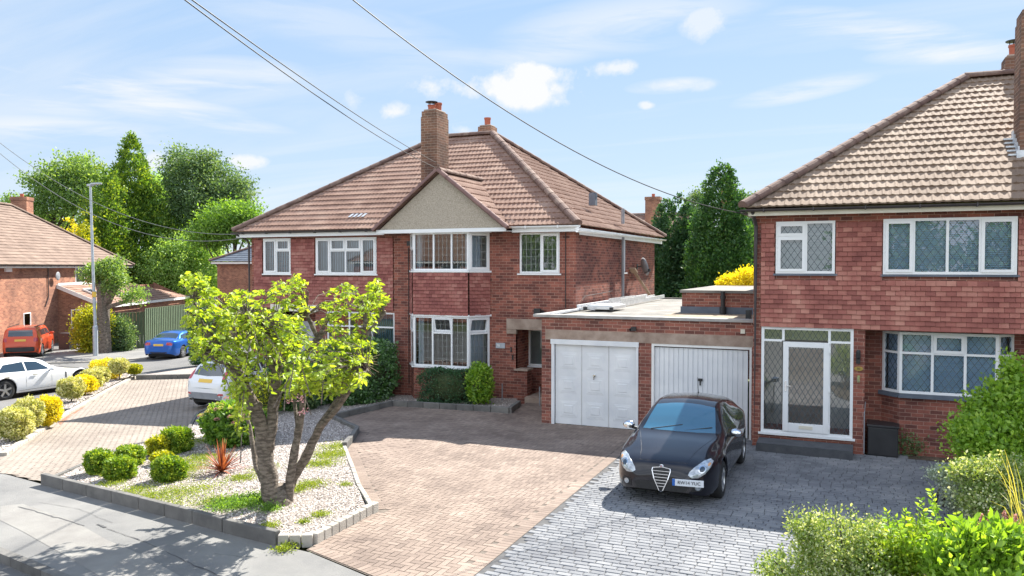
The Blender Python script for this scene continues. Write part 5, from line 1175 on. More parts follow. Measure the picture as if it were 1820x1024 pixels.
tree('ash_tree', 'broad airy ash tree with open lower branches at the far left of the tree group', (-66, 66, -1), C, Rr, 30000, .26, 'lf_ash', .3, 11, spread=.5, shell=.25, seed=1, limbs=16)
C, Rr = ell([(300, 375, 45, 55, 0), (330, 405, 35, 45, -3), (285, 330, 25, 25, 2), (260, 360, 25, 30, 1)], 80)
tree('lime_tree', 'pale light green tree rising just right of the tall golden conifer', (-50, 76, -1), C, Rr, 26000, .24, 'lf_light', .3, 8, spread=.6, seed=2, group=GT)
C, Rr = ell([(345, 320, 55, 45, 0), (320, 290, 30, 25, 1), (385, 330, 45, 40, 2), (405, 355, 40, 40, 0), (350, 370, 55, 40, -1), (430, 340, 18, 30, 0), (365, 285, 20, 18, 0)], 76)
tree('birch_tree', 'large dark feathery tree behind the clipped round maple', (-44, 68, -1), C, Rr, 42000, .22, 'lf_dark', .3, 10, spread=.45, shell=.4, seed=3, droop=.5, limbs=14)
C, Rr = ell([(400, 395, 45, 28, 0), (432, 385, 30, 25, 0), (375, 415, 35, 25, 0), (445, 405, 22, 20, 0)], 66)
tree('maple_tree', 'dense round mid green maple just left of the main pair of houses', (-36, 58, -1), C, Rr, 24000, .2, 'lf_mid', .25, 5, spread=.4, shell=.75, seed=4)
C, Rr = ell([(300, 470, 55, 38, 0), (350, 465, 48, 38, 1), (262, 488, 28, 28, -1), (382, 485, 30, 35, 0), (330, 440, 40, 22, 0), (330, 505, 60, 25, 0)], 70)
tree('willow_tree', 'light green weeping shrubby tree over the lean-to roof', (-50, 56, -1), C, Rr, 46000, .18, 'lf_light', .2, 3.5, spread=.35, shell=.6, seed=5, droop=.9)
C, Rr = ell([(360, 440, 30, 35, 0), (350, 480, 30, 30, 5)], 84)
tree('garden_tree', 'dark green tree low in the gap beside the left end of the main pair', (-46, 66, -1), C, Rr, 14000, .22, 'lf_dark', .2, 3.5, spread=.4, seed=6, limbs=2)
b = atd(235, 474, 72); cone('golden_conifer', 'tallest golden green conifer with a dark pointed tip, centre of the tree group', (b.x, b.y, -1), 17.2, 5.2, 70000, .23, 'lf_goldc', GT, .3, seed=11, rag=.4, power=.8, spread=.42)
b = atd(188, 474, 68); cone('golden_conifer', 'narrower golden conifer whose top stands beside the street lamp head', (b.x, b.y, -1), 14.0, 3.0, 36000, .2, 'lf_goldc', GT, .2, seed=12, rag=.3, power=.5, spread=.35)
b = atd(128, 474, 64); cone('golden_conifer', 'small bright yellow conifer showing just above the corner house roof', (b.x, b.y, -1), 9.3, 1.7, 14000, .16, 'lf_euo', GT, .15, seed=13, rag=.2, power=.6)
b = atd(155, 474, 64); cone('golden_conifer', 'second small yellow conifer, left of the street lamp above the roof', (b.x, b.y, -1), 9.8, 1.4, 12000, .16, 'lf_gold', GT, .15, seed=14, rag=.2, power=.5)
GR = 'conifers behind the flat garages'
b = atd(1198, 474, 46); cone('dark_conifer', 'dark blunt topped conifer nearest the satellite dish', (b.x, b.y, -.6), 8.8, 2.0, 64000, .15, 'lf_con_dark', GR, .2, seed=21, rag=.22, power=.35, spread=.2)
b = atd(1236, 474, 47); cone('dark_conifer', 'shorter leafy conifer filling the gap between the two tall ones', (b.x, b.y, -.6), 7.8, 1.9, 54000, .15, 'lf_con', GR, .2, seed=22, rag=.3, power=.35, spread=.22)
b = atd(1282, 474, 43); cone('green_conifer', 'tall pointed green conifer, highest of those behind the garages', (b.x, b.y, -.6), 10.3, 2.3, 84000, .14, 'lf_con', GR, .2, seed=23, rag=.3, power=.55, spread=.24)
b = atd(1326, 474, 45); cone('green_conifer', 'conifer close beside the wall of the right house', (b.x, b.y, -.6), 7.8, 1.7, 46000, .15, 'lf_con_dark', GR, .2, seed=24, rag=.3, power=.4, spread=.22)
C, Rr = ell([(1225, 372, 14, 18, 0), (1240, 352, 10, 14, 0), (1338, 362, 8, 18, 0), (1330, 372, 12, 14, 0), (1245, 395, 15, 25, 0)], 62)
tree('far_birch', 'wispy drooping tree glimpsed behind the pointed conifers', tuple(atd(1235, 474, 62))[:2]+(-.6,), C, Rr, 6000, .18, 'lf_dark', .15, 6, spread=.3, shell=.2, seed=25, droop=1.4, group=GR)
C, Rr = ell([(1312, 503, 26, 12, 0), (1332, 494, 12, 14, 0), (1296, 506, 14, 8, 0)], 31)
tree('golden_shrub', 'bright yellow clipped shrub peeping over the raised garage roof', tuple(atd(1315, 474, 31))[:2]+(-.2,), C, Rr, 9000, .09, 'lf_euo', .08, 2.6, spread=.14, shell=.7, seed=26, up=.8, group=GR, cat='shrub', limbs=4)
# trees and a house across the street, behind the viewer: seen only as reflections
GB = 'trees across the street'
for i, (x, y, h) in enumerate(((-25, -17, 8.5), (2, -17, 8), (9, -18, 8))):
    tree('street_tree', ['leafy tree across the street facing the left half', 'leafy tree across the street facing the garages', 'leafy tree across the street facing the right house'][i], (x, y, 0), [(x, y, h*.6), (x+1.5, y, h*.5), (x-1.4, y+.5, h*.55)], [(2.6, 2.6, 2.8), (2, 2, 2), (2, 2, 2)], 5000, .35, 'lf_mid', .2, h*.5, spread=.5, seed=30+i, group=GB)
simple_house('opposite_house', 'brick house across the street facing the main pair', (-30, -20, -.6), R(180), 14, 8, 5, 8, 'brick', 'roof', wins=((2, 2, .9, 1.4), (9, 2, .9, 1.4), (2, 2, 3.5, 1.2), (9, 2, 3.5, 1.2)), g0=-.3)
simple_house('opposite_house', 'brick house across the street facing the right house', (24, -24, 0), R(180), 14, 8, 5, 8, 'brick', 'roof', wins=((2, 2, .9, 1.4), (9, 2, .9, 1.4), (2, 2, 3.5, 1.2), (9, 2, 3.5, 1.2)), g0=-.3)
# ---------------------------------------------------------------- shrubs
def bush(name, label, c, r, n, leaf, mat, group, z0=None, box=0, stem=True, core=None, cat='bush', shape=1., spread=.02, seed=0):
    """c = (x, y, centre height above ground); r = (rx, ry, rz)"""
    gzv = gz(c[0])+.06; T = thing(name, label, cat, (c[0], c[1], gzv), 0, group); cz = gzv+c[2]
    d = rng.normal(size=(n, 3)); 
    if box: d = np.sign(d)*np.abs(d)**.75
    d /= np.linalg.norm(d, axis=1, keepdims=True)
    if box: m = np.abs(d).max(1, keepdims=True); d = d/(m**box)
    nz = cnoise(d*1.5+seed, 1.3, seed)[:, None]; rad = 1+.21*nz+rng.normal(size=(n, 1))*.045; rad *= np.where(rng.random((n, 1)) < .35, rng.uniform(.75, 1, (n, 1)), 1)
    P = np.array([c[0], c[1], cz])+d*np.array(r)*rad+rng.normal(size=(n, 3))*spread; P[:, 2] = np.maximum(P[:, 2], gzv+.02)
    D = d+rng.normal(size=(n, 3))*.9+np.array([0, 0, .4]); s = leaf*rng.uniform(.7, 1.4, n); cl = cnoise(P*1.0, 9, seed)
    rn = np.clip(.5+cl*.5+rng.normal(size=n)*.24, 0, 1); leaf_mesh('foliage', P, D, s, rn, M[mat], T)
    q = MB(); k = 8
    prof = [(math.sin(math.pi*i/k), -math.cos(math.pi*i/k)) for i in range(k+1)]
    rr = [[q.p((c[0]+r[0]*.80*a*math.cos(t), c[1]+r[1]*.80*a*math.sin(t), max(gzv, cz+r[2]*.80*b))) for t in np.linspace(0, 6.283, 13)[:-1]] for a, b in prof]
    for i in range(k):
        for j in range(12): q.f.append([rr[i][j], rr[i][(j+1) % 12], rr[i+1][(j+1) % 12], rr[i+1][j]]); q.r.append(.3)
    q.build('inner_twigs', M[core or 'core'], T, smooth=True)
    if stem: q = MB(); q.tube([(c[0], c[1], gzv-.1), (c[0]+.02, c[1], cz)], [.03, .022], 6); q.build('stem', M['bark'], T)
    return T
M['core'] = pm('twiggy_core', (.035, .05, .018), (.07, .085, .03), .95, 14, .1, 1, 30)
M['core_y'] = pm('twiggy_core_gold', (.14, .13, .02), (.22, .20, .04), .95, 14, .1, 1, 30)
def ball(label, px, pyb, pyt, hw, mat, leaf, n, group, box=0, stem=0., name='ball_bush', core='core', seed=0):
    """placed by where it meets the ground; pyb foot, pyt top"""
    b = atg(px, pyb); dep = (b-Vector((0, 0, CAMZ))).dot(Vector((-math.sin(YAW), math.cos(YAW), 0))); k = dep/1415.; H = (pyb-pyt)*k; rx = hw*k
    st = stem*H; rz = (H-st)/2; ry = rx*.95; return bush(name, label, (b.x, b.y+ry*.6, st+rz), (rx, ry, rz), n, leaf, mat, group, box=box, core=core, seed=seed, stem=stem > 0)
GB1 = 'clipped box bushes in the front bed'
ball('clipped green box ball at the left tip of the tree bed', 166, 850, 809, 21, 'lf_box', .045, 5200, GB1, .35, seed=1)
ball('second green box ball from the left, just in front of its neighbours', 202, 861, 822, 24, 'lf_box', .045, 5600, GB1, .25, seed=2)
ball('small box ball behind the two leftmost ones', 221, 836, 801, 22, 'lf_box', .045, 5200, GB1, .3, seed=3)
ball('box ball in front of the cordyline, nearest the pavement in the middle', 289, 864, 822, 26, 'lf_box', .045, 6000, GB1, .3, seed=4)
ball('yellowish box ball directly behind the middle front one', 281, 834, 812, 18, 'lf_gold', .045, 3600, GB1, .2, seed=5)
ball('yellow green box ball left of the square green one', 274, 818, 783, 17, 'lf_gold', .045, 4000, GB1, .3, seed=6)
ball('squarish deep green box bush beside the flowering hydrangea', 304, 812, 769, 22, 'lf_box', .045, 6000, GB1, .6, seed=7)
GB2 = 'golden round bushes in the strip by the side road'
rows = [('variegated cream ball nearest the camera at the left edge of the picture', 10, 790, 730, 30, 'lf_var', .04), ('variegated ball behind the nearest one at the left edge', 38, 775, 714, 24, 'lf_var', .1), ('bright yellow bush beside the two variegated balls at the left edge', 70, 764, 711, 24, 'lf_euo', .05),
        ('low variegated ball at the near end of the main strip', 116, 719, 676, 21, 'lf_var', .15), ('bright yellow bush just behind the low variegated ball', 134, 707, 673, 24, 'lf_euo', .1), ('small pale variegated ball in the middle of the strip', 154, 698, 662, 19, 'lf_var', .15), ('variegated ball in front of the big yellow dome', 170, 689, 656, 16, 'lf_var', .15),
        ('largest bright yellow domed bush of the strip', 176, 678, 643, 27, 'lf_euo', .05), ('variegated ball on a short stem right of the yellow dome', 205, 679, 641, 15, 'lf_var', .3), ('smallest ball bush on a thin stem at the far end of the strip', 232, 675, 651, 13, 'lf_gold', .3)]
for i, (lb, px, pb, pt_, hw2, mt, st) in enumerate(rows): ball(lb, px, pb, pt_, hw2, mt, .055 if i > 2 else .05, 5200 if hw2 > 18 else 3600, GB2, .1, st, name='golden_bush', core='core_y', seed=20+i)
# hedges by the houses
bush('laurel_hedge', 'big deep green hedge in front of the left half ground floor window', (-14.05, 20.5, .85), (.95, 1.15, 1.05), 17000, .075, 'lf_hedge', None, box=.5, stem=False, cat='hedge', seed=41)
bush('laurel_hedge', 'lower green hedge end nearer the tree trunk', (-15.2, 18.9, .62), (.8, .8, .72), 9000, .075, 'lf_hedge', None, box=.35, stem=False, cat='hedge', seed=42)
bush('square_hedge', 'dark square clipped hedge under the bay window', (-11.05, 20.72, .45), (.82, .36, .52), 11000, .04, 'lf_con_dark', None, box=.92, stem=False, cat='hedge', seed=43)
bush('bright_shrub', 'bright lime green shrub at the right end of the dark square hedge', (-9.95, 20.55, .62), (.33, .3, .52), 3600, .085, 'lf_bright', None, box=.1, stem=True, cat='shrub', seed=44, spread=.05)
b = atg(350, 640); bush('columnar_cypress', 'clipped dark green column of cypress behind the tree, beside the blue car', (atg(364, 650).x, atg(364, 650).y, 1.15), (.62, .6, 1.35), 12000, .07, 'lf_hedge', None, box=.4, stem=False, cat='shrub', seed=45)
bush('yellow_shrub', 'yellow green shrub half hidden behind the main tree trunks', (-15.2, 17.6, .55), (.42, .4, .5), 3500, .05, 'lf_gold', None, stem=True, cat='shrub', seed=46, spread=.05)
bush('garden_shrub', 'dark mixed shrub behind the tree, left of the hedge', (-14.7, 18.6, .6), (.55, .5, .62), 5000, .07, 'lf_dark', None, stem=True, cat='shrub', seed=47, spread=.05)
HY = bush('hydrangea', 'hydrangea bush with dusty pink and yellow flower heads beside the squarish box bush', (-13.1, 14.15, .48), (.72, .62, .50), 5200, .10, 'lf_mid', None, stem=False, cat='shrub', seed=48, spread=.03)
def heads(T, cs, r, n, leaf, mat, nm):
    for c in cs:
        d = rng.normal(size=(n, 3)); d /= np.linalg.norm(d, axis=1, keepdims=True); d[:, 2] = np.abs(d[:, 2])*.8; P = np.array(c)+d*r; leaf_mesh(nm, P, d+rng.normal(size=(n, 3))*.4, leaf*rng.uniform(.7, 1.2, n), rng.random(n), M[mat], T)
hc = Vector((-13.1, 14.15, gz(-13.1)+.54)); hp, hy = [], []
for i in range(38):
    a = rng.random()*6.28; e = rng.random()*.9+.15; v = (hc.x+.80*math.cos(a)*math.cos(e), hc.y+.70*math.sin(a)*math.cos(e), hc.z+.03+.57*math.sin(e)); (hp if i % 5 < 2 else hy).append(v)
heads(HY, hp, .07, 60, .03, 'lf_pink', 'flower_head'); heads(HY, hy, .06, 50, .03, 'lf_cream', 'flower_head')
# shrubs beside the corner house and round the pollard
bush('corner_shrub', 'large variegated shrub left of the pollarded tree by the corner house', (-40.2, 32.3, 1.1), (.95, .9, 1.3), 12000, .11, 'lf_gold', None, stem=False, cat='shrub', seed=51, spread=.2)
bush('ivy_shrub', 'dark shrub right of the pollarded tree against the green fence', (-39.3, 33.2, .8), (.85, .6, 1.0), 6500, .10, 'lf_dark', None, stem=False, cat='shrub', seed=52, spread=.15)
b = atg(184, 628)
T = thing('pollarded_tree', 'pollarded tree with a pale thick trunk and leafy knuckles beside the street lamp', 'tree', b)
q = MB(); q.tube([b-Vector((0, 0, .2)), b+Vector((.0, 0, 1.5)), b+Vector((.05, 0, 3.0)), b+Vector((-.1, 0, 3.9))], [.42, .36, .34, .3], 10, wob=.3)
q.tube([b+Vector((.1, 0, 2.7)), b+Vector((.7, 0, 3.4)), b+Vector((1.0, 0, 3.9))], [.26, .2, .2], 8, wob=.3); q.tube([b+Vector((.05, 0, 3.2)), b+Vector((-.5, .1, 4.3))], [.22, .2], 8, wob=.3); q.tube([b+Vector((.3, 0, 2.6)), b+Vector((1.9, 0, 3.0))], [.13, .1], 8, wob=.2); q.build('trunk', M['bark'], T)
C = [tuple(b+Vector(v)) for v in ((.2, 0, 4.6), (-.7, 0, 4.5), (1.1, .1, 4.3), (2.4, 0, 3.3), (.9, 0, 3.9), (.5, .3, 5.0))]
P, D, s, rn = crown(C, [(.75, .7, .6), (.7, .6, .55), (.7, .6, .6), (.75, .5, .4), (.5, .5, .7), (.6, .6, .45)], 9000, .13, 20, .18, .4, .3, 9); leaf_mesh('crown', P, D, s, rn, M['lf_ash'], T)
# red cordyline
cb = atg(394, 848); T = thing('cordyline', 'spiky red bronze cordyline in the gravel left of the big tree', 'plant', cb)
q = MB()
for i in range(95):
    a = random.random()*6.283; e = random.uniform(.15, 1.5); L = random.uniform(.42, .68); d = Vector((math.cos(a)*math.cos(e), math.sin(a)*math.cos(e), math.sin(e))); s = Vector((-math.sin(a), math.cos(a), 0)); r = random.random(); p0 = cb+Vector((0, 0, .12)); prev = None
    for k in range(5):
        t = k/4; p = p0+d*L*t-Vector((0, 0, .22*t*t*math.cos(e)))*L; wd = .018*(1-t)**.6+.002
        cur = (p-s*wd, p+s*wd)
        if prev: q.face([prev[0], prev[1], cur[1], cur[0]], r)
        prev = cur
q.build('leaves', M['lf_red'], T); q = MB(); q.tube([cb-Vector((0, 0, .05)), cb+Vector((0, 0, .2))], .04, 7); q.build('stem', M['bark_dark'], T)
# ================================================================ big pruned tree in the front bed
TB = Vector((-8.85, 10.5, .06)); TD = 13.15
T = thing('cherry_tree', 'big pruned tree with pale knobbly stems and bright leaves in the front bed', 'tree', TB)
def tp(px, py, dd=0): return atd(px, py, TD+dd)
stems = [
 [(488, 905, 0, 27), (478, 860, 0, 25), (472, 810, 0, 24), (466, 765, 0, 23), (452, 722, -.05, 17), (430, 680, -.15, 15), (408, 650, -.25, 13), (392, 622, -.3, 11), (372, 596, -.4, 9), (352, 566, -.5, 6), (345, 535, -.5, 4)],
 [(474, 800, 0, 20), (484, 750, .05, 17), (489, 700, .1, 15), (490, 650, .1, 14), (488, 600, .1, 12), (486, 586, .1, 12)],
 [(512, 900, .1, 16), (516, 850, .1, 13), (524, 800, .1, 12), (532, 760, .15, 11), (538, 715, .1, 9), (540, 690, .1, 7)],
 [(505, 895, .3, 17), (520, 850, .35, 15), (545, 810, .4, 14), (566, 765, .45, 13), (585, 735, .5, 12), (610, 700, .55, 10), (630, 665, .6, 8), (640, 640, .6, 7)],
 [(566, 765, .45, 8), (600, 725, .3, 8), (625, 690, .1, 6), (652, 660, 0, 5)],
 [(640, 640, .6, 7), (645, 600, .6, 6.5), (650, 565, .6, 6.5), (652, 552, .6, 6.5)],
 [(640, 625, .6, 5), (655, 590, .7, 5), (675, 568, .8, 6), (682, 556, .8, 6)],
 [(490, 690, .1, 9), (505, 660, .4, 8), (540, 630, .7, 7), (566, 605, .8, 9), (572, 592, .8, 8)],
 [(566, 605, .8, 7), (553, 575, .8, 7), (545, 560, .8, 6)],
 [(430, 680, -.15, 8), (428, 640, .3, 7), (420, 600, .5, 6), (405, 560, .5, 5), (400, 545, .5, 5)],
 [(470, 770, 0, 9), (452, 740, .4, 9), (445, 700, .6, 7), (432, 690, .7, 5)],
 [(478, 875, .2, 10), (455, 830, .5, 8), (448, 780, .7, 7), (440, 740, .8, 5)],
 [(490, 650, .1, 8), (470, 620, -.3, 7), (455, 585, -.4, 6), (440, 560, -.5, 5)],
 [(408, 650, -.25, 7), (385, 640, -.6, 5), (362, 628, -.7, 4)],
 [(530, 770, .15, 6), (522, 700, .5, 5), (535, 650, .8, 4), (560, 640, .9, 3)]]
q = MB(); TIPS = []
K = TD/1415.
for st in stems:
    pts = [tp(a, b, c) for a, b, c, r in st]; rad = [r*K*.60 for *_, r in st]
    P2, R2 = [], []
    for i in range(len(pts)-1):
        for k in range(4): t = k/4; w = pts[i].lerp(pts[i+1], t)+Vector((random.gauss(0, 1), random.gauss(0, 1), 0))*rad[i]*.07; P2.append(w); R2.append((rad[i]*(1-t)+rad[i+1]*t)*(1+random.uniform(-.07, .09)))
    P2.append(pts[-1]); R2.append(rad[-1]); q.tube(P2, R2, 12, wob=.10); TIPS.append((pts[-1], rad[-1]))
q.tube([TB+Vector((.0, 0, -.1)), TB+Vector((0, 0, .06)), TB+Vector((-.02, 0, .3))], [.33, .24, .17], 14, wob=.35)
TR = q.build('trunk', M['bark'], T, smooth=True)
q = MB()
for st, k, s in ((0, 4, 1.35), (0, 5, 1.3), (1, 3, 1.5), (7, 3, 1.8), (3, 5, 1.25), (5, 0, 1.4), (0, 7, 1.4)):
    a, b, c, r = stems[st][k]; p = tp(a, b, c); rr = r*K*s*.72
    q.lathe([(rr*math.sin(t)*.9, -rr*math.cos(t)*.62) for t in np.linspace(.1, 3.04, 7)], p, 10)
for p, r in TIPS[:10]: q.lathe([(r*1.5*math.sin(t)*.9, -r*1.3*math.cos(t)) for t in np.linspace(.1, 3.04, 6)], p, 9)
q.build('knot', M['bark'], TR, smooth=True)
q = MB()
for i in (1, 5, 6, 2, 8): p, r = TIPS[i]; q.lathe([(.001, r*1.32), (r*1.0, r*1.28), (r*1.1, r*1.0)], p, 10)
q.build('cut_end', M['timber'], TR)
# twigs carrying drooping leaves
E_ = [(395, 560, 62, 52, 0), (352, 612, 24, 22, -.6), (418, 700, 18, 30, -.7), (440, 570, 50, 50, -.3), (362, 530, 34, 38, -.4), (480, 605, 52, 50, -.5), (515, 535, 32, 50, .4), (530, 600, 35, 40, -.3), (575, 640, 58, 40, -.4), (620, 620, 45, 40, .1), (652, 540, 30, 42, .6), (670, 520, 22, 28, .7),
      (600, 560, 35, 35, .8), (380, 625, 42, 32, -.5), (420, 640, 40, 30, -.7), (560, 685, 50, 22, -.5), (612, 655, 34, 32, .1), (592, 690, 32, 18, .1), (500, 690, 35, 18, -.6), (345, 500, 22, 20, -.5), (530, 500, 16, 20, .3), (610, 520, 18, 18, .7), (450, 690, 22, 28, -.6), (425, 745, 14, 30, -.7), (350, 580, 22, 25, -.5), (470, 540, 40, 30, .5), (620, 680, 26, 16, -.4), (540, 655, 40, 30, -1.0)]
wts = np.array([e[2]*e[3] for e in E_], float); wts /= wts.sum(); LP, LD, LS, LR_ = [], [], [], []; q = MB()
ends = [tp(*stems[i][k][:3]) for i in range(len(stems)) for k in range(max(2, len(stems[i])//2), len(stems[i]))]
for i in range(640):
    e = E_[rng.choice(len(E_), p=wts)]; a = random.random()*6.283; rr = random.random()**.5
    c = tp(e[0]+e[2]*rr*math.cos(a), e[1]+e[3]*rr*math.sin(a), e[4]+random.gauss(0, .42))
    root = min(ends, key=lambda w: (w-c).length+random.random()*.25); 
    if (root-c).length > 1.5: root = c-Vector((random.gauss(0, .2), random.gauss(0, .2), .5))
    mid = (root+c)/2+Vector((random.gauss(0, .05), random.gauss(0, .05), .12)); q.tube([root, mid, c], [.011, .008, .004], 4, cap=False)
    br = random.random(); nl = random.randint(9, 16); ax = (c-mid).normalized()
    for k in range(nl):
        t = k/nl; p = mid.lerp(c, .35+.65*t)+Vector((random.gauss(0, .028),)*1+(random.gauss(0, .028), random.gauss(0, .02))); aa = random.random()*6.283
        d = Vector((math.cos(aa), math.sin(aa), random.uniform(-.95, .1)))+ax*.4; LP.append(p); LD.append(d); LS.append(random.uniform(.06, .12)); LR_.append(min(1, max(0, br*.4+random.random()*.5+.1)))
q.build('twigs', M['bark'], TR)
LP, LD, LS, LR_ = np.array(LP), np.array(LD), np.array(LS), np.array(LR_); leaf_mesh('leaves', LP, LD, LS, LR_, M['lf_cherry'], T, kind='leaf', droop=.12)
q = MB()
for i in range(28):
    c = tp(random.uniform(645, 680), random.uniform(625, 668), .4+random.gauss(0, .2)); s = tp(640, 650, .5); q.tube([s, (s+c)/2+Vector((0, 0, .04)), c], [.006, .004, .002], 3, cap=False)
q.build('dry_twigs', M['timber'], TR)
bc = [tp(x, y, -.9) for x, y in ((515, 712), (534, 709), (540, 733), (430, 740))]
for c in bc:
    d = rng.normal(size=(26, 3)); leaf_mesh('blossom', np.array(c)+d*.028, d, .035*rng.uniform(.7, 1.2, 26), rng.random(26), M['lf_blossom'], T)
# ================================================================ weeds
def weeds(name, label, patches, n, leaf, mat, zf=bedz, hgt=.05):
    P = []
    for (px, py, r, w) in patches:
        c = atg(px, py); m = int(n*w); k = rng.normal(size=(m, 2))*r*.5; z = np.abs(rng.normal(size=m))*hgt; P += [(c.x+a, c.y+b, zf(c.x+a)+zz+.005) for (a, b), zz in zip(k, z) if inpoly(c.x+a, c.y+b, BED) or zf is not bedz]
    P = np.array(P); D = rng.normal(size=P.shape)*.7+np.array([0, 0, .7]); leaf_mesh(name, P, D, leaf*rng.uniform(.5, 1.4, len(P)), rng.random(len(P)), M[mat], kind=None); o = COL.objects[-1]; return o
pw = [(x, y, r, w) for x, y, r, w in ((330, 840, .5, .09), (360, 822, .5, .09), (310, 858, .4, .05), (240, 880, .35, .04), (275, 890, .5, .06), (340, 880, .6, .07), (200, 868, .3, .03), (430, 858, .3, .04), (470, 840, .3, .03), (590, 815, .45, .09), (570, 832, .4, .06), (600, 800, .4, .05), (550, 870, .3, .05), (615, 870, .12, .01), (570, 925, .15, .02), (540, 938, .1, .01), (480, 945, .15, .02), (380, 900, .4, .04), (300, 905, .5, .04), (360, 790, .4, .04), (525, 880, .2, .03), (190, 850, .2, .02))]
def wobj(name, label, *a, **k):
    before = set(bpy.data.objects); weeds(name, label, *a, **k); o = (set(bpy.data.objects)-before).pop(); tag(o, label, 'weeds', None, 'stuff')
wobj('gravel_weeds', 'low yellow green weeds spreading through the gravel bed', pw, 26000, .026, 'lf_weed', hgt=.02)
wobj('shade_weeds', 'dark green ground cover at the foot of the big tree', [(430, 905, .45, .4), (455, 900, .3, .3), (405, 908, .35, .2), (480, 915, .2, .1)], 7000, .03, 'lf_mid', hgt=.05)
wobj('kerb_weeds', 'tuft of weeds growing where the pavement meets the bed corner', [(505, 978, .14, .4), (520, 968, .14, .4), (540, 962, .1, .2)], 1400, .03, 'lf_weed', zf=lambda x: 0, hgt=.03)
# ================================================================ shrubs of the right garden, close to the viewer
def shrub(name, label, base, lobes, n, leaf, mat, kind='quad', up=.3, clump=14, spread=.09, droop=0, shell=.45, seed=0, stems_=10, cat='shrub', group=None):
    T = thing(name, label, cat, base, 0, group); C = [l[0] for l in lobes]; Rr = [l[1] for l in lobes]
    P, D, s, rn = crown(C, Rr, n, leaf, clump, spread, shell, up, seed, droop); P[:, 2] = np.maximum(P[:, 2], .04)
    leaf_mesh('foliage', P, D, s, rn, M[mat], T, kind=kind)
    q = MB(); b = Vector(base)
    for i in range(stems_):
        j = random.randrange(len(C)); e = Vector(C[j])+Vector((random.uniform(-.5, .5)*Rr[j][0], random.uniform(-.5, .5)*Rr[j][1], random.uniform(-.2, .7)*Rr[j][2])); s = b+Vector((random.gauss(0, .12), random.gauss(0, .12), -.05)); q.tube([s, (s+e)/2+Vector((0, 0, .1)), e], [.022, .014, .006], 5)
    q.build('stems', M['bark_dark'], T); return T
def lobes(lst, dep):
    o = []
    for (x, y, rx, ry, dd) in lst: de = dep+dd; k = de/1415.; o.append((tuple(atd(x, y, de)), (rx*k, (rx+ry)*.5*k, ry*k)))
    return o
GS = 'shrubs in the right hand garden'
b = atg(1760, 868); shrub('large_evergreen_shrub', 'tall loose green evergreen shrub in front of the right bay window', (b.x, b.y, 0), lobes([(1785, 715, 40, 35, 0), (1808, 672, 20, 32, .2), (1748, 785, 42, 40, -.3), (1800, 780, 50, 50, -.2), (1765, 830, 45, 35, -.4), (1738, 730, 20, 20, .2), (1820, 730, 40, 50, .3), (1712, 765, 14, 20, .1), (1795, 650, 7, 14, .1)], 13.3), 26000, .075, 'lf_bright', seed=61, group=GS, spread=.10, stems_=16)
b = atg(1790, 940); shrub('variegated_shrub', 'cream and yellow flecked shrub below the tall evergreen', (b.x, b.y, 0), lobes([(1745, 850, 45, 28, 0), (1790, 850, 45, 35, 0), (1760, 890, 55, 30, -.2), (1720, 842, 26, 20, .2)], 11.5), 12000, .045, 'lf_spot', seed=62, group=GS, spread=.07)
b = atg(1700, 900); shrub('silver_shrub', 'silvery grey low shrub at the edge of the blue cobbles', (b.x, b.y, 0), lobes([(1690, 862, 34, 26, 0), (1715, 890, 30, 26, 0), (1672, 848, 20, 18, .2)], 12.0), 7000, .04, 'lf_grey', seed=63, group=GS, spread=.06)
shrub('spotted_shrub', 'bushy shrub with small cream speckled leaves at the bottom edge of the picture', (-.15, 8.9, 0), lobes([(1460, 960, 48, 42, 0), (1510, 950, 45, 40, .1), (1430, 930, 24, 28, 0), (1540, 985, 40, 45, 0), (1480, 1010, 80, 50, 0), (1560, 950, 28, 26, .2), (1395, 1010, 40, 40, -.2), (1400, 1045, 55, 50, -.2), (1520, 1060, 90, 60, -.2)], 8.3), 26000, .034, 'lf_spot', seed=64, group=GS, spread=.055, stems_=18)
shrub('olive_shrub', 'brownish green small leaved shrub between the speckled one and the yellow one', (.7, 8.6, 0), lobes([(1600, 985, 50, 40, 0), (1560, 1010, 45, 45, 0), (1640, 960, 35, 35, .2), (1600, 1050, 80, 55, 0), (1690, 990, 35, 40, .2)], 8.2), 17000, .036, 'lf_box', seed=65, group=GS, spread=.055)
shrub('yellow_leaf_shrub', 'shrub with big glossy lime yellow leaves in the bottom right corner', (1.9, 8.3, 0), lobes([(1760, 970, 50, 32, 0), (1720, 990, 45, 40, 0), (1800, 985, 40, 40, 0), (1740, 1040, 80, 50, -.1), (1690, 1010, 30, 28, 0)], 7.8), 7600, .085, 'lf_bright', kind='leaf', seed=66, group=GS, spread=.07, up=.6)
# upright leafy shoots
def shoots(name, label, lst, dep, leaf, mat, base):
    T = thing(name, label, 'plant', base, 0, GS); q = MB(); P, D, S, Rn = [], [], [], []
    for (x0, y0, x1, y1, dd) in lst:
        a, b = atd(x0, y0, dep+dd), atd(x1, y1, dep+dd); mid = (a+b)/2+Vector((random.gauss(0, .02), 0, .05)); q.tube([a, mid, b], [.008, .006, .003], 5); L = (b-a).length; n = int(L/.018)
        for i in range(n):
            t = .25+.75*i/n; p = a.lerp(b, t); aa = i*2.4+random.gauss(0, .2); ax = (b-a).normalized(); s = ax.cross(Vector((0, 1, 0))).normalized(); w = ax.cross(s); P.append(p); D.append(s*math.cos(aa)+w*math.sin(aa)+ax*.55); S.append(leaf*random.uniform(.8, 1.15)*(1.15-.6*t)); Rn.append(random.random()*.7+.3)
    leaf_mesh('leaves', np.array(P), np.array(D), np.array(S), np.array(Rn), M[mat], T, kind='leaf', droop=.08); q.build('stem', M['lf_weed'], T)
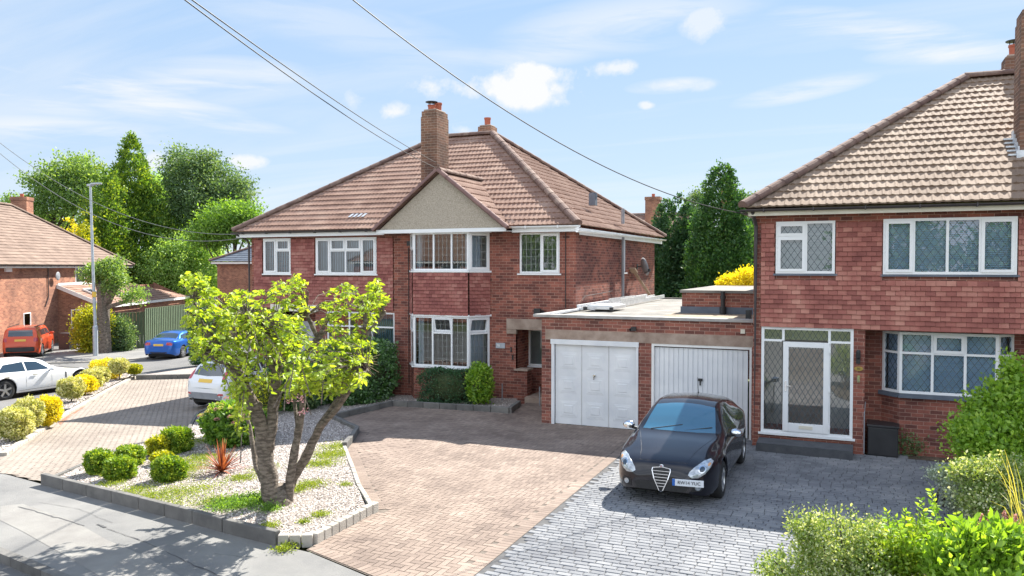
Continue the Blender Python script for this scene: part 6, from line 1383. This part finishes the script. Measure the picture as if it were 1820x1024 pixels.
shoots('privet_shoots', 'arching upright shoots with long lime leaves rising above the bottom shrubs', [(1672, 1010, 1655, 868, 0), (1660, 1010, 1636, 885, .1), (1590, 1010, 1575, 905, .1), (1600, 1010, 1610, 905, .2), (1620, 1010, 1590, 915, 0), (1610, 1000, 1640, 930, 0), (1690, 1010, 1700, 910, .1)], 8.0, .10, 'lf_bright', (.9, 8.4, 0))
shoots('box_shoots', 'thin upright speckled shoots at the left end of the bottom shrubs', [(1430, 985, 1393, 905, 0), (1450, 980, 1446, 900, 0), (1470, 970, 1468, 888, .1), (1490, 960, 1486, 900, .1), (1440, 960, 1428, 915, 0), (1520, 960, 1512, 905, .1), (1405, 1020, 1385, 975, 0), (1420, 1010, 1440, 930, 0), (1380, 1040, 1352, 1000, 0)], 8.2, .045, 'lf_spot', (-.3, 8.9, 0))
T = thing('ornamental_grass', 'clump of long yellow grass blades at the right edge above the bottom shrubs', 'plant', tuple(atg(1815, 1000))[:2]+(0,), 0, GS); q = MB()
for i in range(30):
    b = atd(random.gauss(1826, 10), 965, 9.0+random.gauss(0, .15)); e = atd(random.gauss(1800, 28), random.uniform(790, 920), 9.0+random.gauss(0, .3)); s = Vector((.004, .002, 0)); m = b.lerp(e, .6)+Vector((0, 0, .12)); r = random.random(); q.face([b-s, b+s, m+s, m-s], r); q.face([m-s, m+s, e+s*.2, e-s*.2], r)
q.build('blades', M['lf_straw'], T)
T = thing('pink_plumes', 'feathery pink flower plumes behind the lime yellow shrub', 'plant', tuple(atg(1770, 1010))[:2]+(0,), 0, GS); P = []
for (x, y) in ((1745, 925), (1760, 918), (1772, 930), (1785, 920), (1797, 935), (1752, 945), (1780, 950), (1805, 925), (1640, 945), (1652, 950)):
    for k in range(160): t = random.random(); P.append(atd(x+random.gauss(0, 3.5)*(1.2-t), y-22*t+10, 8.5+random.gauss(0, .02)))
P = np.array(P); leaf_mesh('plume', P, rng.normal(size=P.shape)+np.array([0, 0, .8]), .022*rng.uniform(.6, 1.3, len(P)), rng.random(len(P)), M['lf_pink'], T)
q = MB()
for (x, y) in ((1745, 925), (1760, 918), (1772, 930), (1785, 920), (1797, 935), (1752, 945), (1780, 950), (1805, 925)): q.tube([atd(x, y+10, 8.5), atd(x+4, 1010, 8.5)], .004, 4)
q.build('stalks', M['timber'], T)
for i, (x, y, h, lb) in enumerate(((1618, 812, .45, 'low sprawling weed plant at the foot of the right bay wall'), (1650, 806, .35, 'small plant against the right bay wall beside the tall shrub'))):
    b = atg(x, y); shrub('wall_plant', lb, (b.x, b.y+.1, 0), [((b.x, b.y+.15, h*.5), (.32, .2, h*.55))], 1500, .05, 'lf_dark', seed=70+i, stems_=4, spread=.08, cat='plant')
# ================================================================ cars
def pchip(keys):
    xs = np.array([k[0] for k in keys], float); ys = np.array([k[1] for k in keys], float); h = np.diff(xs); dl = np.diff(ys)/h; m = np.zeros(len(xs))
    for i in range(1, len(xs)-1):
        if dl[i-1]*dl[i] > 0: w1, w2 = 2*h[i]+h[i-1], h[i]+2*h[i-1]; m[i] = (w1+w2)/(w1/dl[i-1]+w2/dl[i])
    m[0], m[-1] = dl[0], dl[-1]
    def f(x):
        x = min(max(x, xs[0]), xs[-1]); i = min(max(np.searchsorted(xs, x)-1, 0), len(h)-1); t = (x-xs[i])/h[i]
        return (2*t**3-3*t*t+1)*ys[i]+(t**3-2*t*t+t)*h[i]*m[i]+(-2*t**3+3*t*t)*ys[i+1]+(t**3-t*t)*h[i]*m[i+1]
    return f
def build_car(name, label, loc, rz, c):
    """local frame: nose at y=0 pointing to -y, x to the car's left... z up"""
    T = thing(name, label, 'car', loc, rz); L = c['L']; F = {k: pchip(c[k]) for k in ('zt', 'zs', 'hw', 'zb', 'gw', 'gz')}
    WA = c['wheels']; Rw = c['rw']; Ra = Rw+.055
    st = sorted(set([0, .015, .03, .06, .1, .15, .2, .26, .32]+[L-x for x in (0, .015, .03, .06, .1, .15, .2, .26)]+list(np.linspace(.32, L-.26, 84))+[w+Ra*math.cos(a) for w in WA for a in np.linspace(0, math.pi, 17)]))
    def keys(y):
        hw, zb, zs, zt, gw, gz_ = (float(F[k](y)) for k in ('hw', 'zb', 'zs', 'zt', 'gw', 'gz')); arch = zb
        for w in WA:
            if abs(y-w) < Ra: arch = max(arch, Rw+math.sqrt(Ra*Ra-(y-w)**2)*1.02)
        gw *= 1; k = [(hw*.93, zb), (hw*.985, zb+.10), (hw, zb+(zs-zb)*.45), (hw*.985, zs-(zs-zb)*.16), (hw*.945, zs), ((hw*.945+gw)/2+.012, (zs+gz_)/2+.004), (gw, gz_), (gw*.62, gz_+(zt-gz_)*.62), (gw*.3, gz_+(zt-gz_)*.92), (0, zt)]
        k = [(a, max(b, arch+.012*i) if i < 5 else b) for i, (a, b) in enumerate(k)]
        if arch > zb: k[0] = (hw*.975, arch)
        return k
    def cr(P, t):
        n = len(P)-1; i = min(int(t*n), n-1); u = t*n-i; p = [np.array(P[max(0, i-1)]), np.array(P[i]), np.array(P[i+1]), np.array(P[min(n, i+2)])]
        if i+2 > n: p[3] = np.array([-P[n-1][0], P[n-1][1]])
        return .5*((2*p[1])+(-p[0]+p[2])*u+(2*p[0]-5*p[1]+4*p[2]-p[3])*u*u+(-p[0]+3*p[1]-3*p[2]+p[3])*u**3)
    ns = 36; mb = MB(); rings = []
    for y in st:
        K_ = keys(y); half = [cr(K_, t) for t in np.linspace(0, 1, ns+1)]
        ring = [mb.p((a, y, b)) for a, b in half]+[mb.p((-a, y, b)) for a, b in half[-2::-1]]; rings.append(ring)
    for i in range(len(rings)-1):
        for j in range(2*ns): mb.f.append([rings[i][j], rings[i+1][j], rings[i+1][j+1], rings[i][j+1]]); mb.r.append(.5)
    mb.f.append(rings[0][:]); mb.r.append(.5); mb.f.append(rings[-1][::-1]); mb.r.append(.5)
    body = mb.build('body', M[c['paint']], T, False, smooth=True)
    try:
        body.data.set_sharp_from_angle(angle=R(38))
    except Exception: pass
    V = [Vector(v) for v in mb.v]; bvh = BVHTree.FromPolygons(V, mb.f)
    def drape(axis, u, v):
        if axis == 'f': o, d = (u, -2, v), (0, 1, 0)
        elif axis == 'r': o, d = (u, L+2, v), (0, -1, 0)
        elif axis == 't': o, d = (u, v, 4), (0, 0, -1)
        elif axis == 'L': o, d = (-3, u, v), (1, 0, 0)
        else: o, d = (3, u, v), (-1, 0, 0)
        h = bvh.ray_cast(Vector(o), Vector(d)); return h[0], Vector(d)
    def patch(nm, mat, axis, poly, off=.006, parent=None, sub=10, rings_=6, mirror=False, lab=None, thick=True):
        me = None
        for sg in ((1, -1) if mirror else (1,)):
            pl = [((sg*a if axis in 'frt' else a), b) for a, b in poly]; pts = []
            ax = axis
            if axis in 'LR' and sg == -1: ax = 'R' if axis == 'L' else 'L'
            for i in range(len(pl)):
                a, b = pl[i], pl[(i+1) % len(pl)]
                for k in range(sub): t = k/sub; pts.append((a[0]+(b[0]-a[0])*t, a[1]+(b[1]-a[1])*t))
            cx = sum(p[0] for p in pts)/len(pts); cy = sum(p[1] for p in pts)/len(pts); q = MB(); prev = None; ok = None
            cxp, d = drape(ax, cx, cy)
            if cxp is None: continue
            cen = q.p(cxp-d*off); R_ = [[cen]*len(pts)]
            for j in range(1, rings_+1):
                t = j/rings_; rg = []
                for p in pts:
                    h, d = drape(ax, cx+(p[0]-cx)*t, cy+(p[1]-cy)*t)
                    if h is None: h = ok if ok is not None else cxp
                    ok = h; rg.append(q.p(h-d*off))
                R_.append(rg)
            rg = []
            for p in pts:
                h, d = drape(ax, p[0], p[1]); h = h if h is not None else ok; rg.append(q.p(h+d*.004))
            R_.append(rg); n = len(pts)
            for j in range(len(R_)-1):
                for i in range(n):
                    a, b, cc, dd = R_[j][i], R_[j][(i+1) % n], R_[j+1][(i+1) % n], R_[j+1][i]
                    q.f.append([a, cc, dd] if j == 0 else [a, b, cc, dd]); q.r.append(.5)
            me = q.build(nm, M[mat], parent or T, False, smooth=True, label=lab)
            try: me.data.set_sharp_from_angle(angle=R(45))
            except Exception: pass
            bm = bmesh.new(); bm.from_mesh(me.data); bmesh.ops.recalc_face_normals(bm, faces=bm.faces[:]); bm.to_mesh(me.data); bm.free()
        return me
    # wheels
    for w in WA:
        for sg in (1, -1):
            xo = float(F['hw'](w))*.985*sg; q = MB(); tw = .205*sg
            Rr_ = Rw; prof = [(Rr_*.66, 0), (Rr_*.72, .0), (Rr_*.9, -.0), (Rr_*.97, -.02*sg), (Rr_, -.05*sg), (Rr_, -tw+.05*sg), (Rr_*.95, -tw), (Rr_*.66, -tw)]
            q.lathe(prof, (xo, w, Rw), 32, axis='x'); W_ = q.build('wheel', M['tyre'], T, False, smooth=True)
            q = MB(); q.lathe([(Rr_*.67, -.012*sg), (Rr_*.64, -.008*sg), (Rr_*.62, -.03*sg), (Rr_*.6, -.12*sg)], (xo, w, Rw), 32, axis='x'); ns_ = c.get('spokes', 5)
            for i in range(ns_):
                a = 2*math.pi*i/ns_+.3; dy, dz = math.cos(a), math.sin(a); q.bar((xo-.03*sg, w+dy*.03, Rw+dz*.03), (xo-.018*sg, w+dy*Rr_*.63, Rw+dz*Rr_*.63), .025, Rr_*(.20 if ns_ < 8 else .09), (0, -dz, dy) if True else (0, 0, 1))
            q.lathe([(.001, -.012*sg), (.05, -.014*sg), (.055, -.04*sg)], (xo, w, Rw), 16, axis='x'); q.build('rim', M['rim'], W_, False)
            q = MB(); q.lathe([(.001, -.06*sg), (Rr_*.6, -.06*sg)], (xo, w, Rw), 24, axis='x'); q.build('hub_back', M['black'], W_, False)
    q = MB(); q.box((-.72, .35, .16), (.72, L-.35, .42))
    for w in WA: q.box((-.80, w-Ra*.98, .25), (.80, w+Ra*.98, Rw*2+.04))
    q.build('underbody', M['mesh_grille'], T, False)
    for (nm, mat, axis, poly, kw) in c['patches']: patch(nm, mat, axis, poly, **kw)
    # mirrors
    my, mz, mx = c['mirror']
    for sg in (1, -1):
        q = MB(); cx_ = sg*(mx+.13)
        q.T = Matrix.Translation((cx_, my, mz)) @ Matrix.Rotation(sg*R(12), 4, 'Z'); q.lathe([(.001, -.085), (.045, -.08), (.075, -.05), (.09, 0), (.088, .035), (.001, .036)], n=14, axis='y')
        for i, v in enumerate(q.v): q.v[i] = (cx_+(v[0]-cx_)*1.25, v[1], mz+(v[2]-mz)*.85)
        q.T = None; MI = q.build('mirror', M[c.get('mirror_mat', c['paint'])], T, False, smooth=True); q = MB(); q.bar((sg*(mx-.04), my+.02, mz-.07), (sg*(mx+.09), my, mz-.04), .05, .035, (0, 1, 0)); q.build('mirror_arm', M['black'], MI, False)
    return T, patch, drape
def seam(patch, axis, pts, w=.006, mat='mesh_grille', parent=None, name='seam', off=.0015, mirror=False):
    for a, b in zip(pts[:-1], pts[1:]):
        dx, dy = b[0]-a[0], b[1]-a[1]; l = math.hypot(dx, dy); nx, ny = -dy/l*w/2, dx/l*w/2
        patch(name, mat, axis, [(a[0]+nx, a[1]+ny), (b[0]+nx, b[1]+ny), (b[0]-nx, b[1]-ny), (a[0]-nx, a[1]-ny)], off=off, sub=6, rings_=1, mirror=mirror, parent=parent)
def ellp(cx, cy, rx, ry, n=20, rot=0): return [(cx+rx*math.cos(t)*math.cos(rot)-ry*math.sin(t)*math.sin(rot), cy+rx*math.cos(t)*math.sin(rot)+ry*math.sin(t)*math.cos(rot)) for t in np.linspace(0, 2*math.pi, n+1)[:-1]]
S1 = dict(sub=1)
M['lamp_amber'] = pm('lamp_amber', (.6, .3, .12), None, .2, coat=1)
# --- dark hatchback on the cobbles
A1 = dict(L=4.35, paint='car_black', wheels=(.90, 3.53), rw=.325, spokes=5, mirror=(1.62, 1.0, .86), mirror_mat='chrome',
 zt=[(0, .50), (.02, .60), (.08, .69), (.2, .755), (.5, .84), (.9, .925), (1.25, .985), (1.42, 1.05), (1.75, 1.24), (2.1, 1.395), (2.35, 1.445), (2.7, 1.46), (3.2, 1.43), (3.65, 1.35), (3.95, 1.17), (4.15, 1.0), (4.28, .88), (4.35, .62)],
 zs=[(0, .46), (.03, .56), (.15, .66), (.4, .74), (.9, .82), (1.4, .90), (2, .94), (3, .985), (3.8, 1.02), (4.15, .93), (4.3, .8), (4.35, .55)],
 hw=[(0, .44), (.02, .52), (.06, .62), (.14, .71), (.3, .80), (.55, .865), (.9, .895), (2.2, .90), (3.5, .90), (4.0, .85), (4.2, .77), (4.3, .68), (4.35, .55)],
 zb=[(0, .27), (.1, .22), (.3, .20), (4.0, .20), (4.25, .26), (4.35, .34)],
 gw=[(0, .32), (.1, .46), (.4, .56), (.9, .64), (1.3, .70), (1.5, .70), (2.1, .60), (2.6, .585), (3.4, .56), (3.8, .60), (4.1, .68), (4.3, .6), (4.35, .4)],
 gz=[(0, .49), (.03, .58), (.15, .70), (.5, .81), (.9, .90), (1.25, .955), (1.42, 1.0), (1.75, 1.18), (2.1, 1.34), (2.4, 1.39), (2.7, 1.40), (3.2, 1.37), (3.65, 1.28), (3.95, 1.10), (4.15, .96), (4.3, .84), (4.35, .58)], patches=[
 ('windscreen', 'car_glass_front', 't', [(-.66, 1.40), (-.35, 1.33), (0, 1.31), (.35, 1.33), (.66, 1.40), (.60, 1.75), (.545, 2.05), (.3, 2.09), (0, 2.10), (-.3, 2.09), (-.545, 2.05), (-.60, 1.75)], dict(sub=4, rings_=8, off=.004)),
 ('side_window', 'car_glass', 'R', [(1.78, .99), (2.5, 1.02), (2.5, 1.35), (2.2, 1.33), (1.98, 1.22)], dict(mirror=True, sub=4, off=.004)),
 ('side_window', 'car_glass', 'R', [(2.56, 1.03), (3.2, 1.07), (3.5, 1.16), (3.3, 1.29), (2.95, 1.345), (2.56, 1.355)], dict(mirror=True, sub=4, off=.004)),
 ('rear_window', 'car_glass', 'r', [(-.5, 1.05), (.5, 1.05), (.44, 1.32), (-.44, 1.32)], dict(sub=4)),
 ('headlight', 'lamp', 'f', [(.44, .56), (.50, .52), (.60, .52), (.70, .58), (.77, .67), (.79, .745), (.74, .775), (.64, .75), (.53, .68), (.46, .61)], dict(mirror=True, sub=3, off=.010)),
 ('lamp_bezel', 'chrome', 'f', ellp(.655, .655, .058, .058, 16), dict(mirror=True, sub=1, off=.014, rings_=3)), ('projector', 'car_glass', 'f', ellp(.655, .655, .040, .040, 16), dict(mirror=True, sub=1, off=.018, rings_=3)), ('indicator', 'lamp_amber', 'f', ellp(.745, .715, .022, .022, 12), dict(mirror=True, sub=1, off=.015, rings_=2)),
 ('intake', 'mesh_grille', 'f', [(-.40, .27), (.40, .27), (.46, .37), (.40, .405), (-.40, .405), (-.46, .37)], dict(sub=4)),
 ('fog_recess', 'mesh_grille', 'f', [(.50, .29), (.64, .30), (.70, .38), (.66, .43), (.52, .41)], dict(mirror=True, sub=4)),
 ('fog_lamp', 'lamp', 'f', ellp(.60, .36, .045, .045, 14), dict(mirror=True, sub=1, off=.016)),
 ('grille', 'mesh_grille', 'f', [(0, .25), (.03, .27), (.115, .46), (.155, .60), (.145, .635), (0, .65), (-.145, .635), (-.155, .60), (-.115, .46), (-.03, .27)], dict(sub=3, off=.014)),
 ('tail_light', 'lampred', 'r', [(.5, .86), (.72, .86), (.74, .95), (.5, .97)], dict(mirror=True, sub=3)),
 ])
CAR, pt_, drp = build_car('dark_hatchback', 'glossy dark hatchback with a shield shaped chrome grille before the ribbed garage door', (-2.97, 13.05, .012), 0, A1)
GRL = [o for o in CAR.children if o.name.startswith('grille')][0]
q = MB()
def fp(x, z, off=.02): h, d = drp('f', x, z); return (h if h else Vector((x, .02, z)))-d*off
out_ = [(0, .25), (.03, .27), (.115, .46), (.155, .60), (.145, .635), (0, .655), (-.145, .635), (-.155, .60), (-.115, .46), (-.03, .27)]
for i in range(10): q.bar(fp(*out_[i]), fp(*out_[(i+1) % 10]), .014, .014, (0, 1, 0))
for z, w in ((.59, .145), (.54, .135), (.49, .12), (.44, .10), (.39, .078), (.34, .055)):
    for a, b in ((-w, 0), (0, w)): q.bar(fp(a, z), fp(b, z), .010, .012, (0, 1, 0))
q.build('chrome_bars', M['chrome'], GRL, False)
q = MB(); c0 = fp(0, .665, .018); q.T = Matrix.Translation(c0) @ Matrix.Rotation(R(35), 4, 'X'); q.lathe([(.001, -.012), (.035, -.012), (.04, 0)], n=20, axis='y'); EM = q.build('emblem', M['chrome'], CAR, False)
q = MB(); q.T = Matrix.Translation(c0) @ Matrix.Rotation(R(35), 4, 'X'); q.box((-.005, -.018, -.026), (.005, -.013, .026)); q.box((-.024, -.018, -.006), (-.006, -.013, .006)); q.build('emblem_mark', M['lampred'], EM, False)
q = MB(); h = fp(.37, .43, .02); q.box((.20-.0, h.y-.02, .39), (.70, h.y-.008, .50)); 
for v in range(len(q.v)): x, y, z = q.v[v]; q.v[v] = (x, y+.10*(x-.45)*1.2, z)
NPp = q.build('number_plate', M['plate_w'], CAR, False)
q = MB(); q.box((.20, h.y-.023, .39), (.245, h.y-.0205, .50)); 
for v in range(len(q.v)): x, y, z = q.v[v]; q.v[v] = (x, y+.10*(x-.45)*1.2, z)
q.build('plate_band', M['car_blue'], NPp, False)
tt = text('lettering', 'RW14 YUC', .075, (.47, h.y-.0245, .445), (R(90), 0, math.atan(.12)), M['ink'], NPp, False)
for ax_, ps in (('t', [(-.40, .16), (-.46, .5), (-.60, 1.0), (-.70, 1.32)]), ('t', [(.40, .16), (.46, .5), (.60, 1.0), (.70, 1.32)]), ('t', [(-.40, .16), (0, .11), (.40, .16)])): seam(pt_, ax_, ps, .006)
for sy in (1.55, 2.53, 3.42): seam(pt_, 'R', [(sy, .30), (sy+.02, .90)], .007, mirror=True)
seam(pt_, 'R', [(1.55, .30), (3.1, .28)], .007, mirror=True)
for sg in (-1, 1):
    q = MB(); 
    for yy in (2.25, ): q.bar((sg*.905, yy, .86), (sg*.905, yy+.17, .87), .02, .022)
    q.build('door_handle', M['chrome'], CAR, False)
q = MB(); q.tube([(0, 3.35, 1.40), (0, 3.33, 1.44), (0, 3.22, 1.74)], [.02, .006, .003], 6); q.build('aerial', M['black'], CAR, False)
q = MB(); q.lathe([(.001, -.02), (.03, 0), (.001, .02)], (0, 2.02, 1.34), 8); q.build('rear_view_mirror', M['black'], CAR, False)
q = MB(); q.bar((-.5, 1.36, 1.01), (.05, 1.50, 1.10), .015, .012); q.bar((.12, 1.36, 1.02), (.58, 1.52, 1.08), .015, .012); q.build('wiper', M['black'], CAR, False)
# --- others: simpler keys
def cfg(L, W, H, paint, wheels, rw, kind, spokes=5):
    w = W/2
    if kind == 'hatch':
        zt = [(0, .55), (.05, .68), (.2, .78), (.6, .9), (.95, 1.0), (1.2, 1.12), (1.75, H-.07), (2.1, H-.01), (2.6, H), (3.2, H-.03), (L-.42, H-.10), (L-.22, 1.12), (L-.1, .95), (L-.02, .8), (L, .55)]
        gz_ = [(x, z-.03 if x < 1 or x > L-.25 else z-.06) for x, z in zt]; gw = [(0, .4*w), (.3, .65*w), (1, .8*w), (1.8, .68*w), (2.4, .66*w), (L-.45, .64*w), (L-.1, .78*w), (L, .55*w)]
        zs = [(0, .5), (.1, .65), (.5, .82), (1.2, .93), (2.5, .98), (L-.35, 1.02), (L-.1, .9), (L, .5)]
    elif kind == 'saloon':
        zt = [(0, .5), (.05, .62), (.25, .74), (.9, .88), (1.35, .97), (1.6, 1.08), (2.1, H-.07), (2.5, H), (3.0, H-.01), (3.4, H-.08), (3.9, 1.12), (4.1, 1.06), (L-.1, 1.03), (L-.03, .92), (L, .6)]
        gz_ = [(x, z-.03 if x < 1.4 or x > 4.0 else z-.06) for x, z in zt]; gw = [(0, .4*w), (.3, .65*w), (1.4, .8*w), (2.2, .66*w), (3.3, .63*w), (4.0, .74*w), (L-.2, .78*w), (L, .55*w)]
        zs = [(0, .46), (.1, .6), (.6, .76), (1.6, .88), (3.2, .93), (4.2, .97), (L-.1, .93), (L, .55)]
    elif kind == 'coupe':
        zt = [(0, .45), (.05, .55), (.25, .68), (.9, .82), (1.5, .93), (1.75, 1.02), (2.2, H-.10), (2.7, H-.01), (3.1, H), (3.6, H-.06), (4.2, 1.12), (4.5, 1.02), (L-.05, .92), (L, .6)]
        gz_ = [(x, z-.03 if x < 1.6 or x > 4.4 else z-.06) for x, z in zt]; gw = [(0, .4*w), (.3, .65*w), (1.5, .78*w), (2.3, .64*w), (3.4, .62*w), (4.3, .72*w), (L, .55*w)]
        zs = [(0, .42), (.1, .54), (.6, .73), (1.6, .84), (3.2, .89), (4.3, .95), (L-.05, .86), (L, .5)]
    else: # tall boxy
        zt = [(0, .75), (.04, .95), (.15, 1.04), (.9, 1.12), (1.1, 1.18), (1.55, H-.1), (1.8, H-.02), (2.6, H), (L-.35, H-.03), (L-.2, H-.12), (L-.09, 1.15), (L-.04, 1.0), (L, .7)]
        gz_ = [(x, z-.03 if x < 1 else z-.05) for x, z in zt]; gw = [(0, .6*w), (.3, .75*w), (1, .85*w), (1.7, .76*w), (L-.3, .73*w), (L-.1, .82*w), (L, .72*w)]
        zs = [(0, .6), (.05, .85), (.3, 1.0), (1.1, 1.06), (L-.2, 1.1), (L-.05, 1.0), (L, .62)]
    tall = kind == 'tall'
    hw = [(0, .6*w), (.05, .75*w), (.2, .9*w), (.5, .98*w), (1, w), (L-.8, w), (L-.3, .97*w if tall else .95*w), (L-.08, .9*w if tall else .86*w), (L, .78*w if tall else .66*w)]
    zb = [(0, .28), (.3, .2), (L-.3, .22), (L, .34)]
    return dict(L=L, paint=paint, wheels=wheels, rw=rw, spokes=spokes, mirror=({'hatch': 1.45, 'saloon': 1.85, 'coupe': 2.05}.get(kind, 1.4), zs[3][1]+.10, w*.93), zt=zt, zs=zs, hw=hw, zb=zb, gw=gw, gz=gz_, patches=[])
def addside(c, y0, y1, y2, zb_, zt_, w1=None):
    c['patches'] += [('side_window', 'car_glass', 'R', [(y0, zb_), (y1-.03, zb_+.02), (y1-.03, zt_), (y0+.42, zt_-.04)], dict(mirror=True, sub=4, off=.004)), ('side_window', 'car_glass', 'R', [(y1+.03, zb_+.02), (y2, zb_+.05), (y2-.28, zt_-.05), (y1+.03, zt_)], dict(mirror=True, sub=4, off=.004))]
# white hatchback on the left drive, tail towards the camera
c = cfg(3.97, 1.72, 1.48, 'car_white', (.82, 3.31), .30, 'hatch'); L = 3.97; addside(c, 1.45, 2.35, 3.3, 1.03, 1.36)
c['patches'] += [('rear_window', 'car_glass', 'r', [(-.56, 1.04), (0, 1.01), (.56, 1.04), (.46, 1.36), (-.46, 1.36)], dict(sub=4)), ('windscreen', 'car_glass', 't', [(-.6, 1.2), (.6, 1.2), (.52, 1.72), (-.52, 1.72)], dict(sub=4)),
 ('tail_light', 'lampred', 'r', [(.60, .92), (.70, .90), (.72, 1.12), (.62, 1.22), (.57, 1.1)], dict(mirror=True, sub=3)), ('lower_bumper', 'grey', 'r', [(-.62, .30), (.62, .30), (.66, .44), (.50, .53), (-.50, .53), (-.66, .44)], dict(sub=4)), ('reflector', 'lampred', 'r', [(.5, .47), (.68, .47), (.68, .52), (.56, .53)], dict(mirror=True, sub=3, off=.012)),
 ('number_plate', 'plate_y', 'r', [(-.26, .83), (.26, .83), (.26, .93), (-.26, .93)], dict(sub=3, off=.01))]
F_, pf_, dd_ = build_car('white_hatchback', 'white hatchback seen from behind on the left drive, partly hidden by the tree', (-17.85, 22.0, gz(-17.85)+.02), R(180), c)
seam(pf_, 'r', [(-.68, .66), (.68, .66)], .012); seam(pf_, 'r', [(-.68, .66), (-.62, 1.02)], .008); seam(pf_, 'r', [(.68, .66), (.62, 1.02)], .008)
# blue saloon on the side road
c = cfg(4.62, 1.81, 1.43, 'car_blue', (.86, 3.67), .335, 'saloon', 10); addside(c, 1.85, 2.7, 3.75, .98, 1.30)
c['patches'] += [('rear_window', 'car_glass', 't', [(-.56, 3.42), (.56, 3.42), (.62, 3.9), (-.62, 3.9)], dict(sub=4)), ('windscreen', 'car_glass', 't', [(-.62, 1.62), (.62, 1.62), (.55, 2.15), (-.55, 2.15)], dict(sub=4)),
 ('tail_light', 'lampred', 'r', [(.42, .80), (.70, .76), (.74, .86), (.62, .93), (.44, .93)], dict(mirror=True, sub=3)), ('number_plate', 'plate_y', 'r', [(-.26, .74), (.26, .74), (.26, .85), (-.26, .85)], dict(sub=3, off=.01)), ('diffuser', 'mesh_grille', 'r', [(-.5, .33), (.5, .33), (.45, .42), (-.45, .42)], dict(sub=3))]
pb = atg(276, 632); hd = math.atan2(-.35, .94)  # heading away along the road
build_car('blue_saloon', 'metallic blue saloon parked by the kerb of the side road, left of the cypress', (-35.0, 34.95, gz(-34)-.01), R(180)+R(20), c)
# orange boxy car on the corner house drive
c = cfg(4.24, 1.81, 1.67, 'car_orange', (.88, 3.45), .345, 'tall'); addside(c, 1.4, 2.35, 3.5, 1.14, 1.50)
c['patches'] += [('rear_window', 'car_glass', 'r', [(-.58, 1.18), (.58, 1.18), (.55, 1.50), (-.55, 1.50)], dict(sub=4)), ('tail_light', 'lampred', 'r', [(.62, .90), (.82, .90), (.82, 1.10), (.62, 1.10)], dict(mirror=True, sub=3, off=.012)), ('number_plate', 'plate_y', 'r', [(-.26, .92), (.26, .92), (.26, 1.03), (-.26, 1.03)], dict(sub=3, off=.012)),
 ('lower_bumper', 'black', 'r', [(-.78, .36), (.78, .36), (.80, .55), (.6, .62), (-.6, .62), (-.80, .55)], dict(sub=4)), ('windscreen', 'car_glass', 't', [(-.65, 1.15), (.65, 1.15), (.6, 1.6), (-.6, 1.6)], dict(sub=4))]
OR, po_, do_ = build_car('orange_suv', 'orange boxy car with its tail towards us on the corner house drive', (-43.5, 31.25, -.88), R(180)+R(43), c)
for sg in (-1, 1): q = MB(); q.bar((sg*.62, 1.6, 1.685), (sg*.62, 3.9, 1.67), .035, .04); q.build('roof_rail', M['black'], OR, False)
seam(po_, 'r', [(-.8, .66), (.8, .66)], .014)
# white coupe-like saloon at the left edge
c = cfg(4.68, 1.86, 1.40, 'car_white', (.85, 3.69), .355, 'coupe', 5); addside(c, 2.0, 2.9, 3.9, .93, 1.27)
c['patches'] += [('windscreen', 'car_glass', 't', [(-.62, 1.78), (.62, 1.78), (.54, 2.3), (-.54, 2.3)], dict(sub=4)), ('rear_window', 'car_glass', 't', [(-.5, 3.7), (.5, 3.7), (.56, 4.3), (-.56, 4.3)], dict(sub=4)), ('headlight', 'lamp', 'f', [(.5, .56), (.74, .6), (.78, .68), (.55, .64)], dict(mirror=True, sub=3)), ('side_vent', 'mesh_grille', 'R', [(1.42, .55), (1.47, .55), (1.47, .76), (1.42, .76)], dict(mirror=True, sub=2)), ('tail_light', 'lampred', 'r', [(.4, .78), (.75, .78), (.75, .84), (.4, .84)], dict(mirror=True, sub=2))]
JG, pj_, dj_ = build_car('white_saloon', 'low white saloon cut off by the left edge of the picture', (-27.95, 22.0, gz(-27.9)-.01), R(180)+R(-2), c)
for sy in (2.95, 2.0): seam(pj_, 'R', [(sy, .30), (sy, .88)], .010, mirror=True)
seam(pj_, 'R', [(1.3, .30), (3.2, .28)], .010, mirror=True)
for yy in (2.55, 3.55):
    for sg in (-1, 1): q = MB(); q.bar((sg*.935, yy, .80), (sg*.935, yy+.18, .81), .02, .025); q.build('door_handle', M['chrome'], JG, False)
